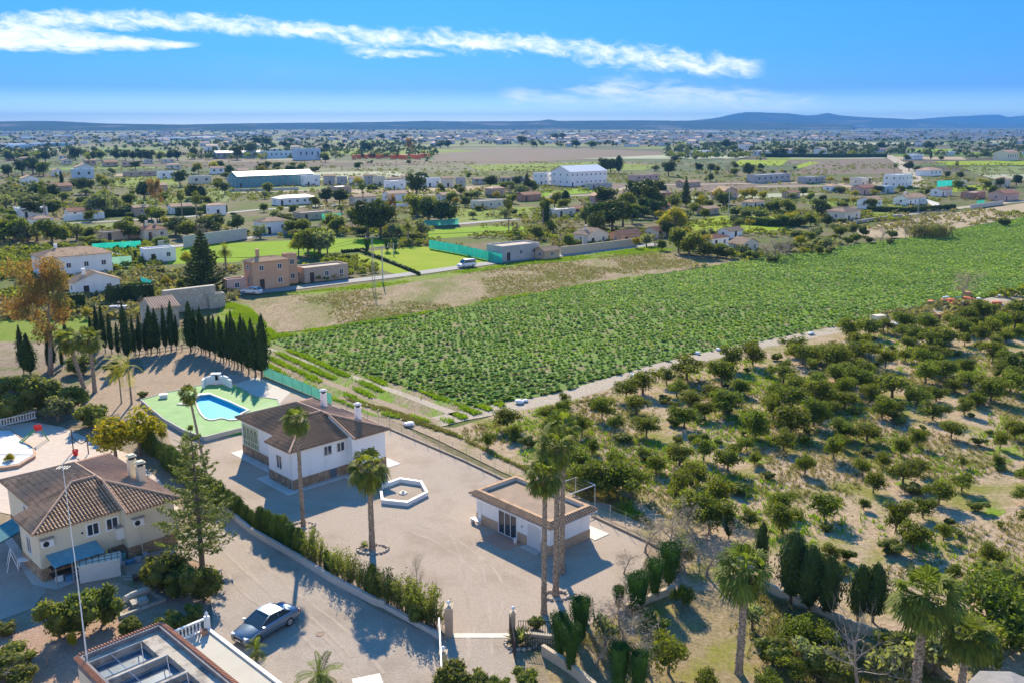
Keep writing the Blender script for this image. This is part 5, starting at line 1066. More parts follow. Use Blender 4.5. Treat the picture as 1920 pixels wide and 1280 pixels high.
# masonry bench and shower wall, pump box, shower
def arc_wall(px, label):
    P = [G(x, y, .5) for x, y in px]; o = P[0]; t = thing('poolside_wall', label, 'wall', (o.x, o.y, .5)); m = MB()
    for i in range(len(P) - 1): a, b = P[i] - o, P[i + 1] - o; v = b - a; mid = (a + b) / 2; m.box((mid.x, mid.y, .42 + .18 * math.sin(math.pi * (i + .5) / (len(P) - 1))), (v.length + .2, .28, .84 + .36 * math.sin(math.pi * (i + .5) / (len(P) - 1))), math.atan2(v.y, v.x))
    m.build('wall_body', WHITE, t); return t
arc_wall([(381, 727), (385, 722), (402, 719)], 'short white masonry wall left of the barbecue behind the pool'); arc_wall([(411, 717), (420, 720), (427, 723), (433, 726)], 'curved white masonry wall right of the barbecue behind the pool')
t = thing('barbecue', 'white masonry barbecue with dark hearth at the back of the pool deck', 'barbecue', tuple(G(406, 718, .5)), R(5)); m = MB(); m.bx(-.6, -.3, 0, -.42, .5, 1.2); m.bx(.42, -.3, 0, .6, .5, 1.2); m.bx(-.6, .3, 0, .6, .5, 1.2); m.bx(-.42, -.3, 0, .42, .3, .5); m.bx(-.6, -.3, 1.2, .6, .5, 1.32); m.build('hood', WHITE, t); m = MB(); m.bx(-.41, .2, .5, .41, .299, 1.19); m.bx(-.41, -.28, .501, .41, .2, .53); m.build('hearth', DARK, t)
t = thing('pump_box', 'small white pump box on the left of the pool deck', 'box', tuple(G(307, 745, .5)), R(20)); m = MB(); m.bx(-.45, -.3, 0, .45, .3, .4); m.build('box_body', WHITEM, t); m = MB(); m.prism([(-.5, -.35), (.5, -.35), (.5, .35), (-.5, .35)], .4, .47); m.build('lid', FRAMEW, t)
m = MB(); m.add([(-1.6, 0, 0), (1.4, 0, 0), (1.4, 1.6, 0), (-1.6, 1.6, 0)], [(0, 1, 2, 3)]); o = m.build('artificial_turf', mat('turf_mat', (.05, .30, .03), (.07, .36, .05), scale=2)); o.location = tuple(G(440, 815, .06)); o.rotation_euler = (0, 0, R(25)); tag(o, 'small bright green turf mat between the deck and the villa porch', 'mat')
t = thing('pool_steps', 'white rounded step at the left end of the swimming pool', 'steps', tuple(G(336, 757, .5))); m = MB(); m.prism([(-.2, -.3), (1.4, -.6), (1.7, .1), (.3, .55)], 0, .12); m.build('tread', PALEC, t)
struct(sheet('sandy_patch', [(435, 722), (482, 706), (545, 735), (520, 760), (478, 742)], mat('pale_ground', (.52, .46, .38), (.60, .54, .46), scale=2, rough=.95, detail=5), .026))
# ------------------------------------------------------------------ cars
def car(name, label, loc, rz, paint, L=4.7, W=1.82, hood=.30, deck=.78, hatch=False, van=False, group=None):
    t = thing(name, label, 'car', loc, rz, group); hl, hw = L / 2, W / 2
    H1 = .98 if not van else 1.15; RH = 1.43 if not van else 1.85
    # lower body
    xs = [-hl, -hl + .08, -hl + .35, -hl + .95, -.55, .35, hl - 1.25, hl - .75, hl - .3, hl - .06, hl]
    top = [.70, .88, H1, H1 + .02, H1, H1 - .03, .92, .84, .74, .62, .50]; 
    if hatch or van: top = [.75, .95, H1, H1, H1, H1 - .02, .98 if not van else 1.1, .92, .84, .68, .5]
    wd = [.84, .93, .98, 1, 1, 1, 1, .98, .93, .82, .74]; V, F = [], []
    for x, z_, w_ in zip(xs, top, wd):
        y = hw * w_; sec = [(y * .90, .22), (y, .36), (y, .60), (y * .98, z_ - .10), (y * .86, z_), (0, z_ + .035)]
        full = sec + [(-a, b) for a, b in reversed(sec[:-1])]; V += [(x, a, b) for a, b in full]
    k = 11
    for i in range(len(xs) - 1):
        for j in range(k - 1): F.append((i * k + j, i * k + j + 1, (i + 1) * k + j + 1, (i + 1) * k + j))
        F.append((i * k + k - 1, i * k, (i + 1) * k, (i + 1) * k + k - 1))
    F += [tuple(range(k - 1, -1, -1)), tuple((len(xs) - 1) * k + j for j in range(k))]
    m = MB(); m.add(V, F); b = m.build('body', paint, t, True); 
    # cabin: glass band with painted roof
    if van: st = [(-hl + .12, H1, hw * .92), (-hl + .25, RH - .04, hw * .84), (.75, RH, hw * .84), (1.45, H1, hw * .9)]
    elif hatch: st = [(-hl + .15, H1, hw * .9), (-hl + .55, RH - .05, hw * .76), (.25, RH, hw * .76), (1.1, H1 - .03, hw * .88)]
    else: st = [(-hl + .72, H1, hw * .88), (-hl + 1.35, RH - .06, hw * .74), (.15, RH, hw * .74), (1.15, H1 - .04, hw * .86)]
    g = MB(); g.add([(x, s * y, z_) for x, z_, y in st for s in (-1, 1)], [(0, 1, 3, 2), (4, 5, 7, 6), (0, 2, 4, 6), (1, 7, 5, 3)]); g.build('windows', GLASS, t)
    r = MB(); a, c = st[1], st[2]
    N = 6; VV = []
    for i in range(N + 1):
        x = a[0] - .03 + (c[0] - a[0] + .06) * i / N; zz = a[1] + (c[1] - a[1]) * i / N + .045 * math.sin(math.pi * i / N); VV += [(x, -a[2] - .01, zz - .015), (x, -a[2] * .6, zz + .03), (x, 0, zz + .045), (x, a[2] * .6, zz + .03), (x, a[2] + .01, zz - .015)]
    r.add(VV, [(i * 5 + j, (i + 1) * 5 + j, (i + 1) * 5 + j + 1, i * 5 + j + 1) for i in range(N) for j in range(4)])
    for s in (-1, 1):
        for p, q in ((st[0], st[1]), (st[2], st[3])): r.tube([(p[0], s * (p[2] + .005), p[1]), (q[0], s * (q[2] + .005), q[1])], .035, 4)
        mx_ = (a[0] + c[0]) / 2 - .05; r.tube([(mx_, s * (a[2] + .005), a[1]), (mx_ - .04, s * (hw * .88), H1)], .03, 4)
    r.build('roof', paint, t, True)
    for nm, x in (('front', hl - .92), ('rear', -hl + 1.0)):
        for s in (-1, 1):
            m = MB(); m.tube([(x, s * (hw - .2), .32), (x, s * (hw + .012), .32)], .32, 20); wl_ = m.build('wheel', mat('tyre', (.02, .02, .02), rough=.8), t)
            m = MB(); m.tube([(x, s * (hw + .0), .32), (x, s * (hw + .02), .32)], .21, 14); m.build('rim', METAL, wl_)
            for q in range(5): a2 = q * 1.2566; 
    RL = mat('tail_light', (.5, .02, .015), rough=.25); HLm = mat('head_light', (.7, .74, .78), rough=.1)
    for s in (-1, 1):
        m = MB(); m.box((-hl + .07, s * (hw * .74), .74), (.16, .34, .15), s * .25); m.build('tail_light', RL, t)
        m = MB(); m.box((hl - .17, s * (hw * .68), .63), (.26, .30, .13), -s * .35); m.build('headlight', HLm, t)
        m = MB(); m.box((.95, s * (hw + .08), H1), (.14, .18, .12)); m.build('mirror', paint, t)
    m = MB(); m.box((hl - .015, 0, .48), (.05, .9, .16)); m.build('grille', DARK, t)
    m = MB(); m.box((-hl - .005, 0, .62), (.02, .5, .11)); m.box((hl + .01, 0, .40), (.02, .5, .10)); m.build('number_plate', FRAMEW, t)
    return t
SILV = mat('car_silver', (.19, .25, .31), rough=.32, metal=.5, coat=.4); CWH = mat('car_white', (.75, .75, .75), rough=.3, coat=.5)
car('parked_car', 'silver-grey saloon car parked on the gravel drive', (-16.50, 54.70, .02), math.atan2(-2.19, -1.53), SILV, 4.6, 1.82)
a, b = G(455, 553), G(487, 551); car('parked_car', 'white hatchback parked on the lane in front of the peach house', tuple((a + b) / 2 + Vector((0, .4, .03))), R(-52) + math.pi / 2 - R(0), CWH, 4.3, 1.8, hatch=True)
a, b = G(863, 503), G(886, 500); car('parked_car', 'white van driving on the lane beside the lime green lawn plot', tuple((a + b) / 2 + Vector((0, .2, .04))), R(38) + math.pi, CWH, 4.6, 1.9, van=True)
for o in bpy.data.objects:
    if o.get('label', '').startswith('white hatchback'): o.rotation_euler.z = R(-20 + 180)

# ------------------------------------------------------------------ garden of the cream villa
c0 = G(20, 842); t = thing('swimming_pool', 'covered swimming pool with brick edge and grey winter cover, far left', 'pool', tuple(c0)); pp = [G(x, y) - c0 for x, y in ((-60, 830), (-10, 812), (20, 812), (62, 848), (62, 858), (48, 866), (35, 874), (10, 878), (-60, 885))]
cc = sum(pp, Vector()) / len(pp); m = MB(); m.prism([(cc + (p - cc) * 1.10)[:2] for p in pp], 0, .32); m.build('coping', mat('brick_edge', (.42, .26, .16), (.50, .33, .22), scale=4), t)
m = MB(); m.prism([p[:2] for p in pp], .3, .345); cv = m.build('cover', mat('pool_cover', (.50, .52, .52), (.66, .67, .66), scale=1.6, rough=.7, detail=5), t)
m = MB()
for i in range(1, 6): a, b = pp[0].lerp(pp[3], i / 6), pp[8].lerp(pp[6], i / 6); m.tube([(a.x, a.y, .35), (b.x, b.y, .35)], .03, 4)
m.tube([(pp[0].x, (pp[0].y + pp[8].y) / 2, .35), (pp[4].x, pp[4].y, .35)], .03, 4); m.build('strap', METAL, cv)
t = thing('garden_slide', 'red and green plastic slide standing beside the covered pool', 'slide', tuple(G(62, 830)), R(40)); RED = mat('red_plastic', (.60, .03, .03), rough=.4); GRN = mat('green_plastic', (.10, .36, .12), rough=.4)
m = MB(); pts = [(-1.7, 0, .15), (-1.3, 0, .18), (-.6, 0, .65), (.3, 0, 1.35), (.6, 0, 1.45)]
for s in (-1, 1): m.tube([(p[0], s * .24, p[2] + .12) for p in pts[1:4]], .06, 5)
m.build('chute_side', GRN, t); m = MB()
for i in range(1, 3): a, b = pts[i], pts[i + 1]; m.add([(a[0], -.22, a[2]), (b[0], -.22, b[2]), (b[0], .22, b[2]), (a[0], .22, a[2])], [(0, 1, 2, 3)])
m.build('chute', GRN, t); m = MB(); m.box((-1.5, 0, .2), (.6, .5, .14)); m.build('chute_end', RED, t); m = MB(); m.box((.65, 0, 1.42), (.7, .6, .12)); m.box((.65, .28, 1.65), (.7, .06, .4)); m.box((.65, -.28, 1.65), (.7, .06, .4)); m.build('platform', RED, t)
m = MB()
for s in (-1, 1): m.tube([(.9, s * .28, 1.4), (1.5, s * .33, 0)], .04, 4)
for q in range(5): f = .15 + q * .18; m.tube([(.9 + .6 * f, -.3, 1.4 * (1 - f)), (.9 + .6 * f, .3, 1.4 * (1 - f))], .025, 4)
m.build('ladder', GRN, t)
t = thing('swing_frame', 'dark two-post hammock stand on the paved terrace', 'frame', tuple(G(152, 848)), R(-20)); m = MB(); m.tube([(-1, 0, 0), (-1, 0, 2.4)], .06, 5); m.build('post', RUST, t); m = MB(); m.tube([(1, 0, 0), (1, 0, 2.0)], .06, 5); m.build('post', RUST, t)
m = MB(); m.tube([(-1, 0, 1.6), (-.4, 0, 1.15), (.2, 0, 1.0), (1, 0, 1.5)], .05, 5); m.build('rope', RUST, t)
def balustrade(px, label, h=.85):
    P = gp(px); t = thing('balustrade', label, 'balustrade', tuple(P[0])); m = MB()
    for i in range(len(P) - 1):
        a, b = P[i] - P[0], P[i + 1] - P[0]; v = b - a; mid = (a + b) / 2; rr = math.atan2(v.y, v.x); m.box((mid.x, mid.y, h - .06), (v.length, .2, .12), rr); m.box((mid.x, mid.y, .06), (v.length, .2, .12), rr)
        n_ = int(v.length / .3)
        for k in range(n_): p = a + v * ((k + .5) / n_); q = MB(); q.lathe([(.06, .12), (.10, .3), (.05, .55), (.08, h - .12)], 6, c=(p.x, p.y, 0)); q.build('baluster', FRAMEW, t)
    m.build('rail', FRAMEW, t)
balustrade([(-25, 806), (0, 799), (68, 783)], 'white balustrade at the far left behind the covered pool')
pot(tuple(G(142, 853)), .3, .6, RED, name='plant_pot', label='red pot on the terrace behind the cream villa roof')
# stone bed with a long tarp-covered trough and a small stone block
bd = [G(x, y) for x, y in ((218, 1128), (275, 1108), (308, 1126), (228, 1158))]; c0 = sum(bd, Vector()) / 4; t = thing('raised_bed', 'low stone-edged empty bed in front of the large bushes', 'bed', tuple(c0)); m = MB()
for i in range(4): a, b = bd[i] - c0, bd[(i + 1) % 4] - c0; v = b - a; mid = (a + b) / 2; m.box((mid.x, mid.y, .11), (v.length + .16, .2, .22 + .01 * i), math.atan2(v.y, v.x))
m.build('edging', STONEW, t); m = MB(); m.prism([(p - c0)[:2] for p in bd], .02, .08); m.build('soil', DIRT, t)
a, b = G(243, 1128), G(283, 1110); t = thing('stone_trough', 'long grey rounded stone bench on the raised bed', 'bench', tuple((a + b) / 2 + Vector((0, 0, .08))), math.atan2(b.y - a.y, b.x - a.x)); m = MB()
for i in range(6): m.tube([(-1.15 + .38 * i, .06 * math.sin(i), .3), (-.77 + .38 * i, .06 * math.sin(i + 1), .3)], .25 + .02 * (i % 2), 10)
m.bx(-1.1, -.2, 0, 1.1, .2, .2); m.build('bench_body', GRW, t)
t = thing('stone_block', 'small square stone block beside the rounded stone bench', 'stone', tuple(G(262, 1133, .08)), R(35)); m = MB(); m.bx(-.5, -.35, 0, .5, .35, .28); m.bx(-.56, -.41, .28, .56, .41, .36); m.build('block', STONEW, t)
t = thing('garden_cart', 'dark hand cart lying on the paving by the large oleander', 'cart', tuple(G(263, 1088)), R(30)); m = MB(); m.box((0, 0, .35), (1.0, .6, .3)); m.build('tray', RUST, t); m = MB(); m.tube([(.6, -.1, .2), (.6, .1, .2)], .2, 10); m.build('wheel', DARK, t); m = MB(); m.tube([(-.5, .25, .4), (-1.2, .25, .55)], .03, 4); m.tube([(-.5, -.25, .4), (-1.2, -.25, .55)], .03, 4); m.build('handle', METAL, t)
t = thing('manhole_cover', 'round iron manhole cover in the gravel drive', 'manhole', tuple(G(600, 1188, .024))); m = MB(); m.lathe([(.30, 0), (.30, .02), (.24, .02), (.24, .012)], 20); m.build('cover', mat('rusty_iron', (.22, .15, .11), (.30, .21, .15), scale=8), t)
t = thing('slatted_bench', 'white slatted bench top at the bottom edge by the small palm', 'bench', tuple(G(690, 1290)), R(20)); m = MB()
for i in range(8): m.box((0, -.5 + i * .15, .45), (1.7, .09, .03))
m.build('slat', FRAMEW, t); 
for s in (-1, 1): m = MB(); m.bx(s * .7 - .04, -.5, 0, s * .7 + .04, .55, .43); m.build('leg', FRAMEW, t)
# gazebo roof in the bottom right corner
t = thing('gazebo', 'grey faceted gazebo roof in the bottom right corner', 'gazebo', tuple(G(1900, 1300, 2.4) - Vector((0, 0, 2.4))), R(20)); m = MB(); m.lathe([(2.3, 2.3), (2.3, 2.42), (.05, 2.95)], 8); m.build('roof', mat('gazebo_felt', (.20, .20, .20), (.26, .25, .25), scale=1.5), t)
for i in range(4): a = i * 1.57 + .78; m = MB(); m.tube([(1.9 * math.cos(a), 1.9 * math.sin(a), 0), (1.9 * math.cos(a), 1.9 * math.sin(a), 2.3)], .07, 6); m.build('post', RUST, t)
# cage frame behind the pool house
t = thing('metal_frame', 'pale open metal frame with dark netting behind the pool house', 'frame', tuple(G(1068, 945)), R(42)); m = MB()
for x in (-2, 2):
    for y in (-1.2, 1.2): m.tube([(x, y, 0), (x, y, 1.7)], .035, 5)
for z_ in (1.7,):
    for p, q in (((-2, -1.2), (2, -1.2)), ((2, -1.2), (2, 1.2)), ((2, 1.2), (-2, 1.2)), ((-2, 1.2), (-2, -1.2))): m.tube([(p[0], p[1], z_), (q[0], q[1], z_)], .04, 5)
m.build('frame_tubes', WHITEM, t); m = MB(); 
for i in range(9): m.tube([(-1.95 + i * .49, -1.15, 1.7), (-1.95 + i * .49, 1.15, 1.7)], .012, 3)
m.build('netting', METAL, t)

# stone rings at the foot of the yard palms
def stone_ring(px, r, label):
    t = thing('stone_ring', label, 'stone ring', tuple(G(*px))); m = MB(); rg = random.Random(int(px[0])); n_ = int(r * 20)
    for i in range(n_):
        a = i * 6.283 / n_; s = rg.uniform(.12, .2); m.lathe([(s * .7, 0), (s, s * .4), (s * .6, s * .9), (.02, s)], 6, c=(r * math.cos(a) * 1.15, r * math.sin(a) * .8, 0))
    m.build('stones', mat('ring_stone', (.42, .31, .22), (.58, .48, .38), scale=4), t)
stone_ring((569, 985), .8, 'ring of stones round the foot of the palm beside the white villa'); stone_ring((699, 1030), 1.05, 'ring of stones round the foot of the palm in the open gravel'); stone_ring((1042, 1117), .8, 'ring of stones round the foot of the middle tall palm'); stone_ring((977, 1207), .9, 'ring of stones holding succulents by the right gate pillar')

# ------------------------------------------------------------------ near plants
def P_(kind, x, y, ytop=None, h=None, label='', **k):
    g = G(x, y)
    if h is None:
        v = 640 - ytop; c, s = math.cos(PITCH), math.sin(PITCH); h = CAMH + (-FL * s + v * c) / (FL * c + v * s) * g.y
    return plant(kind, tuple(g), max(.4, h), label, **k)
P_('fan_palm', 569, 985, h=10.5, label='tall fan palm in front of the white villa', var=0, rz=0)
P_('young_fan_palm', 698, 1030, h=8.4, label='fan palm alone in the gravel beside the hexagonal planter', var=0, rz=0)
P_('fan_palm', 1020, 1150, h=11.4, label='nearest and lowest crown of the three tall palms at the pool house', var=1, rz=0)
P_('fan_palm', 1042, 1115, h=12.7, label='middle one of the three tall palms at the pool house', var=2, rz=0)
P_('fan_palm', 1054, 1075, h=13.0, label='farthest and slimmest of the three tall palms at the pool house', var=0, rz=.3, wide=.9)
P_('fan_palm', 386, 885, h=9.0, label='leaning fan palm between the pool and the cream villa', var=1, rz=0, wide=.9).rotation_euler = (0, R(-7), 0)
P_('young_fan_palm', 1385, 1262, h=8.6, label='broad fan palm in the bottom right garden left of the bare tree', var=1, rz=0, wide=1.0)
P_('young_fan_palm', 1712, 1325, h=8.8, label='large shaggy fan palm right of the bare tree, back one', var=0, rz=1, wide=1.15)
P_('young_fan_palm', 1795, 1345, h=6.4, label='large dark fan palm at the bottom edge near the gazebo', var=1, rz=2, wide=1.25)
P_('young_fan_palm', 158, 728, h=8.0, label='leaning fan palm of the pair above the yellow tree, left one', var=0, rz=.5, wide=1.1).rotation_euler = (0, R(-12), 0)
P_('young_fan_palm', 178, 735, h=8.4, label='upright fan palm of the pair above the yellow tree, right one', var=1, rz=.2, wide=1.1)
P_('queen_palm', 247, 757, h=6.4, label='wind-blown yellow-leaved palm behind the pool', rz=0)
P_('queen_palm', 228, 755, h=5.4, label='shorter yellow-leaved palm behind the pool', rz=.2, wide=.8)
P_('low_palm', 600, 1286, h=1.9, label='small feathery palm alone on the gravel drive', var=0, wide=1.1); P_('low_palm', 482, 1232, h=1.3, label='small light green palm beside the car front', var=1, wide=.8)
P_('low_palm', 348, 858, h=2.2, label='young palm in the hedge above the conifer', var=1)
P_('eucalyptus_tree', 94, 702, h=17.0, label='tall eucalyptus with orange-brown crown at the left edge', var=0, rz=2.4, wide=.85)
P_('conifer_tree', 379, 1060, h=11.4, label='tall layered conifer between the drive and the cream villa', rz=.4, wide=1.08)
for i, (x, y, h) in enumerate(((218, 866, 5.2), (262, 852, 5.0))): P_('yellow_tree', x, y, h=h, label=('yellow-green mimosa tree left of the chimneys' if i == 0 else 'yellow mimosa tree right of the first, near the pool deck'), wide=1.1)
P_('yellow_tree', 20, 838 + 30, h=1.2, label='small yellow shrub behind the cream villa roof'); P_('yellow_tree', 305, 835, h=2.6, label='slim yellow sapling beside the pool deck edge', wide=.5)
P_('round_bush', 75, 775, h=4.6, label='round-crowned olive-green tree behind the balustrade', wide=.95); P_('round_bush', 20, 790, h=3.2, label='dense bush at the left edge behind the balustrade', wide=1.2); P_('olive_tree', 110, 790, h=3.2, label='flat-topped umbrella tree right of the balustrade', wide=1.1)
P_('round_bush', 172, 800, h=2.8, label='grey-green bush right of the umbrella tree'); P_('round_bush', 205, 815, h=2.2, label='low dark bush left of the mimosas'); P_('round_bush', 130, 770, h=3.0, label='dark bush above the umbrella tree', wide=1.2); P_('round_bush', -10, 760, h=3.4, label='dark bush cut by the left edge', wide=1.3)
for i, (x, y, h, w_, lab) in enumerate(((112, 1195, 2.7, .80, 'left half of the wide clipped bush in front of the villa cabinet'), (155, 1188, 2.9, .85, 'middle of the wide clipped bush in front of the villa cabinet'), (193, 1170, 2.7, .78, 'right half of the wide clipped bush in front of the villa cabinet'),
        (308, 1108, 2.9, .95, 'large grey-green oleander bush left of the conifer foot'), (345, 1120, 2.4, .85, 'rounded oleander bush directly behind the conifer foot'), (383, 1128, 2.7, .8, 'oleander bush right of the conifer foot by the drive'),
        (325, 1185, 1.4, 1.2, 'low dark bush left of the terrace corner'), (365, 1165, 1.3, 1.0, 'low green bush behind the terrace balustrade'), (245, 1185, 1.0, 1.3, 'low light green shrub below the raised bed'), (8, 1188, .8, 1.6, 'bright green low bush at the left edge'), (20, 1262, 1.7, 1.4, 'pale bush in the bottom left corner'), (40, 1290, 1.4, 1.3, 'dark bush at the bottom edge, left corner'))):
    P_('round_bush', x, y, h=h, label=lab, wide=w_)
P_('yellow_tree', 138, 1218, h=1.5, label='young yellow-green tree beside the mast', wide=.55)
P_('bare_tree', 45, 1278, h=1.5, label='white-branched bare shrub in the bottom left corner', var=1, wide=1.4); P_('bare_tree', 88, 1245, h=1.4, label='thin bare shrub beside the pale bush bottom left', var=2, wide=1.2)
# hedge between drive and yard
hl_ = gp([(262, 835), (340, 905), (410, 950), (470, 995), (545, 1037), (620, 1083), (700, 1126), (810, 1180)]); 
def along(P, s):
    for i in range(len(P) - 1):
        l = (P[i + 1] - P[i]).length
        if s <= l or i == len(P) - 2: return P[i].lerp(P[i + 1], s / l)
        s -= l
HL = sum((hl_[i + 1] - hl_[i]).length for i in range(len(hl_) - 1)); rg = random.Random(3); s = 0; k = 0
GAPS = {}
while s < HL:
    p = along(hl_, s); px = PX(p)[0]; q = p + Vector((.25, .35, 0)) + Vector((rg.uniform(-.15, .15), rg.uniform(-.15, .15), 0))
    if px < 560: plant('hedge_cypress', tuple(q), rg.uniform(1.3, 2.5), 'clipped cypress in the dense upper part of the boundary hedge', 'clipped cypresses of the boundary hedge', wide=rg.uniform(.9, 1.3)); s += rg.uniform(.7, 1.0)
    elif px < 700:
        if rg.random() < .5: plant('hedge_cypress', tuple(q), rg.uniform(1.3, 2.6), 'ragged cypress in the gappy middle of the boundary hedge', 'ragged cypresses in the middle of the hedge', wide=.9)
        else: plant('oleander_shrub', tuple(q), rg.uniform(1.9, 2.6), 'loose shrub between the hedge cypresses near the lone palm', 'loose shrubs in the middle of the hedge', wide=.8)
        s += .85
    else: plant('oleander_shrub', tuple(q), rg.uniform(2.0, 2.9), 'leggy oleander in the lower part of the hedge near the gate', 'oleanders of the hedge near the gate', wide=rg.uniform(.8, 1.05)); s += .75
P_('bare_tree', 783, 1110, h=3.0, label='thin sapling standing above the oleanders near the gate', var=0, wide=.5)
P_('round_bush', 785, 1168, h=1.7, label='bright green bush in the hedge left of the gate', wide=.9)
# entrance and bottom edge
for x, y, h, lab in ((850, 1300, 1.9, 'bright green bush at the bottom edge below the gate, left'), (890, 1305, 1.6, 'bright green bush at the bottom edge, second from the gate leaf'), (935, 1305, 1.2, 'grey-green bush at the bottom edge below the entrance'), (985, 1300, 1.6, 'olive-green shrub at the bottom edge below the right pillar')): P_('round_bush', x, y, h=h, label=lab, wide=1.0)
P_('spiky_succulent', 977, 1203, h=1.0, label='spiky succulent in the stone ring by the right gate pillar', wide=1.4); P_('spiky_succulent', 1050, 1066, h=.7, label='dark spiky plant at the foot of the farthest tall palm'); P_('spiky_succulent', 684, 1026, h=.6, label='yellow-green tuft beside the lone gravel palm')
P_('round_bush', 1005, 1178, h=.9, label='small bush behind the railing right of the gate')
for i, (x, y, h, w_, lab) in enumerate(((1160, 1142, 1.75, .88, 'smallest flared topiary cypress, leftmost of the row behind the beige wall'), (1190, 1150, 2.9, .84, 'flared topiary cypress second from the left behind the beige wall'), (1203, 1138, 2.7, .74, 'topiary cypress grown together with the second one'), (1227, 1122, 3.0, .80, 'flared topiary cypress third in the row behind the beige wall'), (1254, 1098, 3.3, .90, 'largest flared topiary cypress at the right end of the row'),
        (1050, 1232, 3.0, .72, 'topiary cypress at the left of the clump right of the gate'), (1088, 1208, 3.3, .72, 'tall round-topped topiary cypress at the back of the clump right of the gate'), (1070, 1262, 3.3, .60, 'lighter topiary cypress at the front of the clump right of the gate'), (1160, 1310, 3.6, .6, 'dark clipped cypress at the bottom edge right of the beige wall'), (1196, 1320, 3.4, .6, 'second dark clipped cypress at the bottom edge'))): P_('topiary_cypress', x, y, h=h, label=lab, wide=w_ * 1.15 if i < 5 else w_ * 1.2, var=i)
for i, (x, y, h, w_, lab) in enumerate(((1424, 1090, 4.7, .55, 'slim dark cypress standing alone above the garden wall'), (1482, 1130, 5.4, .95, 'tallest dark cypress of the group on the garden wall'), (1515, 1148, 5.0, .95, 'second dark cypress of the group on the garden wall'), (1550, 1158, 4.6, .95, 'third dark cypress of the group on the garden wall'), (1608, 1165, 4.2, .95, 'dark cypress behind the bare tree, left of the pair'), (1636, 1165, 4.3, 1.0, 'dark cypress behind the bare tree, right of the pair'), (1366, 1010, 2.6, .8, 'small dark conical cypress at the orchard edge'))): P_('wide_cypress', x, y, h=h, label=lab, wide=w_)
mk_bare('big_bare_tree', 1, 5.0, .13, 2.6, 77, 3, 9, start=.35); NAT['big_bare_tree'] = 6.6; CAT['big_bare_tree'] = 'bare tree'
P_('big_bare_tree', 1606, 1300, h=5.6, label='large grey bare tree in the bottom right garden', wide=1.0)
for x, y, h, lab in ((1170, 1200, 3.6, 'grey leafless tree right of the clump of topiaries'), (1215, 1262, 3.2, 'leafless tree at the bottom left of the garden lawn'), (1250, 1040, 4.2, 'wide leafless tree behind the largest flared topiary'), (1210, 1035, 3.2, 'small leafless tree in front of the kerb wall'), (1325, 1080, 3.4, 'leafless tree between orchard and garden, above the fan palm'), (1375, 1050, 3.2, 'leafless tree left of the slim dark cypress'), (1285, 1075, 3.0, 'leafless shrub right of the largest flared topiary'), (1120, 1250, 2.6, 'leafless shrub under the topiary clump'), (1300, 1030, 3.6, 'tall leafless tree at the orchard corner'), (1170, 1075, 2.2, 'low leafless shrub on the gravel left of the small topiary')): P_('bare_tree', x, y, h=h, label=lab, wide=1.25)
for x, y, h, w_, lab in ((1280, 1140, 2.0, .9, 'light green garden tree right of the topiary row'), (1253, 1262, 3.0, .9, 'citrus tree with round crown on the garden lawn'), (1500, 1212, 2.5, 1.1, 'light green bush below the dark cypresses'), (1540, 1222, 2.2, 1.0, 'second light green bush next to the bare tree'), (1490, 1275, 1.6, 1.3, 'dark low bush below the light green bushes'), (1850, 1190, 4.4, 1.35, 'very large dark bush left of the gazebo'), (1810, 1225, 3.0, 1.2, 'dark green bush in front of the very large one'), (1900, 1225, 2.4, 1.0, 'dark bush at the right edge above the gazebo'), (1320, 1290, 1.4, 1.1, 'small bush at the foot of the broad fan palm'), (1440, 1300, 1.6, 1.1, 'dark low bush at the bottom edge right of the fan palm')): P_('orange_tree', x, y, h=h, label=lab, wide=w_)
for x, y, h, w_, lab in ((1100, 925, 3.2, 1.15, 'large dense bush directly behind the pool house, left one'), (1140, 930, 3.4, 1.15, 'large dense bush behind the pool house, middle one'), (1182, 935, 3.4, 1.15, 'large dense bush behind the pool house, right one'), (1090, 890, 3.0, 1.1, 'dark bush behind the tall palms'), (1330, 1000, 3.6, 1.0, 'dark tree at the corner of orchard and garden'), (1290, 985, 3.8, .9, 'tall green tree left of the dark one at the orchard corner'), (1345, 955, 3.0, 1.0, 'green tree above the dark one at the orchard corner')): P_('orange_tree', x, y, h=h, label=lab, wide=w_)
for kd, x, y, h, w_, lab in (('olive_tree', 1665, 1290, 3.4, .9, 'grey-green shrub at the foot of the large shaggy palm'), ('round_bush', 1690, 1235, 2.2, 1.1, 'olive bush above the garden wall end, left of the large shaggy palm'), ('olive_tree', 1755, 1262, 3.2, 1.0, 'grey-green shrub between the two large shaggy palms'), ('round_bush', 1560, 1275, 1.8, 1.3, 'dense low bush left of the bare tree foot'), ('olive_tree', 1520, 1262, 2.4, 1.0, 'pale grey-green shrub below the light green bushes'), ('broadleaf_tree', 1840, 1262, 3.6, .8, 'dark leafy tree between the shaggy palms and the gazebo'),
        ('round_bush', 1450, 1240, 1.6, 1.2, 'dark bush under the fan palm shadow right of its trunk'), ('olive_tree', 1410, 1180, 2.2, .9, 'thin grey shrub just behind the broad fan palm'), ('round_bush', 1870, 1120, 2.6, 1.2, 'dark bush behind the very large one at the right edge'), ('round_bush', 1225, 1190, 1.4, 1.1, 'low dark bush in front of the beige wall end'), ('olive_tree', 1135, 1215, 2.4, .9, 'grey tangled shrub right of the topiary clump'), ('olive_tree', 1270, 1060, 2.6, 1.0, 'grey-green shrub behind the largest flared topiary')): P_(kd, x, y, h=h, label=lab, wide=w_)
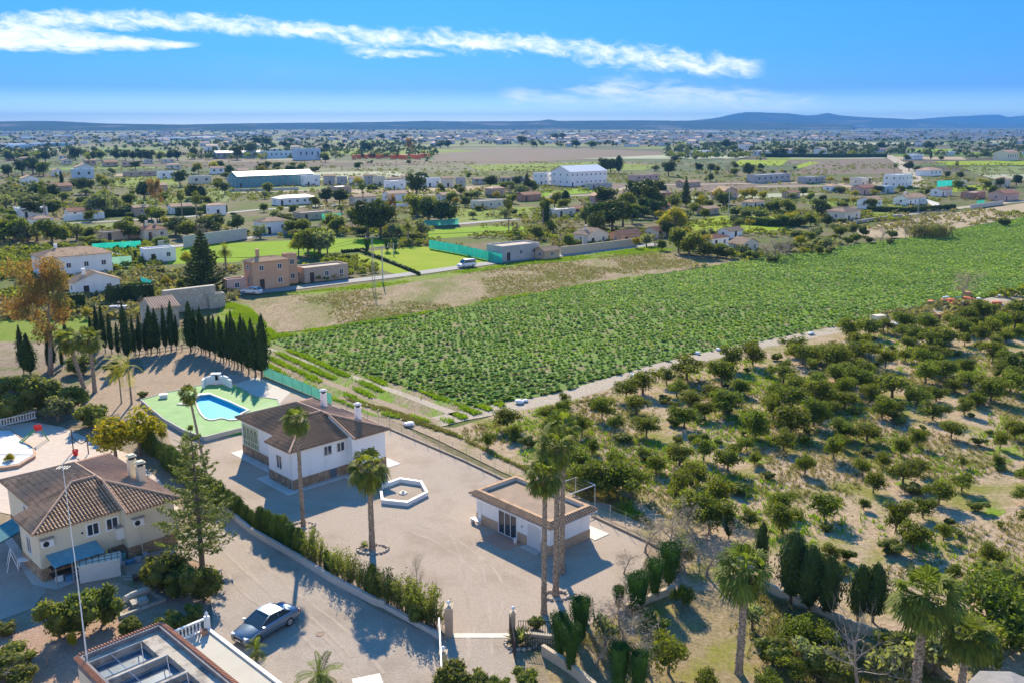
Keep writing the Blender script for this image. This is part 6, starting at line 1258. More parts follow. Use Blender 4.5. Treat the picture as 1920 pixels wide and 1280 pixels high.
# cypress rows, back left
CY = [(45, 700, 7.5, 1.3), (58, 705, 6.5, 1.5), (100, 690, 6.5, .9), (92, 695, 5.0, .9), (130, 672, 6.8, .8), (117, 690, 4.5, .8), (176, 660, 5.8, 1), (187, 655, 6.8, .9), (198, 662, 7.2, .95), (210, 664, 6.6, 1.0), (222, 668, 5.4, .9), (240, 678, 9.4, .85), (252, 668, 6.8, .9), (262, 666, 6.8, .9), (274, 664, 5.8, .9), (284, 664, 7.2, .9), (296, 662, 6.8, .9), (311, 660, 7.6, .9), (322, 658, 7.8, 1.0), (331, 656, 6.0, .9)]
cw = random.Random(6)
for i, (x, y, h, w_) in enumerate(CY): P_('cypress_tree', x, y, h=h * cw.uniform(.85, 1.02), label=('tallest pencil cypress, standing in front of the barn roof' if i == 11 else 'dark pencil cypress in the row behind the pair of palms' if i > 5 else 'dark cypress beside the eucalyptus trunk'), group='pencil cypresses left of the pool' if i > 5 and i != 11 else 'cypresses beside the eucalyptus' if i != 11 else None, wide=w_ * cw.uniform(.8, 1.35)).rotation_euler = (R(cw.uniform(-3, 3)), R(cw.uniform(-3, 3)), cw.uniform(0, 6))
CY2 = [(358, 660, 8.2, 1.15), (366, 658, 7.0, .9), (378, 662, 7.6, .95), (394, 668, 6.6, 1.1), (404, 672, 6.2, 1.0), (414, 676, 5.6, .9), (420, 680, 6.6, .9), (430, 684, 7.4, .9), (440, 688, 8.6, .9), (453, 694, 8.2, 1.15), (467, 700, 7.8, 1.0), (480, 706, 9.2, .95), (491, 708, 8.4, 1.0), (386, 664, 6.6, .9), (447, 690, 7.4, 1.0)]
for i, (x, y, h, w_) in enumerate(CY2): P_('cypress_tree', x, y, h=h * cw.uniform(.85, 1.05), label=('tall pencil cypress at the right end of the row behind the pool' if i == 11 else 'pencil cypress at the left end of the row behind the pool' if i == 0 else 'dark pencil cypress within the close row behind the pool'), group=None if i in (0, 11) else 'cypresses of the row behind the pool', wide=w_ * cw.uniform(.85, 1.35)).rotation_euler = (R(cw.uniform(-3, 3)), R(cw.uniform(-3, 3)), cw.uniform(0, 6))
for x, y, h, lab in ((268, 745, .8, 'dark low shrub on the bare ground behind the pool'), (28, 735, 2.2, 'dark shrub at the left edge below the cypresses'), (95, 745, 2.0, 'dark shrub left of the leaning fan palm'), (150, 700, 2.4, 'shrub behind the leaning fan palm'), (215, 700, 1.6, 'shrub at the right of the pair of palms')): P_('round_bush', x, y, h=h, label=lab, wide=1.3)
P_('round_bush', 120, 590, h=3.0, label='shrub on the lawn left of the pencil cypresses')
# ------------------------------------------------------------------ houses of the middle distance
WALLC = {'white': WHITE, 'cream': mat('pale_cream', (.64, .58, .47), (.70, .65, .54), scale=.6), 'peach': mat('peach_render', (.56, .33, .20), (.62, .38, .24), scale=.5, rough=.9, detail=6), 'tan': mat('tan_render', (.44, .33, .24), (.50, .39, .29), scale=.5, rough=.9, detail=6),
         'grey': mat('grey_wall', (.36, .36, .36), (.44, .44, .43), scale=.5, rough=.9), 'masonry': STONEW, 'brick': mat('brick_wall', (.38, .20, .13), (.44, .26, .18), scale=1, rough=.9), 'blue': mat('pale_blue_sheet', (.40, .52, .60), (.48, .60, .68), scale=.1, rough=.6), 'teal': mat('teal_cladding', (.10, .24, .27), (.14, .30, .33), scale=.1, rough=.6), 'pink': mat('pink_render', (.55, .36, .30), (.62, .43, .36), scale=.5)}
ROOFC = {'brown': TILEBR2, 'pale': TILEPK, 'red': TILERD, 'dark': TILEBR, 'flat': mat('flat_roof', (.46, .38, .29), (.55, .47, .37), scale=.3, rough=.95, detail=6), 'white': mat('white_sheet', (.70, .71, .72), (.76, .77, .78), scale=.2, rough=.5), 'greyroof': mat('grey_sheet', (.42, .43, .43), (.50, .50, .50), scale=.2, rough=.6), 'tealroof': mat('teal_roof', (.10, .36, .38), (.13, .42, .43), scale=.1)}
LM = []
WINM = mat('shutter_dark', (.05, .06, .07), rough=.4)
def house(x0, x1, yb, yt, ratio, roof, wc, rc, short, label, ang=50, name='house', rise=.32, win=True, cat='house', chim=0, group=None):
    sA, cA = math.sin(R(ang)), math.cos(R(ang)); q = sA + cA * ratio
    xc = x0 + (x1 - x0) * (cA * ratio / q); g = G(xc, yb); W_ = (x1 - x0) * mpp(g.y) / q; D_ = W_ * ratio
    v = 640 - yt; c, s = math.cos(PITCH), math.sin(PITCH); H_ = max(2.2, CAMH + (-FL * s + v * c) / (FL * c + v * s) * g.y)
    t = thing(name, label, cat, (g.x, g.y, 0), ZR(ang), group); LM.append(((x0 + x1) / 2, yb, short))
    m = MB(); m.prism([(0, 0), (W_, 0), (W_, D_), (0, D_)], 0, H_)
    o = .35; rm = MB(); det = g.y < 330
    if roof == 'flat':
        rb = MB(); rb.bx(.25, .25, H_, W_ - .25, D_ - .25, H_ + .04)
        for a, b, c_, d in ((0, 0, W_, .25), (0, D_ - .25, W_, D_), (0, .25, .25, D_ - .25), (W_ - .25, .25, W_, D_ - .25)): m.bx(a, b, H_ - .002, c_, d, H_ + .35)
        rb.build('roof', ROOFC[rc], t)
    elif roof == 'gable' or roof == 'gabley':
        along_x = (roof == 'gable'); hw = (D_ if along_x else W_) / 2; z1 = H_ + hw * rise * 2 * .5 / .5 * .5 * 2 * .5
        z1 = H_ + hw * rise * 1.2
        if along_x:
            m.add([(0, 0, H_), (0, D_, H_), (0, D_ / 2, z1)], [(0, 2, 1)]); m.add([(W_, 0, H_), (W_, D_, H_), (W_, D_ / 2, z1)], [(0, 1, 2)])
            f = lambda a, b: z1 + .06 - abs(b - D_ / 2) * (z1 - H_) / hw
            A_ = [(-o, -o), (W_ + o, -o), (W_ + o, D_ / 2), (-o, D_ / 2)]; B_ = [(-o, D_ / 2), (W_ + o, D_ / 2), (W_ + o, D_ + o), (-o, D_ + o)]; dr = ((0, 1), (0, -1))
        else:
            m.add([(0, 0, H_), (W_, 0, H_), (W_ / 2, 0, z1)], [(0, 1, 2)]); m.add([(0, D_, H_), (W_, D_, H_), (W_ / 2, D_, z1)], [(0, 2, 1)])
            f = lambda a, b: z1 + .06 - abs(a - W_ / 2) * (z1 - H_) / hw
            A_ = [(-o, -o), (W_ / 2, -o), (W_ / 2, D_ + o), (-o, D_ + o)]; B_ = [(W_ / 2, -o), (W_ + o, -o), (W_ + o, D_ + o), (W_ / 2, D_ + o)]; dr = ((1, 0), (-1, 0))
        for P, d in ((A_, dr[0]), (B_, dr[1])):
            if det: tiles(rm, P, f, d, pitch=.4, amp=.05)
            else: rm.add([(p[0], p[1], f(*p)) for p in P], [(0, 1, 2, 3)]); rm.add([(p[0], p[1], f(*p) - .15) for p in P], [(0, 3, 2, 1)])
        rm.build('roof', ROOFC[rc], t)
    elif roof == 'hip':
        h_ = min(W_, D_) / 2 + o; f = lambda a, b: H_ + .05 + rise * min(a + o, W_ + o - a, b + o, D_ + o - b)
        if W_ >= D_: r0, r1 = (h_ - o, D_ / 2), (W_ - h_ + o, D_ / 2)
        else: r0, r1 = (W_ / 2, h_ - o), (W_ / 2, D_ - h_ + o)
        c00, c10, c11, c01 = (-o, -o), (W_ + o, -o), (W_ + o, D_ + o), (-o, D_ + o)
        FS = [([c00, c10, r1, r0], (0, 1)), ([c10, c11, r1], (-1, 0)), ([c11, c01, r0, r1], (0, -1)), ([c01, c00, r0], (1, 0))] if W_ >= D_ else [([c00, c10, r0], (0, 1)), ([c10, c11, r1, r0], (-1, 0)), ([c11, c01, r1], (0, -1)), ([c01, c00, r0, r1], (1, 0))]
        for P, d in FS:
            if det: tiles(rm, P, f, d, pitch=.4, amp=.05)
            else: rm.add([(p[0], p[1], f(*p)) for p in P], [tuple(range(len(P)))])
        rm.build('roof', ROOFC[rc], t)
    m.build('wall', WALLC[wc], t)
    if win and g.y < 520:
        st = 1 if H_ < 5.3 else 2; rg = random.Random(int(x0))
        for k in range(st):
            zc = H_ * (k + .55) / st; n_ = max(1, int(W_ / 3.4))
            for i in range(n_):
                if i == 0 and k == 0 and W_ > 6: m2 = MB(); m2.bx(W_ * (i + .5) / n_ - .5, -.05, 0, W_ * (i + .5) / n_ + .5, .02, 2.1); m2.build('door', RUST, t)
                else: window(t, (W_ * (i + .5) / n_, 0, zc), .9, 1.0, 'y-', bars=1, glass=WINM)
            for i in range(max(1, int(D_ / 4))): window(t, (0, D_ * (i + .5) / max(1, int(D_ / 4)), zc), .9, 1.0, 'x-', bars=1, glass=WINM)
    elif win:
        m2 = MB()
        for i in range(max(2, int(W_ / 5))): m2.bx(W_ * (i + .5) / max(2, int(W_ / 5)) - .7, -.06, H_ * .45, W_ * (i + .5) / max(2, int(W_ / 5)) + .7, .02, H_ * .75)
        m2.build('windows', WINM, t)
    for i in range(chim): m3 = MB(); a = W_ * (.3 + .4 * i); m3.bx(a - .3, D_ * .6 - .3, H_, a + .3, D_ * .6 + .3, H_ + 2.2); m3.bx(a - .36, D_ * .6 - .36, H_ + 2.2, a + .36, D_ * .6 + .36, H_ + 2.32); m3.build('chimney', WALLC[wc], t)
    return t
HS = [
 (452, 531, 545, 493, .5, 'hip', 'peach', 'brown', 'the peach house', 'two-storey peach house with tiled roof beside the lane', 1), (528, 556, 533, 480, .9, 'flat', 'peach', 'flat', 'the peach tower', 'square peach block rising behind the two-storey peach house', 0),
 (545, 642, 531, 506, .45, 'flat', 'tan', 'flat', 'the long tan house', 'long low tan house with flat parapet roof by the lane', 0), (412, 456, 548, 531, .6, 'flat', 'pink', 'pale', 'the arched porch', 'low pink porch building left of the peach house', 0),
 (116, 204, 558, 531, .5, 'gabley', 'white', 'brown', 'the white gabled cottage', 'white cottage with brown gabled roof left of the ruin', 1), (36, 176, 524, 485, .55, 'hip', 'white', 'brown', 'the wide white house', 'wide white house with shallow brown hip roof, far left', 1),
 (256, 317, 494, 470, .5, 'flat', 'white', 'greyroof', 'the white box house', 'plain white box-shaped house beside the lime green field', 0),
 (303, 386, 589, 546, .12, 'none', 'masonry', 'flat', 'the ruin', 'roofless grey masonry ruin behind the cypress rows', 0), (384, 417, 580, 556, .5, 'flat', 'masonry', 'flat', 'the ruin annex', 'small grey masonry annex at the right end of the ruin', 0), (243, 326, 617, 578, 1.5, 'gable', 'masonry', 'pale', 'the old barn', 'old barn with weathered tile roof in front of the ruin', 0),
 (247, 304, 450, 432, .9, 'hip', 'cream', 'red', 'the red-roofed house', 'cream house with red-brown hip roof and two chimneys, upper left', 2), (175, 252, 452, 440, .35, 'flat', 'tan', 'flat', 'the brown annex', 'long brown low annex left of the red-roofed house', 0),
 (470, 533, 440, 417, .7, 'hip', 'white', 'brown', 'the white pillared house', 'white house with brown hip roof at the bend of the upper road', 0), (545, 613, 414, 401, .5, 'flat', 'tan', 'flat', 'the long flat shed', 'long shed with pale flat roof above the upper road', 0), (505, 580, 386, 373, .35, 'hip', 'white', 'greyroof', 'the low white farmhouse', 'low white farmhouse with grey roof among dark pines', 0),
 (718, 757, 357, 341, .7, 'flat', 'white', 'greyroof', 'the white cube house', 'white two-storey cube house in the centre distance', 0), (715, 760, 380, 364, .6, 'gable', 'white', 'pale', 'the small white house', 'small white house below the white cube house', 0), (817, 860, 379, 366, .5, 'gable', 'cream', 'brown', 'the veranda house', 'cream house with wide brown roof right of the dark pines', 0),
 (882, 942, 393, 379, .4, 'flat', 'cream', 'flat', 'the beige shed', 'beige flat-roofed shed between two green fields', 0), (652, 700, 386, 370, .5, 'gable', 'cream', 'brown', 'the walled house', 'cream house behind a white garden wall, upper centre', 0),
 (1036, 1141, 350, 323, .55, 'gable', 'white', 'white', 'the big white warehouse', 'big white warehouse with pale sheet roof', 0), (1000, 1036, 348, 326, .5, 'flat', 'white', 'greyroof', 'the warehouse office', 'white office block at the left end of the big white warehouse', 0),
 (422, 562, 352, 331, .25, 'gable', 'teal', 'white', 'the teal warehouse', 'long teal-banded warehouse with white roof', 0), (562, 595, 349, 331, .5, 'flat', 'white', 'greyroof', 'the white annex', 'white annex at the right end of the teal warehouse', 0), (545, 594, 301, 280, .5, 'flat', 'blue', 'white', 'the light blue hall', 'tall light blue hall on the plain', 0), (484, 546, 298, 285, .3, 'flat', 'blue', 'greyroof', 'the blue shed row', 'lower pale blue shed left of the tall light blue hall', 0),
 (912, 1012, 491, 465, .5, 'flat', 'grey', 'flat', 'the grey villa', 'grey flat-roofed villa behind the green screen fence', 0), (1004, 1050, 487, 472, .7, 'gable', 'tan', 'brown', 'the brown outbuilding', 'brown-roofed outbuilding right of the grey villa', 0),
 (1078, 1143, 462, 441, .7, 'gabley', 'cream', 'brown', 'the cream gabled house', 'cream house with brown gabled roof beside the lane', 1), (1146, 1204, 459, 440, .6, 'gable', 'peach', 'red', 'the orange-walled house', 'orange-walled house with red-brown roof beside the lane', 0), (1212, 1264, 447, 433, .6, 'gable', 'cream', 'red', 'the next tiled house', 'tiled house partly hidden behind trees right of the orange-walled house', 0),
 (1316, 1372, 466, 448, .6, 'hip', 'white', 'red', 'the white house', 'white house with red roof standing at the edge of the artichoke field', 0), (1350, 1398, 448, 434, .6, 'gable', 'white', 'brown', 'the rear brown roof', 'larger brown gabled roof behind the white house at the field edge', 0), (1372, 1430, 474, 459, .6, 'gabley', 'cream', 'brown', 'the low tiled house', 'low tiled house right of the white one at the field edge', 0),
 (1025, 1080, 408, 395, .6, 'flat', 'cream', 'greyroof', 'the pale flat house', 'pale flat-roofed house left of the dark pine group', 0), (1060, 1108, 404, 392, .5, 'gable', 'tan', 'red', 'the red-brown roof', 'red-brown roofed house behind the pale flat-roofed one', 0), (968, 1014, 378, 366, .5, 'gable', 'brick', 'red', 'the red shed', 'dark red shed in front of the big white warehouse', 0), (1230, 1262, 372, 362, .5, 'gable', 'brick', 'brown', 'the brick shed', 'small brick shed behind the dark pine group', 0),
 (1560, 1624, 417, 398, .7, 'hip', 'cream', 'pale', 'the beige villa', 'two-storey beige villa with pale hip roof at the right lane', 0), (1684, 1753, 387, 372, .45, 'gable', 'white', 'brown', 'the white walled farm', 'long white farm building with brown roof behind a hedge, right', 1), (1664, 1724, 353, 330, .5, 'flat', 'white', 'greyroof', 'the modern white house', 'modern white two-storey house at the end of the straight road', 0),
 (1602, 1652, 366, 353, .5, 'gable', 'pink', 'red', 'the pink house', 'pink house left of the modern white house', 0), (1648, 1684, 363, 351, .6, 'flat', 'blue', 'white', 'the small blue house', 'small pale blue house in front of the modern white house', 0), (1726, 1778, 331, 320, .6, 'hip', 'white', 'pale', 'the white hip-roofed villa', 'white villa with pale hip roof right of the straight road', 0),
 (1810, 1862, 374, 363, .5, 'flat', 'brick', 'flat', 'the brick house', 'low brick house near the right edge', 0), (1864, 1930, 378, 364, .5, 'gable', 'pink', 'red', 'the red-tiled house', 'red-tiled pink house at the right edge', 0), (1404, 1500, 344, 330, .2, 'flat', 'grey', 'greyroof', 'the long grey sheds', 'long grey industrial shed behind the ploughed strip', 0), (1500, 1560, 345, 334, .3, 'flat', 'grey', 'greyroof', 'the grey shed end', 'lower grey shed continuing the long grey one', 0),
 (1296, 1342, 293, 284, .5, 'flat', 'white', 'white', 'the far white villa', 'bright white villa far off right of centre', 0), (1768, 1798, 292, 285, .6, 'flat', 'white', 'white', 'the far white house', 'small bright white house far off on the right', 0), (1872, 1925, 302, 287, .5, 'gable', 'cream', 'pale', 'the far cream house', 'pale cream house at the right edge far off', 0),
 (112, 164, 410, 397, .6, 'gable', 'white', 'red', 'the left white farm', 'white farmhouse with red roof behind a dark hedge, left', 0), (308, 352, 402, 388, .6, 'gable', 'white', 'brown', 'the palm house', 'white house between the two shaggy palms, left', 0), (128, 166, 336, 319, .5, 'flat', 'blue', 'white', 'the pale blue block', 'pale blue block among trees, upper left', 0),
 (395, 472, 298, 287, .2, 'gable', 'grey', 'greyroof', 'the long grey hall', 'long grey hall on the plain, left of the light blue hall', 0), (350, 388, 346, 332, .4, 'flat', 'cream', 'white', 'the roadside store', 'cream store with white roof left of the teal warehouse', 0), (422, 454, 346, 334, .5, 'flat', 'grey', 'white', 'the grey depot', 'grey depot beside the teal warehouse', 0),
 (1270, 1318, 352, 343, .4, 'gable', 'tan', 'brown', 'the tan farm', 'tan farm building behind the big dark pines', 0), (1180, 1240, 340, 330, .3, 'flat', 'pink', 'flat', 'the pink walls', 'low pink-walled building right of the big white warehouse', 0), (1098, 1150, 334 + 22, 346, .3, 'flat', 'grey', 'flat', 'the grey store', 'low grey store in front of the big white warehouse', 0),
 (1700, 1740, 300, 291, .5, 'flat', 'white', 'white', 'the far roadside house', 'white house far off beside the straight road', 0), (1310, 1352, 404, 392, .5, 'gable', 'tan', 'brown', 'the hidden cottage', 'brown-roofed cottage hidden among yellowish trees, right of centre', 0), (1395, 1440, 392, 380, .6, 'hip', 'cream', 'dark', 'the dark-roofed cottage', 'cream cottage with dark roof right of the yellowish trees', 0),
 (1215, 1260, 398, 387, .5, 'gable', 'brick', 'red', 'the brick cottage', 'red brick cottage in the dark pine group', 0), (1470, 1505, 372, 362, .5, 'gable', 'tan', 'red', 'the small tiled farm', 'small tiled farm left of the pink house', 0), (70, 120, 360, 350, .5, 'gable', 'tan', 'red', 'the grove cottage', 'red-roofed cottage above the olive grove rows', 0),
 (225, 300, 332, 324, .25, 'flat', 'tan', 'flat', 'the brown yard walls', 'long brown yard building, upper left', 0)]
for h in HS:
    (x0, x1, yb, yt, ra, rf, wc, rc, sh, lab, ch) = h
    house(x0, x1, yb, yt, ra, rf, wc, rc, sh, lab, chim=ch, win=('ruin' not in sh and 'barn' not in sh), cat=('warehouse' if 'warehouse' in sh or 'hall' in sh else 'ruin' if 'ruin' in sh else 'shed' if 'shed' in sh else 'house'), name=('warehouse' if 'warehouse' in sh or 'hall' in sh else 'ruin' if 'ruin' in sh else 'farm_shed' if 'shed' in sh or 'barn' in sh else 'house'))
rg = random.Random(9)   # the terrace of houses across the centre distance
xs_ = 604; i = 0
for wd_, wc, rc, rf in ((24, 'grey', 'brown', 'gable'), (20, 'grey', 'greyroof', 'flat'), (26, 'white', 'brown', 'gable'), (18, 'grey', 'brown', 'gable'), (22, 'cream', 'flat', 'flat'), (26, 'grey', 'brown', 'gable'), (22, 'cream', 'brown', 'gable'), (20, 'white', 'greyroof', 'flat'), (30, 'white', 'white', 'flat'), (24, 'cream', 'brown', 'gable'), (18, 'grey', 'flat', 'flat')):
    yb = 347 + i * .5; house(xs_, xs_ + wd_, yb, yb - rg.uniform(14, 20), .55, rf, wc, rc, 'the street row', '%s %s house, number %d from the left in the row across the plain' % ({'grey': 'grey', 'white': 'white', 'cream': 'cream'}[wc], 'gabled' if rf == 'gable' else 'flat-roofed', i + 1), ang=76, group='houses of the row across the plain'); xs_ += wd_ + rg.uniform(0, 4); i += 1
xs_ = 885
for wd_ in (26, 22, 20, 26, 18): yb = 346; house(xs_, xs_ + wd_, yb, yb - rg.uniform(9, 13), .5, rg.choice(['gable', 'flat']), rg.choice(['white', 'grey', 'cream']), 'brown', 'the right row', 'small pale house in the right half of the row across the plain', ang=76, group='small houses continuing the row'); xs_ += wd_ + 2
# sun-faded red and orange crate stacks on the market ground
ORM = mat('orange_plastic', (.75, .16, .04), (.80, .24, .10), scale=.2, rough=.6)
xs_ = 664; k = 0
while xs_ < 806:
    wd_ = rg.uniform(4, 9); g = G(xs_, 299 - rg.uniform(0, 4)); W_ = wd_ * mpp(g.y); m = MB(); 
    for q in range(4): m.box((0, 0, .55 + q * 1.05), (W_ * rg.uniform(.85, 1), W_ * .5, 1.0), rg.uniform(-.05, .05))
    o = m.build('crate_stack', ORM); o.location = g; tag(o, 'stack of orange-red crates in the bright row on the plain', 'crate stack', 'orange-red crate stacks on the plain'); xs_ += wd_ * .8
VZ = [(5, 470, 318, 440), (480, 960, 332, 402), (960, 1250, 356, 400), (1250, 1640, 345, 412), (1560, 1915, 340, 372), (5, 330, 300, 325)]
LC = {}; n_ = 0; tries = 0; NOGO = [gp(p) for p in ([(300, 500), (310, 455), (740, 440), (800, 420), (1005, 415), (1000, 440), (640, 560)], [(1285, 440), (1295, 402), (1505, 400), (1505, 440)], [(1600, 452), (1560, 425), (1920, 372), (1760, 445)], [(400, 362), (560, 315), (780, 315), (780, 362)], [(1030, 366), (1030, 345), (1560, 338), (1560, 368)], [(835, 420), (850, 386), (1000, 386), (1000, 420)])]
while n_ < 34 and tries < 4000:
    tries += 1; z_ = rg.choice(VZ); x = rg.uniform(z_[0], z_[1]); y = rg.uniform(z_[2], z_[3]); sc_ = (y - 234) / 100; wd_ = rg.uniform(19, 38) * sc_
    if any(abs(l[0] - x) < wd_ * .5 + 26 * sc_ and abs(l[1] - y) < 11 * sc_ for l in LM): continue
    g = G(x, y)
    if any(inpoly([(g.x, g.y)], P)[0] for P in NOGO): continue
    b = min([l for l in LM if l[2][0:3] == 'the'], key=lambda l: abs(l[0] - x) + 2 * abs(l[1] - y)); rf = rg.choice(['gable', 'hip', 'flat', 'gabley']); wc = rg.choice(['white', 'white', 'white', 'cream', 'tan', 'pink']); rc = rg.choice(['flat', 'white', 'greyroof']) if rf == 'flat' else rg.choice(['brown', 'red', 'pale', 'brown'])
    dx, dy = x - b[0], y - b[1]; side = ('right of' if dx > 0 else 'left of') if abs(dx) > 20 else ('behind' if dy < 0 else 'in front of'); lab = '%s %s house %s %s' % (wc, {'gable': 'gable-roofed', 'hip': 'hip-roofed', 'flat': 'flat-roofed', 'gabley': 'pitched-roof'}[rf], side, b[2]); LC[lab] = LC.get(lab, 0) + 1
    if LC[lab] > 1: lab = ('second ', 'third ', 'fourth ', 'fifth ')[min(LC[lab] - 2, 3)] + lab
    house(x - wd_ / 2, x + wd_ / 2, y, y - rg.uniform(9, 13) * sc_, rg.uniform(.4, .8), rf, wc, rc, 'x', lab, ang=rg.choice([50, 50, 42, 64])); n_ += 1
LM = [l for l in LM if l[2] != 'x']; print('EXTRA HOUSES', n_, tries)
# walls, screens, hedges of the middle distance
def mwall(px, h, mt, label): return wall_run(gp(px), h, .25, mt, label)
mwall([(345, 465), (372, 461), (463, 448)], 3.2, GRW, 'long grey garden wall right of the red-roofed house'); mwall([(298, 470), (318, 467)], 2.5, GRW, 'short grey wall right of the red-roofed house'); mwall([(530, 438), (600, 433)], 1.6, GRW, 'garden wall along the upper road')
mwall([(1052, 478), (1120, 470), (1190, 461)], 2.0, BEIGEW, 'beige garden wall along the lane below the cream gabled house'); mwall([(1735, 384), (1760, 392)], 2.2, WHITE, 'white wall beside the white walled farm'); mwall([(428, 360), (560, 356)], 1.2, GRW, 'low wall in front of the teal warehouse')
mwall([(120, 415), (196, 410)], 2.2, WHITE, 'white garden wall in front of the left white farm'); mwall([(1600, 420), (1690, 407)], 1.0, GRW, 'low wall along the right lane'); mwall([(700, 392), (790, 388)], 1.6, WHITE, 'white garden wall in the centre distance'); mwall([(1820, 392), (1880, 384)], 1.6, GRW, 'grey wall by the right lane')
mesh_fence(gp([(805, 466), (860, 476), (942, 495)]), 2.4, 'bright turquoise screen fence round the grey villa', (.03, .50, .38)); mesh_fence(gp([(85, 515), (150, 508), (248, 500)]), 2.6, 'pale green screen in front of the wide white house', (.22, .50, .36)); mesh_fence(gp([(174, 474), (265, 468)]), 2.4, 'bright turquoise screen above the wide white house', (.02, .50, .38))
mesh_fence(gp([(604, 415), (640, 413)]), 2.6, 'short turquoise screen beside the long flat shed', (.03, .50, .38)); mesh_fence(gp([(1756, 352), (1790, 350)]), 3.5, 'turquoise screen right of the modern white house', (.03, .46, .42)); mesh_fence(gp([(790, 425), (860, 421)]), 2.0, 'low green screen under the pine pair', (.08, .42, .32)); mesh_fence(gp([(265, 533), (285, 540)]), 1.6, 'small turquoise sheet in the overgrown garden', (.03, .46, .34)); mesh_fence(gp([(1830, 388), (1845, 386)]), 2.5, 'short green screen at the right lane', (.03, .35, .25))
c = G(232, 478); t = thing('swimming_pool', 'small turquoise pool beside the white box-shaped house', 'pool', tuple(c), R(40)); m = MB(); m.bx(-7, -3.5, 0, 7, 3.5, .3); m.build('coping', PALEC, t); m = MB(); m.bx(-1, -2.4, .3, 5.6, 2.4, .34); m.build('water', mat('far_pool', (.03, .42, .52), rough=.2), t)
def hedge(px, h, label, mt=F_CYP, wd=1.0, name='clipped_hedge'):
    P = gp(px); t = thing(name, label, 'hedge', tuple(P[0])); rgn = np.random.default_rng(len(label)); Vs, Fs, o = [], [], 0
    for i in range(len(P) - 1):
        a, b = P[i] - P[0], P[i + 1] - P[0]; L_ = (b - a).length; n_ = int(L_ * h * 22); u = rgn.uniform(0, 1, n_); side = np.where(rgn.uniform(0, 1, n_) < .5, -1, 1); zz = rgn.uniform(.05, h, n_); topm = rgn.uniform(0, 1, n_) < .3; zz[topm] = h * rgn.uniform(.95, 1.05, topm.sum()); off = side * wd / 2 * rgn.uniform(.8, 1.05, n_); off[topm] = rgn.uniform(-wd / 2, wd / 2, topm.sum())
        d = (b - a).normalized(); A_ = np.array([a.x, a.y, 0]); D_ = np.array([b.x - a.x, b.y - a.y, 0]); N_ = np.array([-d.y, d.x, 0]); Pp = A_ + D_ * u[:, None] + N_ * off[:, None]; Pp[:, 2] = zz
        V, F = leafquads(Pp, N_ * side[:, None] + [0, 0, .4], .26, .5, rgn, .6); Vs.append(V); Fs.append(F + o); o += len(V)
        m = MB(); mid = (a + b) / 2; m.box((mid.x, mid.y, h * .46), (L_, wd * .75, h * .92), math.atan2(d.y, d.x)); V = np.array(m.v); F = np.array(m.f); Vs.append(V); Fs.append(F + o); o += len(V)
    link('foliage', npmesh('foliage', np.concatenate(Vs), np.concatenate(Fs), mt), t); return t
hedge([(202, 572), (235, 566), (290, 562)], 3.2, 'tall dark clipped hedge behind the barn', wd=1.6); hedge([(104, 583), (160, 577)], 2.8, 'dark clipped hedge below the white gabled cottage', wd=1.6); hedge([(196, 407), (266, 403)], 2.6, 'dark hedge on the far side of the upper left lane', wd=1.5); hedge([(1625, 396), (1700, 399), (1790, 392)], 1.8, 'long dark hedge in front of the white walled farm', wd=1.5)
hedge([(1430, 295), (1560, 296), (1662, 295)], 3.5, 'long dark hedge line behind the ploughed strip', wd=3); hedge([(330, 404), (426, 398)], 2.6, 'dark hedge right of the two shaggy palms', wd=1.5); hedge([(1370, 418), (1440, 424), (1500, 424)], 2.2, 'dark bushes along the far side of the lime green plot', wd=2)
hedge([(676, 472), (730, 492), (787, 516)], .6, 'low clipped hedge dividing the lime green lawn', wd=.6); hedge([(800, 458), (860, 472), (930, 490)], .7, 'low clipped hedge along the turquoise screen', wd=.7); hedge([(640, 474), (690, 470)], .7, 'low hedge at the far left corner of the lawn plot', wd=.7)
for i, x in enumerate((689, 726, 741)): P_('topiary_cypress', x, 472 - i * .6, h=3.4, label='cylinder-clipped cypress at the back of the lawn plot, %s' % ('left one', 'middle one', 'right one')[i], wide=1.0)
# grey van, bins and clutter by the barn
for i, x in enumerate((216, 230)):
    t = thing('wheeled_bin', 'grey wheeled bin on the lane left of the barn, %s' % ('left one', 'right one')[i], 'bin', tuple(G(x, 587)), R(15)); m = MB(); m.prism([(-.75, -.5), (.75, -.5), (.75, .5), (-.75, .5)], .2, 1.2); m.build('bin_body', METAL, t); m = MB(); m.bx(-.8, -.55, 1.2, .8, .55, 1.32); m.build('lid', CWH, t)
    for sx in (-1, 1): m = MB(); m.tube([(sx * .5, -.4, .12), (sx * .5, .4, .12)], .12, 8); m.build('wheel', DARK, t)
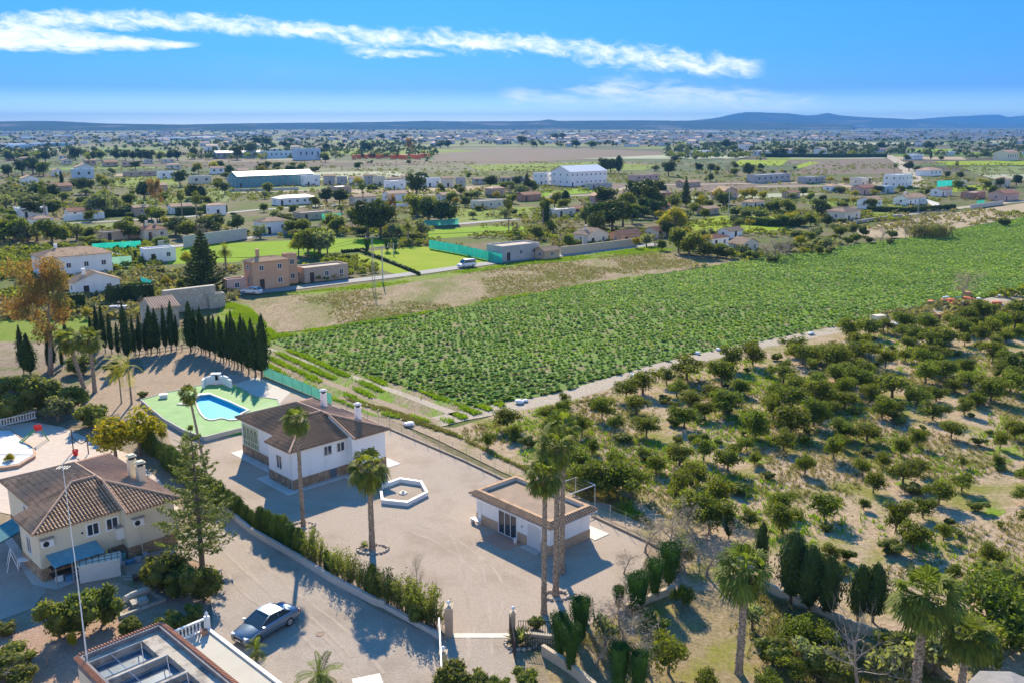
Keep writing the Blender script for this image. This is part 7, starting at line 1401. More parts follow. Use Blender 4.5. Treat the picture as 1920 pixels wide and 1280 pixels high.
# power poles
def pole(px, ytop, label, lattice=False, arm=True):
    g = G(*px); v = 640 - ytop; c, s = math.cos(PITCH), math.sin(PITCH); h = CAMH + (-FL * s + v * c) / (FL * c + v * s) * g.y
    t = thing('lattice_pole' if lattice else 'power_pole', label, 'power pole', tuple(g), R(20)); m = MB()
    if lattice:
        for sx in (-1, 1):
            for sy in (-1, 1): m.tube([(sx * .3, sy * .3, 0), (sx * .1, sy * .1, h)], .028, 4)
        n_ = int(h / 1.1)
        for k in range(n_):
            a, b = k / n_, (k + 1) / n_; wa, wb = .3 - .2 * a, .3 - .2 * b
            for sx, sy, ex, ey in ((-1, -1, 1, -1), (1, -1, 1, 1), (1, 1, -1, 1), (-1, 1, -1, -1)): m.tube([(sx * wa, sy * wa, a * h), (ex * wb, ey * wb, b * h)], .016, 3, cap=False)
    else: m.tube([(0, 0, 0), (0, 0, h)], [.16, .09], 7)
    m.build('shaft', METAL if lattice else GRW, t)
    if arm:
        m = MB(); m.tube([(-1.5, 0, h - .3), (1.5, 0, h - .3)], .06, 4); m.build('cross_arm', METAL, t)
        for x in (-1.3, 0, 1.3): m = MB(); m.lathe([(.05, 0), (.08, .1), (.05, .3)], 6, c=(x, 0, h - .25)); m.build('insulator', FRAMEW, t)
    return t, g, h
pl = [pole((701, 541), 443, 'lattice power pole on the fallow strip beside the lane', True), pole((718, 531), 462, 'slim power pole right of the lattice pole'), pole((389, 550), 482, 'grey power pole in front of the dark layered conifer'), pole((1717, 440), 372, 'lattice power pole standing in the reeds at the field edge', True), pole((395, 440), 412, 'short power pole above the long grey garden wall'), pole((851, 405), 385, 'thin pole in the centre distance'), pole((184, 415), 392, 'power pole at the upper left lane'), pole((1092, 470), 430, 'pole beside the cream gabled house'), pole((738, 478), 456, 'short pole at the back of the lawn plot'), pole((1365, 415), 352, 'tall dark pole among the yellowish trees'), pole((972, 248 + 30), 252, 'far thin pole on the plain')]
def wire(i, j, lab):
    (a, ga, ha), (b, gb, hb) = pl[i], pl[j]; t = thing('power_line', lab, 'power line', (ga.x, ga.y, ha)); m = MB(); d = gb - ga
    for off in (-1.2, 1.2):
        pts = [(d.x * s + off, d.y * s, (hb - ha) * s - 4 * 1.6 * s * (1 - s)) for s in np.linspace(0, 1, 12)]; m.tube(pts, .03, 3, cap=False)
    m.build('wire', RUST, t)
wire(2, 0, 'pair of wires between the conifer pole and the lattice pole'); wire(0, 3, 'long pair of wires from the lattice pole to the pylon in the reeds')
# field edge things
def sack_pile(px, n_, mt, label, s=.5, cat='sacks', name='sack_pile', seed=1):
    m = MB(); rg = random.Random(seed + int(px[0]))
    for i in range(n_): r = s * rg.uniform(.6, 1.1); m.lathe([(r * .7, 0), (r, r * .25), (r * .8, r * .6), (r * .15, r * .72)], 7, c=(rg.uniform(-1, 1) * s * n_ * .28, rg.uniform(-1, 1) * s * n_ * .14, rg.uniform(0, .15)))
    o = m.build(name, mt); o.location = G(*px); o.rotation_euler = (0, 0, R(25)); tag(o, label, cat)
SACK = mat('white_sack', (.66, .68, .70), (.74, .76, .78), scale=2); 
sack_pile((980, 754), 5, SACK, 'pile of white sacks at the near corner of the artichoke field'); sack_pile((766, 797), 2, SACK, 'white sack on the dry verge above the gravel yard kerb', .55); sack_pile((1190, 704), 5, SACK, 'white sacks where the track bends past the first orchard trees'); sack_pile((1352, 657), 4, SACK, 'grey-white sacks on the track below the field edge'); sack_pile((1521, 627), 4, SACK, 'bright white sheet lying alone beside the track'); sack_pile((1675, 610), 7, SACK, 'long row of white bags on the orchard side of the track')
sack_pile((1775, 560), 4, SACK, 'white bags left of the orange heap'); sack_pile((1835, 562), 4, SACK, 'white bags right of the orange heap'); sack_pile((1875, 557), 4, SACK, 'white bag on the track near the right edge'); sack_pile((1600, 608), 3, ORM, 'small patch of orange netting left of the grey box'); sack_pile((1306, 664), 3, SACK, 'white bag between the field and the first dark orchard tree', .4)
sack_pile((1802, 570), 26, ORM, 'large heap of orange plastic beside the bare tree', .85, 'heap', 'orange_heap'); sack_pile((1750, 592), 3, ORM, 'small orange heap in front of the large one', .5, 'heap', 'orange_heap'); sack_pile((1795, 562), 4, mat('dark_green_plastic', (.05, .16, .12), rough=.6), 'dark green bundle at the left end of the orange heap', .6, 'bundle', 'bundle')
crate(tuple(G(1647, 603)), (2.0, 1.4, 1.1), R(20), CREAM, 'square grey box standing beside the track', 'box'); crate(tuple(G(1759, 598)), (.7, .6, .8), R(20), TERR, 'small dark box beside the orange patch', 'box'); crate(tuple(G(1814, 556)), (1.2, 1.0, .9), R(10), TERR, 'brown box behind the orange heap', 'box')
P_('bare_tree', 1803, 562, h=6.5, label='grey bare tree standing over the orange heap', var=1, wide=1.1)

# ------------------------------------------------------------------ trees of the middle distance
TD = {'pine_tree': 'dark dense pine', 'broadleaf_tree': 'green round tree', 'olive_tree': 'pale grey-green tree', 'yellow_tree': 'yellowish tree', 'cypress_tree': 'pencil cypress', 'wide_cypress': 'dark conical cypress', 'young_fan_palm': 'shaggy fan palm', 'date_palm': 'feathery palm', 'bare_tree': 'leafless tree', 'round_bush': 'dark round bush', 'dark_conifer': 'layered dark conifer', 'eucalyptus_tree': 'tall loose tree', 'reed_clump': 'reed clump'}
SEEN = {}
def near_lm(x, y):
    b = min(LM, key=lambda l: abs(l[0] - x) + 2.2 * abs(l[1] - y)); dx, dy = x - b[0], y - b[1]
    if abs(dx) > 22: side = 'right of' if dx > 0 else 'left of'
    elif dy < -3: side = 'behind'
    elif dy > 3: side = 'in front of'
    else: side = 'beside'
    return ('well ' if abs(dx) > 60 else '') + side + ' ' + b[2]
def M_(kind, x, y, hpx, wide=1.0, label=None):
    g = G(x, y); h = hpx * mpp(g.y) * 1.03
    if label is None:
        where = near_lm(x, y); base = TD[kind]; sz = 'tall ' if h > 9.5 else 'small ' if h < 4.5 else ''
        lab = sz + base + ' ' + where; n_ = SEEN.get(lab, 0); SEEN[lab] = n_ + 1
        label = lab
        if n_: label = ('second ', 'third ', 'fourth ', 'fifth ', 'sixth ', 'seventh ')[min(n_, 6) - 1] + lab
    return plant(kind, tuple(g), h, label, wide=wide)
K = {'p': 'pine_tree', 'b': 'broadleaf_tree', 'o': 'olive_tree', 'y': 'yellow_tree', 'c': 'cypress_tree', 'w': 'wide_cypress', 'f': 'young_fan_palm', 'd': 'date_palm', 'n': 'bare_tree', 's': 'round_bush', 'k': 'dark_conifer', 'e': 'eucalyptus_tree', 'r': 'reed_clump'}
MT = """18,302,18,p,1.3;50,303,16,p,1;72,302,14,b,1;85,304,20,p,1.2;142,301,24,p,1;175,302,18,p,1;190,301,20,b,1;218,302,20,p,1;235,301,18,p,1;250,302,17,p,1;265,303,20,p,1;280,306,24,p,1.1;300,302,16,b,1;320,302,20,p,1;333,301,18,p,1;365,298,20,p,1;378,298,16,f,1;386,297,14,c,1.5
16,333,24,p,1.2;42,330,30,p,1;62,327,32,p,1.1;82,330,26,b,1.1;117,351,28,c,1.4;138,353,14,b,1.2;168,314,22,f,1;190,347,20,y,1.2;200,352,18,b,1.2;338,350,30,p,.9;372,326,22,y,1;402,325,22,y,1;412,322,20,p,1;445,300,26,p,1;470,296,28,p,1;430,330,20,p,1;405,350,16,b,1
271,374,34,p,1.1;292,397,62,e,.75;362,376,30,p,1.1;378,379,28,w,1.6;12,396,32,o,1.2;62,408,34,p,1.5;86,410,66,f,.6;25,411,18,b,1.1;100,405,26,p,1.2;182,407,46,o,1.1;200,390,36,b,1.1;215,395,30,o,1;168,395,24,b,1;155,382,16,s,1.5;120,378,18,b,1.2;95,386,14,s,1.3;110,395,20,b,1;342,409,50,f,.7;370,418,56,f,.7
8,452,44,b,1.2;30,455,46,b,1.2;52,456,36,o,1.2;70,452,34,o,1.2;98,456,46,b,1.3;118,458,36,b,1.1;145,450,34,o,1.1;168,452,26,b,1.2;250,408,10,c,1.5;230,404,14,s,1;243,408,12,s,1.2;300,414,26,b,1.6;270,424,22,p,1.2;330,440,34,p,1.5;352,446,34,p,1.6;388,440,34,p,1.5;410,432,30,p,1.3;312,426,20,y,1;240,448,20,y,.9;395,400,16,b,1.3
424,508,50,d,1;170,500,30,n,1.2;150,500,34,n,1.4;182,510,24,w,.9;205,530,18,w,1.4;255,490,20,w,.8;235,545,16,o,1.4;250,550,20,b,1;275,548,18,s,1.3;310,540,22,y,1;325,530,20,o,1.2;340,545,22,b,1;365,520,26,o,1;350,500,28,y,1;415,520,20,n,1;165,598,22,y,.9;150,560,12,s,1.2;120,560,14,s,1.2;300,515,14,s,1.4;285,515,12,s,1.4;225,520,14,o,1.3;390,560,16,n,1.5;405,540,20,n,1.3
484,273,16,p,1.5;500,276,18,p,1.2;534,278,12,p,1.6;545,270,12,b,1.6;612,285,16,p,1;642,279,10,p,1.4;684,286,20,p,1;690,285,16,p,1.4;700,280,12,p,1.4;715,262,10,p,1.4;758,263,9,p,1.5;767,292,32,e,.8;826,278,14,p,1.5;840,278,14,p,1.2;500,317,14,b,1.5;520,320,16,b,1.5;545,322,14,s,1.5;565,322,16,b,1.5;590,322,12,s,1.6;492,328,18,y,1
613,381,28,p,1.3;637,385,30,p,1.2;660,346,18,o,1;672,352,20,y,1;741,341,12,p,1.3;781,371,44,p,1;797,346,22,p,1;700,358,12,s,1.5;681,388,48,f,.7;762,375,18,y,1;693,360,14,b,1;640,400,18,o,1.1;655,406,14,b,1.3;672,402,16,s,1.4;930,377,18,y,1;920,354,24,p,1.2;945,360,20,b,1;895,372,16,o,1.2;880,372,14,s,1.3;865,366,16,b,1.2;828,362,18,b,1;850,370,14,y,1
672,432,38,p,1;690,444,66,p,.95;714,442,66,p,1;706,425,40,p,1;735,415,50,e,.6;765,456,44,d,1;790,446,34,o,1.2;780,408,42,b,1;804,420,48,p,1;828,422,46,p,1;842,420,38,p,1;745,448,30,o,1.1;778,452,20,s,1.3;800,396,30,b,1;545,440,28,b,1.2;570,440,32,b,1.2;560,478,36,y,1.1;578,481,52,b,1;600,479,50,o,1.1;614,474,42,b,.9;590,470,46,b,1;954,436,66,f,.55;535,416,18,s,1.6;550,402,18,b,1.2;515,412,20,o,1;495,398,16,b,1.3;640,428,16,n,1.4;620,428,16,n,1.4;600,428,16,n,1.4;660,428,18,n,1.4
988,362,36,k,.8;1000,362,24,b,1;975,368,22,o,1.2;1018,430,58,f,.6;1023,428,50,w,.8;1060,388,28,w,1.5;1040,390,30,b,1;1028,392,20,y,1.1;1135,325,28,p,1.2;1145,325,26,p,1;1160,325,30,w,1.1;1253,331,28,p,1.2;1228,322,14,o,1.2;1310,324,18,p,1;1332,325,18,p,1.2;1345,324,14,b,1.2;1369,330,22,n,1.3;1403,333,26,p,1;1361,280,18,p,1.3;1375,284,12,b,1.3;1330,262,10,p,1.3;1278,282,14,o,1.4;1055,262,12,p,1.6;1040,263,12,p,1.6;978,272,16,p,1.5;1000,276,12,b,1.6;1080,277,14,p,1.5;1110,278,14,b,1.5
1192,384,44,p,1;1208,390,52,p,1;1222,398,50,p,1.1;1180,400,40,b,1;1125,432,56,p,1.1;1148,434,60,p,1.1;1168,425,46,p,1;1205,405,34,p,1.2;1228,408,34,p,1;1110,428,40,b,1;1098,420,30,o,1;1285,388,52,k,.6;1262,392,30,b,1.1;1265,430,44,y,1.2;1248,432,30,y,1.2;1278,432,26,y,1;1345,378,24,y,1.1;1395,376,22,y,1;1410,376,24,y,1;1430,378,20,y,1;1312,392,26,y,1;1330,398,24,b,1;1358,390,20,d,1;1255,418,24,b,1;1380,404,18,s,1.6;1400,408,18,s,1.6;1425,410,18,s,1.6;1300,402,24,b,1.1;1320,410,20,b,1.2;1290,412,20,o,1;1235,412,18,y,1.3;1195,440,18,n,1.4
1065,466,28,b,1;1080,466,22,s,1.2;1052,460,22,n,1.2;1130,466,14,s,1.3;1192,466,22,y,.9;1212,462,24,o,1.1;1228,460,28,n,1.4;1240,470,20,b,1.3;1272,474,48,b,1.1;1292,480,46,b,1.2;1310,476,42,y,1;1328,484,34,b,1.1;1345,482,26,b,1.3;1362,484,24,s,1.3;1390,480,22,o,1.2;1410,486,20,s,1.3;1455,486,44,n,1.5;1440,488,34,n,1.3;1478,482,36,n,1.2;1448,492,16,s,1.5;1460,476,26,o,1;1335,448,20,o,1;1382,432,22,b,1.2;1405,428,18,y,1;1500,424,26,s,1.3;1470,425,22,b,1.2
1468,294,16,p,1.3;1452,295,14,p,1.5;1500,294,16,p,1.2;1505,294,14,p,1;1540,292,10,b,1.4;1478,402,28,b,1.2;1455,400,26,b,1.2;1540,408,34,p,1.3;1550,424,22,p,1.1;1520,424,22,b,1.2;1485,418,22,y,1.1;1562,356,20,n,1.6;1575,362,14,s,1.4;1603,372,16,y,1.2;1677,326,18,f,1;1704,321,18,p,1.2;1720,324,12,p,1.2;1792,326,22,f,.8;1652,282,16,p,1.4;1740,284,18,p,1.3;1700,302,12,b,1.5;1745,300,16,c,1.3;1640,296,10,c,1.5;1620,296,10,c,1.5
1497,450,20,s,1.4;1520,456,22,b,1.2;1535,462,20,o,1.4;1548,466,22,o,1.4;1500,464,24,y,1.1;1515,472,18,s,1.5;1535,478,18,b,1.3;1555,476,16,s,1.4;1508,480,16,y,1.2;1560,455,20,s,1.3;1575,445,22,b,1.3;1590,458,16,s,1.3;1605,455,18,b,1.4;1618,446,22,p,1;1628,456,16,s,1.4;1600,440,20,b,1.2;1650,455,26,n,1.1;1697,450,26,n,.8;1672,446,16,s,1.4;1668,458,12,s,1.3;1882,424,18,s,1.2;1565,435,16,o,1.3;1480,470,20,s,1.4
1735,366,16,s,1.5;1745,364,14,b,1.5;1780,372,14,n,1.5;1820,362,14,s,1.5;1850,356,18,b,1.3;1875,352,18,p,1.3;1905,350,22,p,1.2;1840,348,14,y,1.2;1860,366,12,s,1.3;1690,364,16,b,1.1;1775,335,14,p,1.1;1800,336,14,b,1.2;1630,352,14,n,1.5;1585,344,12,y,1.6;1555,344,12,y,1.6;1530,342,12,y,1.6;1700,385,12,y,1.3;1600,384,14,y,1.2;1585,382,12,s,1.3;1810,345,12,y,1.6;1780,346,12,y,1.6"""
for row in MT.split('\n'):
    for e in row.split(';'):
        x, y, h, k, w_ = e.split(','); M_(K[k], float(x), float(y), float(h) * (1.0 if k not in 's' else .8), float(w_))
M_('dark_conifer', 384, 549, 112, 1.0, 'very tall dark layered conifer left of the peach house')
for x, w_ in ((1728, 1), (1745, 1.1), (1757, .9)): M_('reed_clump', x, 446, 24, w_)
# olive grove rows far left
for r_ in range(7):
    for k in range(10):
        x = -10 + k * 10 + r_ * 7; y = 345 + k * 3.6 - r_ * 1.0 + (r_ - 3) * 3.2 * 0 + (6 - r_) * 4.2 - k * .2
        if x < 100 and 340 < y < 400: g = G(x, y); plant('olive_tree', tuple(g), 3.3, 'olive tree in the straight rows at the far left', 'olive trees of the grove at the far left', wide=1.1)

# ------------------------------------------------------------------ orchard
OPX = [(862, 804), (965, 774), (1150, 732), (1350, 684), (1500, 654), (1640, 621), (1920, 576), (2150, 545), (2500, 800), (2300, 1150), (1920, 1150), (1850, 1100), (1700, 1090), (1560, 1080), (1440, 1020), (1400, 985), (1280, 985), (1230, 960), (1110, 890), (960, 878), (880, 830)]
OP = gp(OPX); rg = random.Random(21); A_ = Vector((math.sin(R(52)), math.cos(R(52)), 0)); B_ = Vector((-A_.y, A_.x, 0)); cnt = 0; cand = []
o0 = G(960, 800)
for i in range(-6, 60):
    for j in range(-45, 30):
        p = o0 + A_ * (i * 4.3 + (j % 2) * 1.5) + B_ * (j * 4.0) + Vector((rg.uniform(-.9, .9), rg.uniform(-.9, .9), 0))
        if not inpoly([(p.x, p.y)], OP)[0]: continue
        x, y = PX(p)
        if x > 1975 or x < 840 or y > 1180: continue
        dens = .78 if y < 830 and x > 1350 else .80 if y < 900 else .66
        if rg.random() > dens: continue
        cand.append((p, x, y))
cand.sort(key=lambda c: c[0].y)
step = max(1, len(cand) / 290)
kept = cand if len(cand) <= 297 else [cand[int(i * step)] for i in range(290)]
print('ORCHARD', len(cand), len(kept))
for p, x, y in kept:
    big = (y < 830 and x > 1330) or (1150 < x < 1320 and y < 800); h = rg.choice([rg.uniform(1.7, 2.5), rg.uniform(2.4, 3.8), rg.uniform(2.4, 3.8)]) if big else rg.choice([rg.uniform(1.1, 2.0), rg.uniform(2.0, 3.0)]); wd_ = rg.uniform(.95, 1.5) if big else rg.uniform(.8, 1.3)
    lab, grp = ('full dark citrus tree in the dense far half of the orchard', 'large citrus trees in the far half of the orchard') if big else ('small citrus tree in the open rows of the orchard', 'small citrus trees in the open rows of the orchard')
    plant('orange_tree', tuple(p), h, lab, grp, wide=wd_)

# ------------------------------------------------------------------ the artichoke crop
def art_proto(seed, n, seg2=True):
    rg = np.random.default_rng(seed); V, F = [], []
    for i in range(n):
        a = i * 2.4 + rg.uniform(-.3, .3); el = rg.uniform(.2, 1.0); L_ = rg.uniform(.5, .8); d = np.array([math.cos(a) * math.cos(el), math.sin(a) * math.cos(el), math.sin(el)]); s = np.array([-math.sin(a), math.cos(a), 0]) * L_ * .30
        b = np.array([0, 0, .05]); m_ = b + d * L_ * .55 + [0, 0, .04]; t = b + d * L_ * .95 + np.array([math.cos(a), math.sin(a), -.35]) * .12; o = len(V); V += [b, m_ - s, t, m_ + s]; F.append((o, o + 1, o + 2, o + 3))
    return np.array(V), np.array(F)
FP = gp(FIELDPX); rgn = np.random.default_rng(33); lo = np.array([min(p.x for p in FP), min(p.y for p in FP)]); hi = np.array([max(p.x for p in FP), max(p.y for p in FP)])
q_ = math.atan2(A_.y, A_.x); ii, jj = np.meshgrid(np.arange(-420, 420), np.arange(-300, 300)); ctr = np.array([20., 170.])
XY = ctr + (ii.ravel()[:, None] * .85) * np.array([A_.x, A_.y]) + (jj.ravel()[:, None] * 1.30) * np.array([B_.x, B_.y]); XY += rgn.normal(0, .17, XY.shape)
inset = FP
keep = inpoly(XY, FP); XY = XY[keep]; px_ = 960 + FL * XY[:, 0] / (XY[:, 1] * math.cos(PITCH) + CAMH * math.sin(PITCH)); XY = XY[(px_ > -40) & (px_ < 1990)]; XY = XY[rgn.uniform(0, 1, len(XY)) < .90]
XY = XY[np.argsort(XY[:, 1] + 0 * XY[:, 0])]; print('ARTICHOKES', len(XY))
ap = [npmesh('artichoke_plant', *art_proto(s, 26), F_ART) for s in range(3)]
for i in range(300):
    o = link('artichoke_plant', ap[i % 3]); o.location = (XY[i][0], XY[i][1], 0); s = rgn.uniform(.5, 1.05); o.scale = (s, s, s * rgn.uniform(.8, 1.1)); o.rotation_euler = (0, 0, rgn.uniform(0, 6.28)); tag(o, 'bushy grey-green artichoke plant at the near corner of the field', 'artichoke plant', 'artichoke plants at the near corner of the field')
def batch(XYs, protos, smin, smax, zs=1.0):
    Vs, Fs, o = [], [], 0; k = rgn.integers(0, len(protos), len(XYs))
    for pi, (V, F) in enumerate(protos):
        S = XYs[k == pi]; n_ = len(S)
        if n_ == 0: continue
        a = rgn.uniform(0, 6.28, n_); s = rgn.uniform(smin, smax, n_); c_, s_ = np.cos(a) * s, np.sin(a) * s
        W_ = np.empty((n_, len(V), 3)); W_[:, :, 0] = V[None, :, 0] * c_[:, None] - V[None, :, 1] * s_[:, None] + S[:, 0:1]; W_[:, :, 1] = V[None, :, 0] * s_[:, None] + V[None, :, 1] * c_[:, None] + S[:, 1:2]; W_[:, :, 2] = V[None, :, 2] * s[:, None] * zs
        Vs.append(W_.reshape(-1, 3)); Fs.append((F[None] + (np.arange(n_) * len(V))[:, None, None] + o).reshape(-1, F.shape[1])); o += n_ * len(V)
    return np.concatenate(Vs), np.concatenate(Fs)
rest = XY[300:]; near = rest[rest[:, 1] < 165]; far = rest[rest[:, 1] >= 165]
V1, F1 = batch(near, [art_proto(s, 20) for s in range(5, 9)], .4, .9); V2, F2 = batch(far, [art_proto(s, 10) for s in range(12, 15)], .55, 1.15)
o = link('artichoke_crop', npmesh('artichoke_crop', np.concatenate([V1, V2]), np.concatenate([F1, F2 + len(V1)]), F_ART)); tag(o, 'green artichoke crop covering the big field', 'crop', kind='stuff')

# ------------------------------------------------------------------ weeds and dry grass
def tuft(seed, n, h, spread, w_=.03):
    rg = np.random.default_rng(seed); V, F = [], []
    for i in range(n):
        a = rg.uniform(0, 6.28); r = rg.uniform(0, spread * .5); b = np.array([math.cos(a) * r, math.sin(a) * r, 0]); d = np.array([math.cos(a) * rg.uniform(.1, .8), math.sin(a) * rg.uniform(.1, .8), 1]); L_ = h * rg.uniform(.5, 1.1); s = np.array([-math.sin(a), math.cos(a), 0]) * w_; o = len(V); V += [b - s, b + s, b + d * L_ * .6 + s, b + d * L_]; F.append((o, o + 1, o + 2, o + 3))
    return np.array(V), np.array(F)
def patches(poly, n, sc, thr, seed):
    P = scatter(np.random.default_rng(seed), poly, n); a = np.zeros(len(P)); rr = np.random.default_rng(seed + 50)
    for q in range(14): th = rr.uniform(0, 6.28); wl2 = sc * 2.2 * rr.uniform(.35, 2.6); a += np.sin((P[:, 0] * math.cos(th) + P[:, 1] * math.sin(th)) / wl2 * 3 + rr.uniform(0, 6.28)) * (wl2 / sc) ** .4
    return P[a / 2.6 + rr.normal(0, .45, len(P)) > thr]
tp = [tuft(s, 8, .35, .5, .035) for s in range(3)]; tl = [tuft(s + 9, 9, .32, .6, .035) for s in range(3)]
S1 = gp([(495, 640), (640, 690), (885, 762), (960, 755), (840, 795), (700, 778), (560, 722), (485, 690)]); S2 = OP; S3 = gp([(640, 745), (740, 782), (860, 820), (960, 870), (1120, 945), (1230, 990), (1120, 890), (970, 872), (850, 812), (740, 770)])
P1g = patches(S1, 22000, 2.0, -.1, 1); dd_ = (P1g @ np.array([B_.y, -B_.x]) if False else P1g @ np.array([A_.x, A_.y])); P1g = P1g[np.sin(dd_ * 2 * math.pi / 2.1) + rgn.normal(0, .25, len(P1g)) > .25]
XYg = np.concatenate([P1g, patches(FP, 26000, 3.5, .1, 12), patches(S2, 26000, 4.0, .55, 2), patches(S3, 1500, 2.0, .6, 8)])
V, F = batch(XYg, tp, .6, 1.3); o = link('green_weeds', npmesh('green_weeds', V, F, F_WEED)); tag(o, 'low bright green weeds between the crops and the orchard trees', 'weeds', kind='stuff')
S4 = gp([(425, 566), (700, 540), (1000, 494), (1250, 470), (1400, 489), (1050, 545), (760, 594), (480, 630)]); S5 = gp([(1040, 1215), (1180, 1150), (1262, 1115), (1420, 1105), (1660, 1210), (1800, 1290), (1060, 1290)])
XYd = np.concatenate([patches(S2, 42000, 3.1, -.5, 5), patches(S3, 4200, 1.2, -.8, 6), patches(S4, 16000, 4, -.1, 7), patches(S5, 4200, 1.7, .3, 9)])
V, F = batch(XYd, tl, .5, 1.1); o = link('dry_grass', npmesh('dry_grass', V, F, F_DRY)); tag(o, 'dry straw-coloured grass on the bare ground', 'dry grass', kind='stuff')
S6 = gp([(520, 553), (660, 537), (930, 499), (1210, 464), (1270, 468), (1000, 496), (900, 509), (700, 540)]); S7 = gp([(395, 600), (425, 566), (470, 580), (520, 628), (760, 592), (900, 566), (1060, 540), (1240, 512), (860, 578), (640, 614), (505, 638), (500, 660), (400, 655)])
XYm = np.concatenate([patches(S6, 4000, 3, -1, 3), patches(S7, 14000, 3, -.6, 4)]); V, F = batch(XYm, tl, .6, 1.2); o = link('verge_grass', npmesh('verge_grass', V, F, F_WEED)); tag(o, 'fresh green grass along the lane and field margins', 'grass', kind='stuff')
# low scrub, hedgerow and garden growth round the houses of the middle distance
def scrub(seed, n, r, h, sz):
    rg = np.random.default_rng(seed); P, d = shell(rg, n, (0, 0, h * .5), (r, r, h * .55), .5, 1.05, -.3); return leafquads(P, d, sz, .6, rg, .6)
EXC = [gp(p) for p in ([(315, 495), (318, 466), (700, 446), (735, 458), (430, 492)], [(640, 478), (790, 461), (928, 489), (800, 514), (760, 520)], FIELDPX, [(425, 566), (900, 508), (1250, 470), (1400, 489), (760, 594), (470, 630)], [(800, 432), (990, 424), (905, 441), (800, 449)], [(540, 560), (640, 522), (930, 482), (1010, 474), (1130, 462), (1260, 448), (1280, 480), (940, 515), (640, 550)], [(300, 510), (310, 455), (700, 440), (735, 470), (640, 480), (430, 500)])]
def spray(n, y0, y1, x0, x1, protos, smin, smax, clus, thr, seed):
    rg = np.random.default_rng(seed); yy = y0 + (y1 - y0) * rg.uniform(0, 1, n) ** 1.1; xx = rg.uniform(x0, x1, n); P = np.array([tuple(G(a, b))[:2] for a, b in zip(xx, yy)]); a = np.zeros(n)
    for q in range(16): th = rg.uniform(0, 6.28); w_ = clus * rg.uniform(.3, 2.5); a += np.sin((P[:, 0] * math.cos(th) + P[:, 1] * math.sin(th)) / w_ + rg.uniform(0, 6.28))
    P = P[a / 2.8 > thr]
    for E_ in EXC: P = P[~inpoly(P, E_)]
    return batch(P, protos, smin, smax)
V, F = spray(26000, 305, 560, -20, 1940, [scrub(s, 14, .9, 1.1, .38) for s in range(4)], .5, 1.4, 16, .35, 61); K1 = V[:, 1] < 2000
o = link('green_scrub', npmesh('green_scrub', V, F, F_BROAD)); tag(o, 'low green scrub and garden growth round the scattered houses', 'scrub', kind='stuff')
V, F = spray(22000, 305, 600, -20, 1940, [scrub(s + 9, 10, .8, .7, .36) for s in range(4)], .6, 1.7, 11, .25, 62)
o = link('dry_scrub', npmesh('dry_scrub', V, F, F_DRY)); tag(o, 'dry brown scrub between the plots of the middle distance', 'scrub', kind='stuff')
# small scattered shrubs in the orchard
k = 0
for P in scatter(np.random.default_rng(77), OP, 260):
    x, y = PX((P[0], P[1], 0))
    if x < 1960 and 600 < y < 1180 and k < 110: plant('round_bush', (P[0], P[1], 0), rg.uniform(.5, 1.1), 'knee-high shrub growing between the citrus trees', 'knee-high shrubs between the citrus trees', wide=rg.uniform(1.0, 1.8)); k += 1

# ------------------------------------------------------------------ scattered middle-distance trees and the far plain
PROTECT = [gp(p) for p in ([(300, 500), (310, 455), (740, 440), (800, 420), (1005, 415), (1000, 440), (935, 500), (640, 560), (420, 560)], FIELDPX, [(425, 566), (640, 500), (1250, 450), (1420, 489), (520, 640)], [(1600, 452), (1560, 425), (1920, 372), (2000, 420), (1760, 445)], [(1290, 440), (1300, 404), (1500, 400), (1500, 440)], [(1000, 372), (1000, 300), (1240, 300), (1180, 372)], [(1490, 330), (1500, 295), (1700, 295), (1700, 330)], [(820, 310), (820, 276), (1250, 276), (1240, 330), (880, 325)], [(1750, 340), (1750, 302), (1960, 302), (1960, 340)], [(400, 360), (560, 318), (780, 318), (780, 362), (640, 360)], [(1030, 366), (1030, 345), (1560, 340), (1560, 366)])]
rgm = random.Random(55); n_ = 0; 
while n_ < 270:
    x = rgm.uniform(-10, 1930); y = 300 + (rgm.random() ** 1.2) * 150
    if x < 480: y += rgm.random() * 40
    g = G(x, y)
    if any(inpoly([(g.x, g.y)], P)[0] for P in PROTECT) or y > 480: continue
    kd = rgm.choice(['p', 'b', 'b', 'o', 's', 's', 'y', 'n']); hm = {'p': 7, 'b': 5.5, 'o': 4, 's': 2.4, 'y': 3.5, 'n': 4}[kd] * rgm.uniform(.6, 1.2)
    plant(K[kd], tuple(g), hm, {'p': 'dark pine among the scattered gardens of the middle distance', 'b': 'green garden tree of the middle distance', 'o': 'grey-green garden tree of the middle distance', 's': 'garden shrub of the middle distance', 'y': 'yellow-green garden tree of the middle distance', 'n': 'leafless garden tree of the middle distance'}[kd], 'scattered garden plants, ' + TD[K[kd]], wide=rgm.uniform(1.0, 1.4)); n_ += 1
def far_tree(seed, N=34):
    rg = np.random.default_rng(seed); P, d = shell(rg, N, (0, 0, 3.2), (3.0, 3.0, 2.7), .6, 1.05, -.7); V, F = leafquads(P, d, 1.15, .6, rg, .6); return V, F
ft = [far_tree(s) for s in range(4)]; fm = [npmesh('distant_tree', V, F, F_PINE if i % 2 else F_BROAD) for i, (V, F) in enumerate(ft)]
def far_spot(rg):
    y = 238 + 66 * rg.random() ** 1.5 if rg.random() < .8 else 262 + 45 * rg.random()
    return rg.uniform(-30, 1950), y
rgf = random.Random(5); spots = []
while len(spots) < 4300:
    x, y = far_spot(rgf)
    if y > 300: continue
    g = G(x, y)
    if y > 275 and any(inpoly([(g.x, g.y)], P)[0] for P in PROTECT): continue
    if any(inpoly([(g.x, g.y)], P)[0] for P in STRIPS): continue
    if math.sin(x / 37 + y) + math.sin(y * 1.1 + x / 90) + rgf.uniform(-1.3, 1.3) < 0: continue
    spots.append((g.y, g.x))
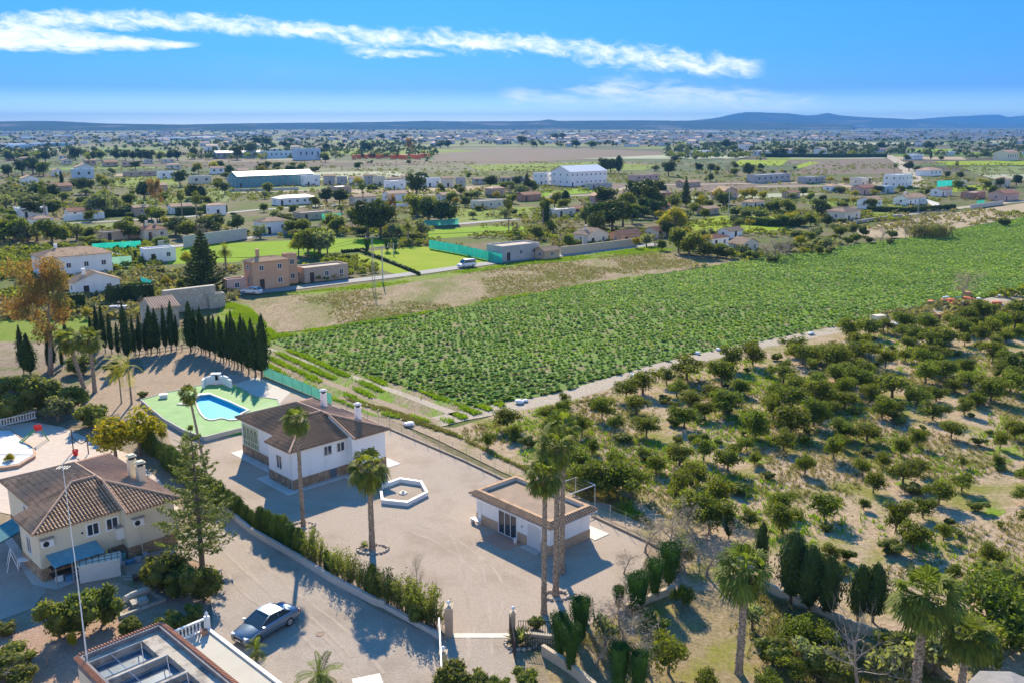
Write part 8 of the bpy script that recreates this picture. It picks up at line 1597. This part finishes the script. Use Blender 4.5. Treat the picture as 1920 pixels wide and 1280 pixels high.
spots.sort()
for i, (Y, X) in enumerate(spots[:290]):
    o = link('distant_tree', fm[rgf.randrange(4)]); o.location = (X, Y, 0); s = rgf.uniform(.5, 1.2); o.scale = (s * rgf.uniform(.9, 1.5), s, s); o.rotation_euler = (0, 0, rgf.uniform(0, 6.28)); tag(o, 'dark tree on the plain beyond the far row of houses', 'tree', 'distant trees on the plain')
fr_ = np.array([(X, Y) for Y, X in spots[290:]]); rgn = np.random.default_rng(91)
def lod(n, sz, seed):
    rg = np.random.default_rng(seed); P, d = shell(rg, n, (0, 0, 3.0), (3.4, 3.4, 2.6), .5, 1.0, -.5); return leafquads(P, d, sz, .7, rg, .6)
V, F = batch(fr_[fr_[:, 1] < 2200], [lod(12, 1.9, s) for s in range(3)], .45, 1.2); V2, F2 = batch(fr_[fr_[:, 1] >= 2200], [lod(7, 2.8, s + 5) for s in range(3)], .6, 1.7, .8)
o = link('distant_woods', npmesh('distant_woods', np.concatenate([V, V2]), np.concatenate([F, F2 + len(V)]), F_PINE)); tag(o, 'mass of dark trees spread over the distant plain', 'woods', kind='stuff')
FW = mat('far_wall', (.72, .68, .62), (.80, .78, .74), scale=.05, objrnd=.4); FR = mat('far_roof', (.36, .24, .18), (.44, .32, .25), scale=.05, objrnd=.5)
def fh(seed):
    rg = random.Random(seed); m = MB(); w_, d_, h_ = rg.uniform(8, 16), rg.uniform(7, 10), rg.uniform(3.2, 6.5); m.bx(-w_ / 2, -d_ / 2, 0, w_ / 2, d_ / 2, h_)
    if seed % 3: m.add([(-w_ / 2 - .3, -d_ / 2 - .3, h_ + .01), (w_ / 2 + .3, -d_ / 2 - .3, h_ + .01), (w_ / 2 + .3, d_ / 2 + .3, h_ + .01), (-w_ / 2 - .3, d_ / 2 + .3, h_ + .01), (-w_ / 2, 0, h_ + 1.8), (w_ / 2, 0, h_ + 1.8)], [(0, 1, 5, 4), (2, 3, 4, 5), (1, 2, 5), (3, 0, 4)], 1)
    for i in range(3): m.bx(-w_ / 2 + w_ * (i + .3) / 3, -d_ / 2 - .06, h_ * .35, -w_ / 2 + w_ * (i + .6) / 3, -d_ / 2 + .02, h_ * .65, 2)
    return m
fhm = [meshof(fh(s), 'distant_house', [FW, FR, WINM]) for s in range(6)]
hs_ = []
while len(hs_) < 720:
    r = rgf.random()
    if r < .45: x, y = rgf.gauss(1200, 160), 262 + rgf.gauss(0, 4.5)
    elif r < .6: x, y = rgf.gauss(820, 110), 259 + rgf.gauss(0, 4)
    elif r < .75: x, y = rgf.gauss(1750, 160), 256 + rgf.gauss(0, 5)
    elif r < .85: x, y = rgf.gauss(250, 170), 262 + rgf.gauss(0, 7)
    else: x, y = rgf.uniform(-30, 1950), 242 + 50 * rgf.random() ** 1.4
    if y < 240 or y > 300 or x < -40 or x > 1960: continue
    g = G(x, y)
    if y > 276 and any(inpoly([(g.x, g.y)], P)[0] for P in PROTECT): continue
    if any(inpoly([(g.x, g.y)], P)[0] for P in STRIPS): continue
    hs_.append((g.y, g.x))
hs_.sort()
for Y, X in hs_[:280]:
    o = link('distant_house', fhm[rgf.randrange(6)]); o.location = (X, Y, 0); o.rotation_euler = (0, 0, R(rgf.choice([40, 40, -50, 15])));  s = rgf.uniform(.8, 1.3); o.scale = (s, s, s); tag(o, 'small pale house among trees far out on the plain', 'house', 'pale houses far out on the plain')
m = MB(); 
for Y, X in hs_[280:]:
    s = rgf.uniform(.9, 1.8) * (1 + Y / 9000); w_, d_, h_ = 11 * s * rgf.uniform(.7, 1.6), 8 * s, 4.2 * s ** .5 * rgf.uniform(.7, 1.4); m.box((X, Y, h_ / 2), (w_, d_, h_), R(rgf.choice([40, -50, 10])), rgf.choice([0, 0, 0, 1])); m.box((X, Y, h_ + .5), (w_ * 1.02, d_ * 1.02, .9), R(40), rgf.choice([2, 2, 0]))
o = m.build('distant_town', [FW, mat('far_white', (.74, .74, .73)), FR]); tag(o, 'pale sprawl of small towns near the horizon', 'town', kind='stuff')
rgg = random.Random(8)
for x0, x1, y in ((2, 40, 277), (14, 36, 279), (34, 62, 276), (68, 115, 275), (40, 60, 262), (100, 122, 258), (295, 345, 263), (350, 400, 261), (430, 480, 253), (1600, 1650, 247), (1805, 1850, 248), (1320, 1350, 250), (1060, 1090, 254)):
    g = G((x0 + x1) / 2, y); W_ = (x1 - x0) * mpp(g.y); t = thing('greenhouse', 'long low white greenhouse on the far plain, %s' % ('at the far left' if x0 < 130 else 'left of centre' if x0 < 500 else 'right of centre'), 'greenhouse', tuple(g), 0, 'long low greenhouses on the far plain'); m = MB(); n_ = 5
    for i in range(n_): m.tube([(-W_ / 2, i * 7, 2.2), (W_ / 2, i * 7, 2.2)], 3.4, 8)
    m.build('cover', ROOFC['white'] if rgg.random() < .7 else WALLC['blue'], t)

# ------------------------------------------------------------------ haze
m = MB(); m.bx(-15000, -38, -1.2, 15000, 14800, 196)
hz = m.build('haze', []); hz.data.materials.clear(); hm_ = bpy.data.materials.new('haze'); hm_.use_nodes = True; N, L = nodes(hm_); N.remove(N['Principled BSDF']); pv = N.new('ShaderNodeVolumePrincipled'); pv.inputs['Color'].default_value = (.10, .36, .84, 1); pv.inputs['Density'].default_value = 1.05e-4; pv.inputs['Anisotropy'].default_value = 0.0
L.new(pv.outputs[0], N['Material Output'].inputs['Volume']); hz.data.materials.append(hm_); tag(hz, None, None, kind='stuff')
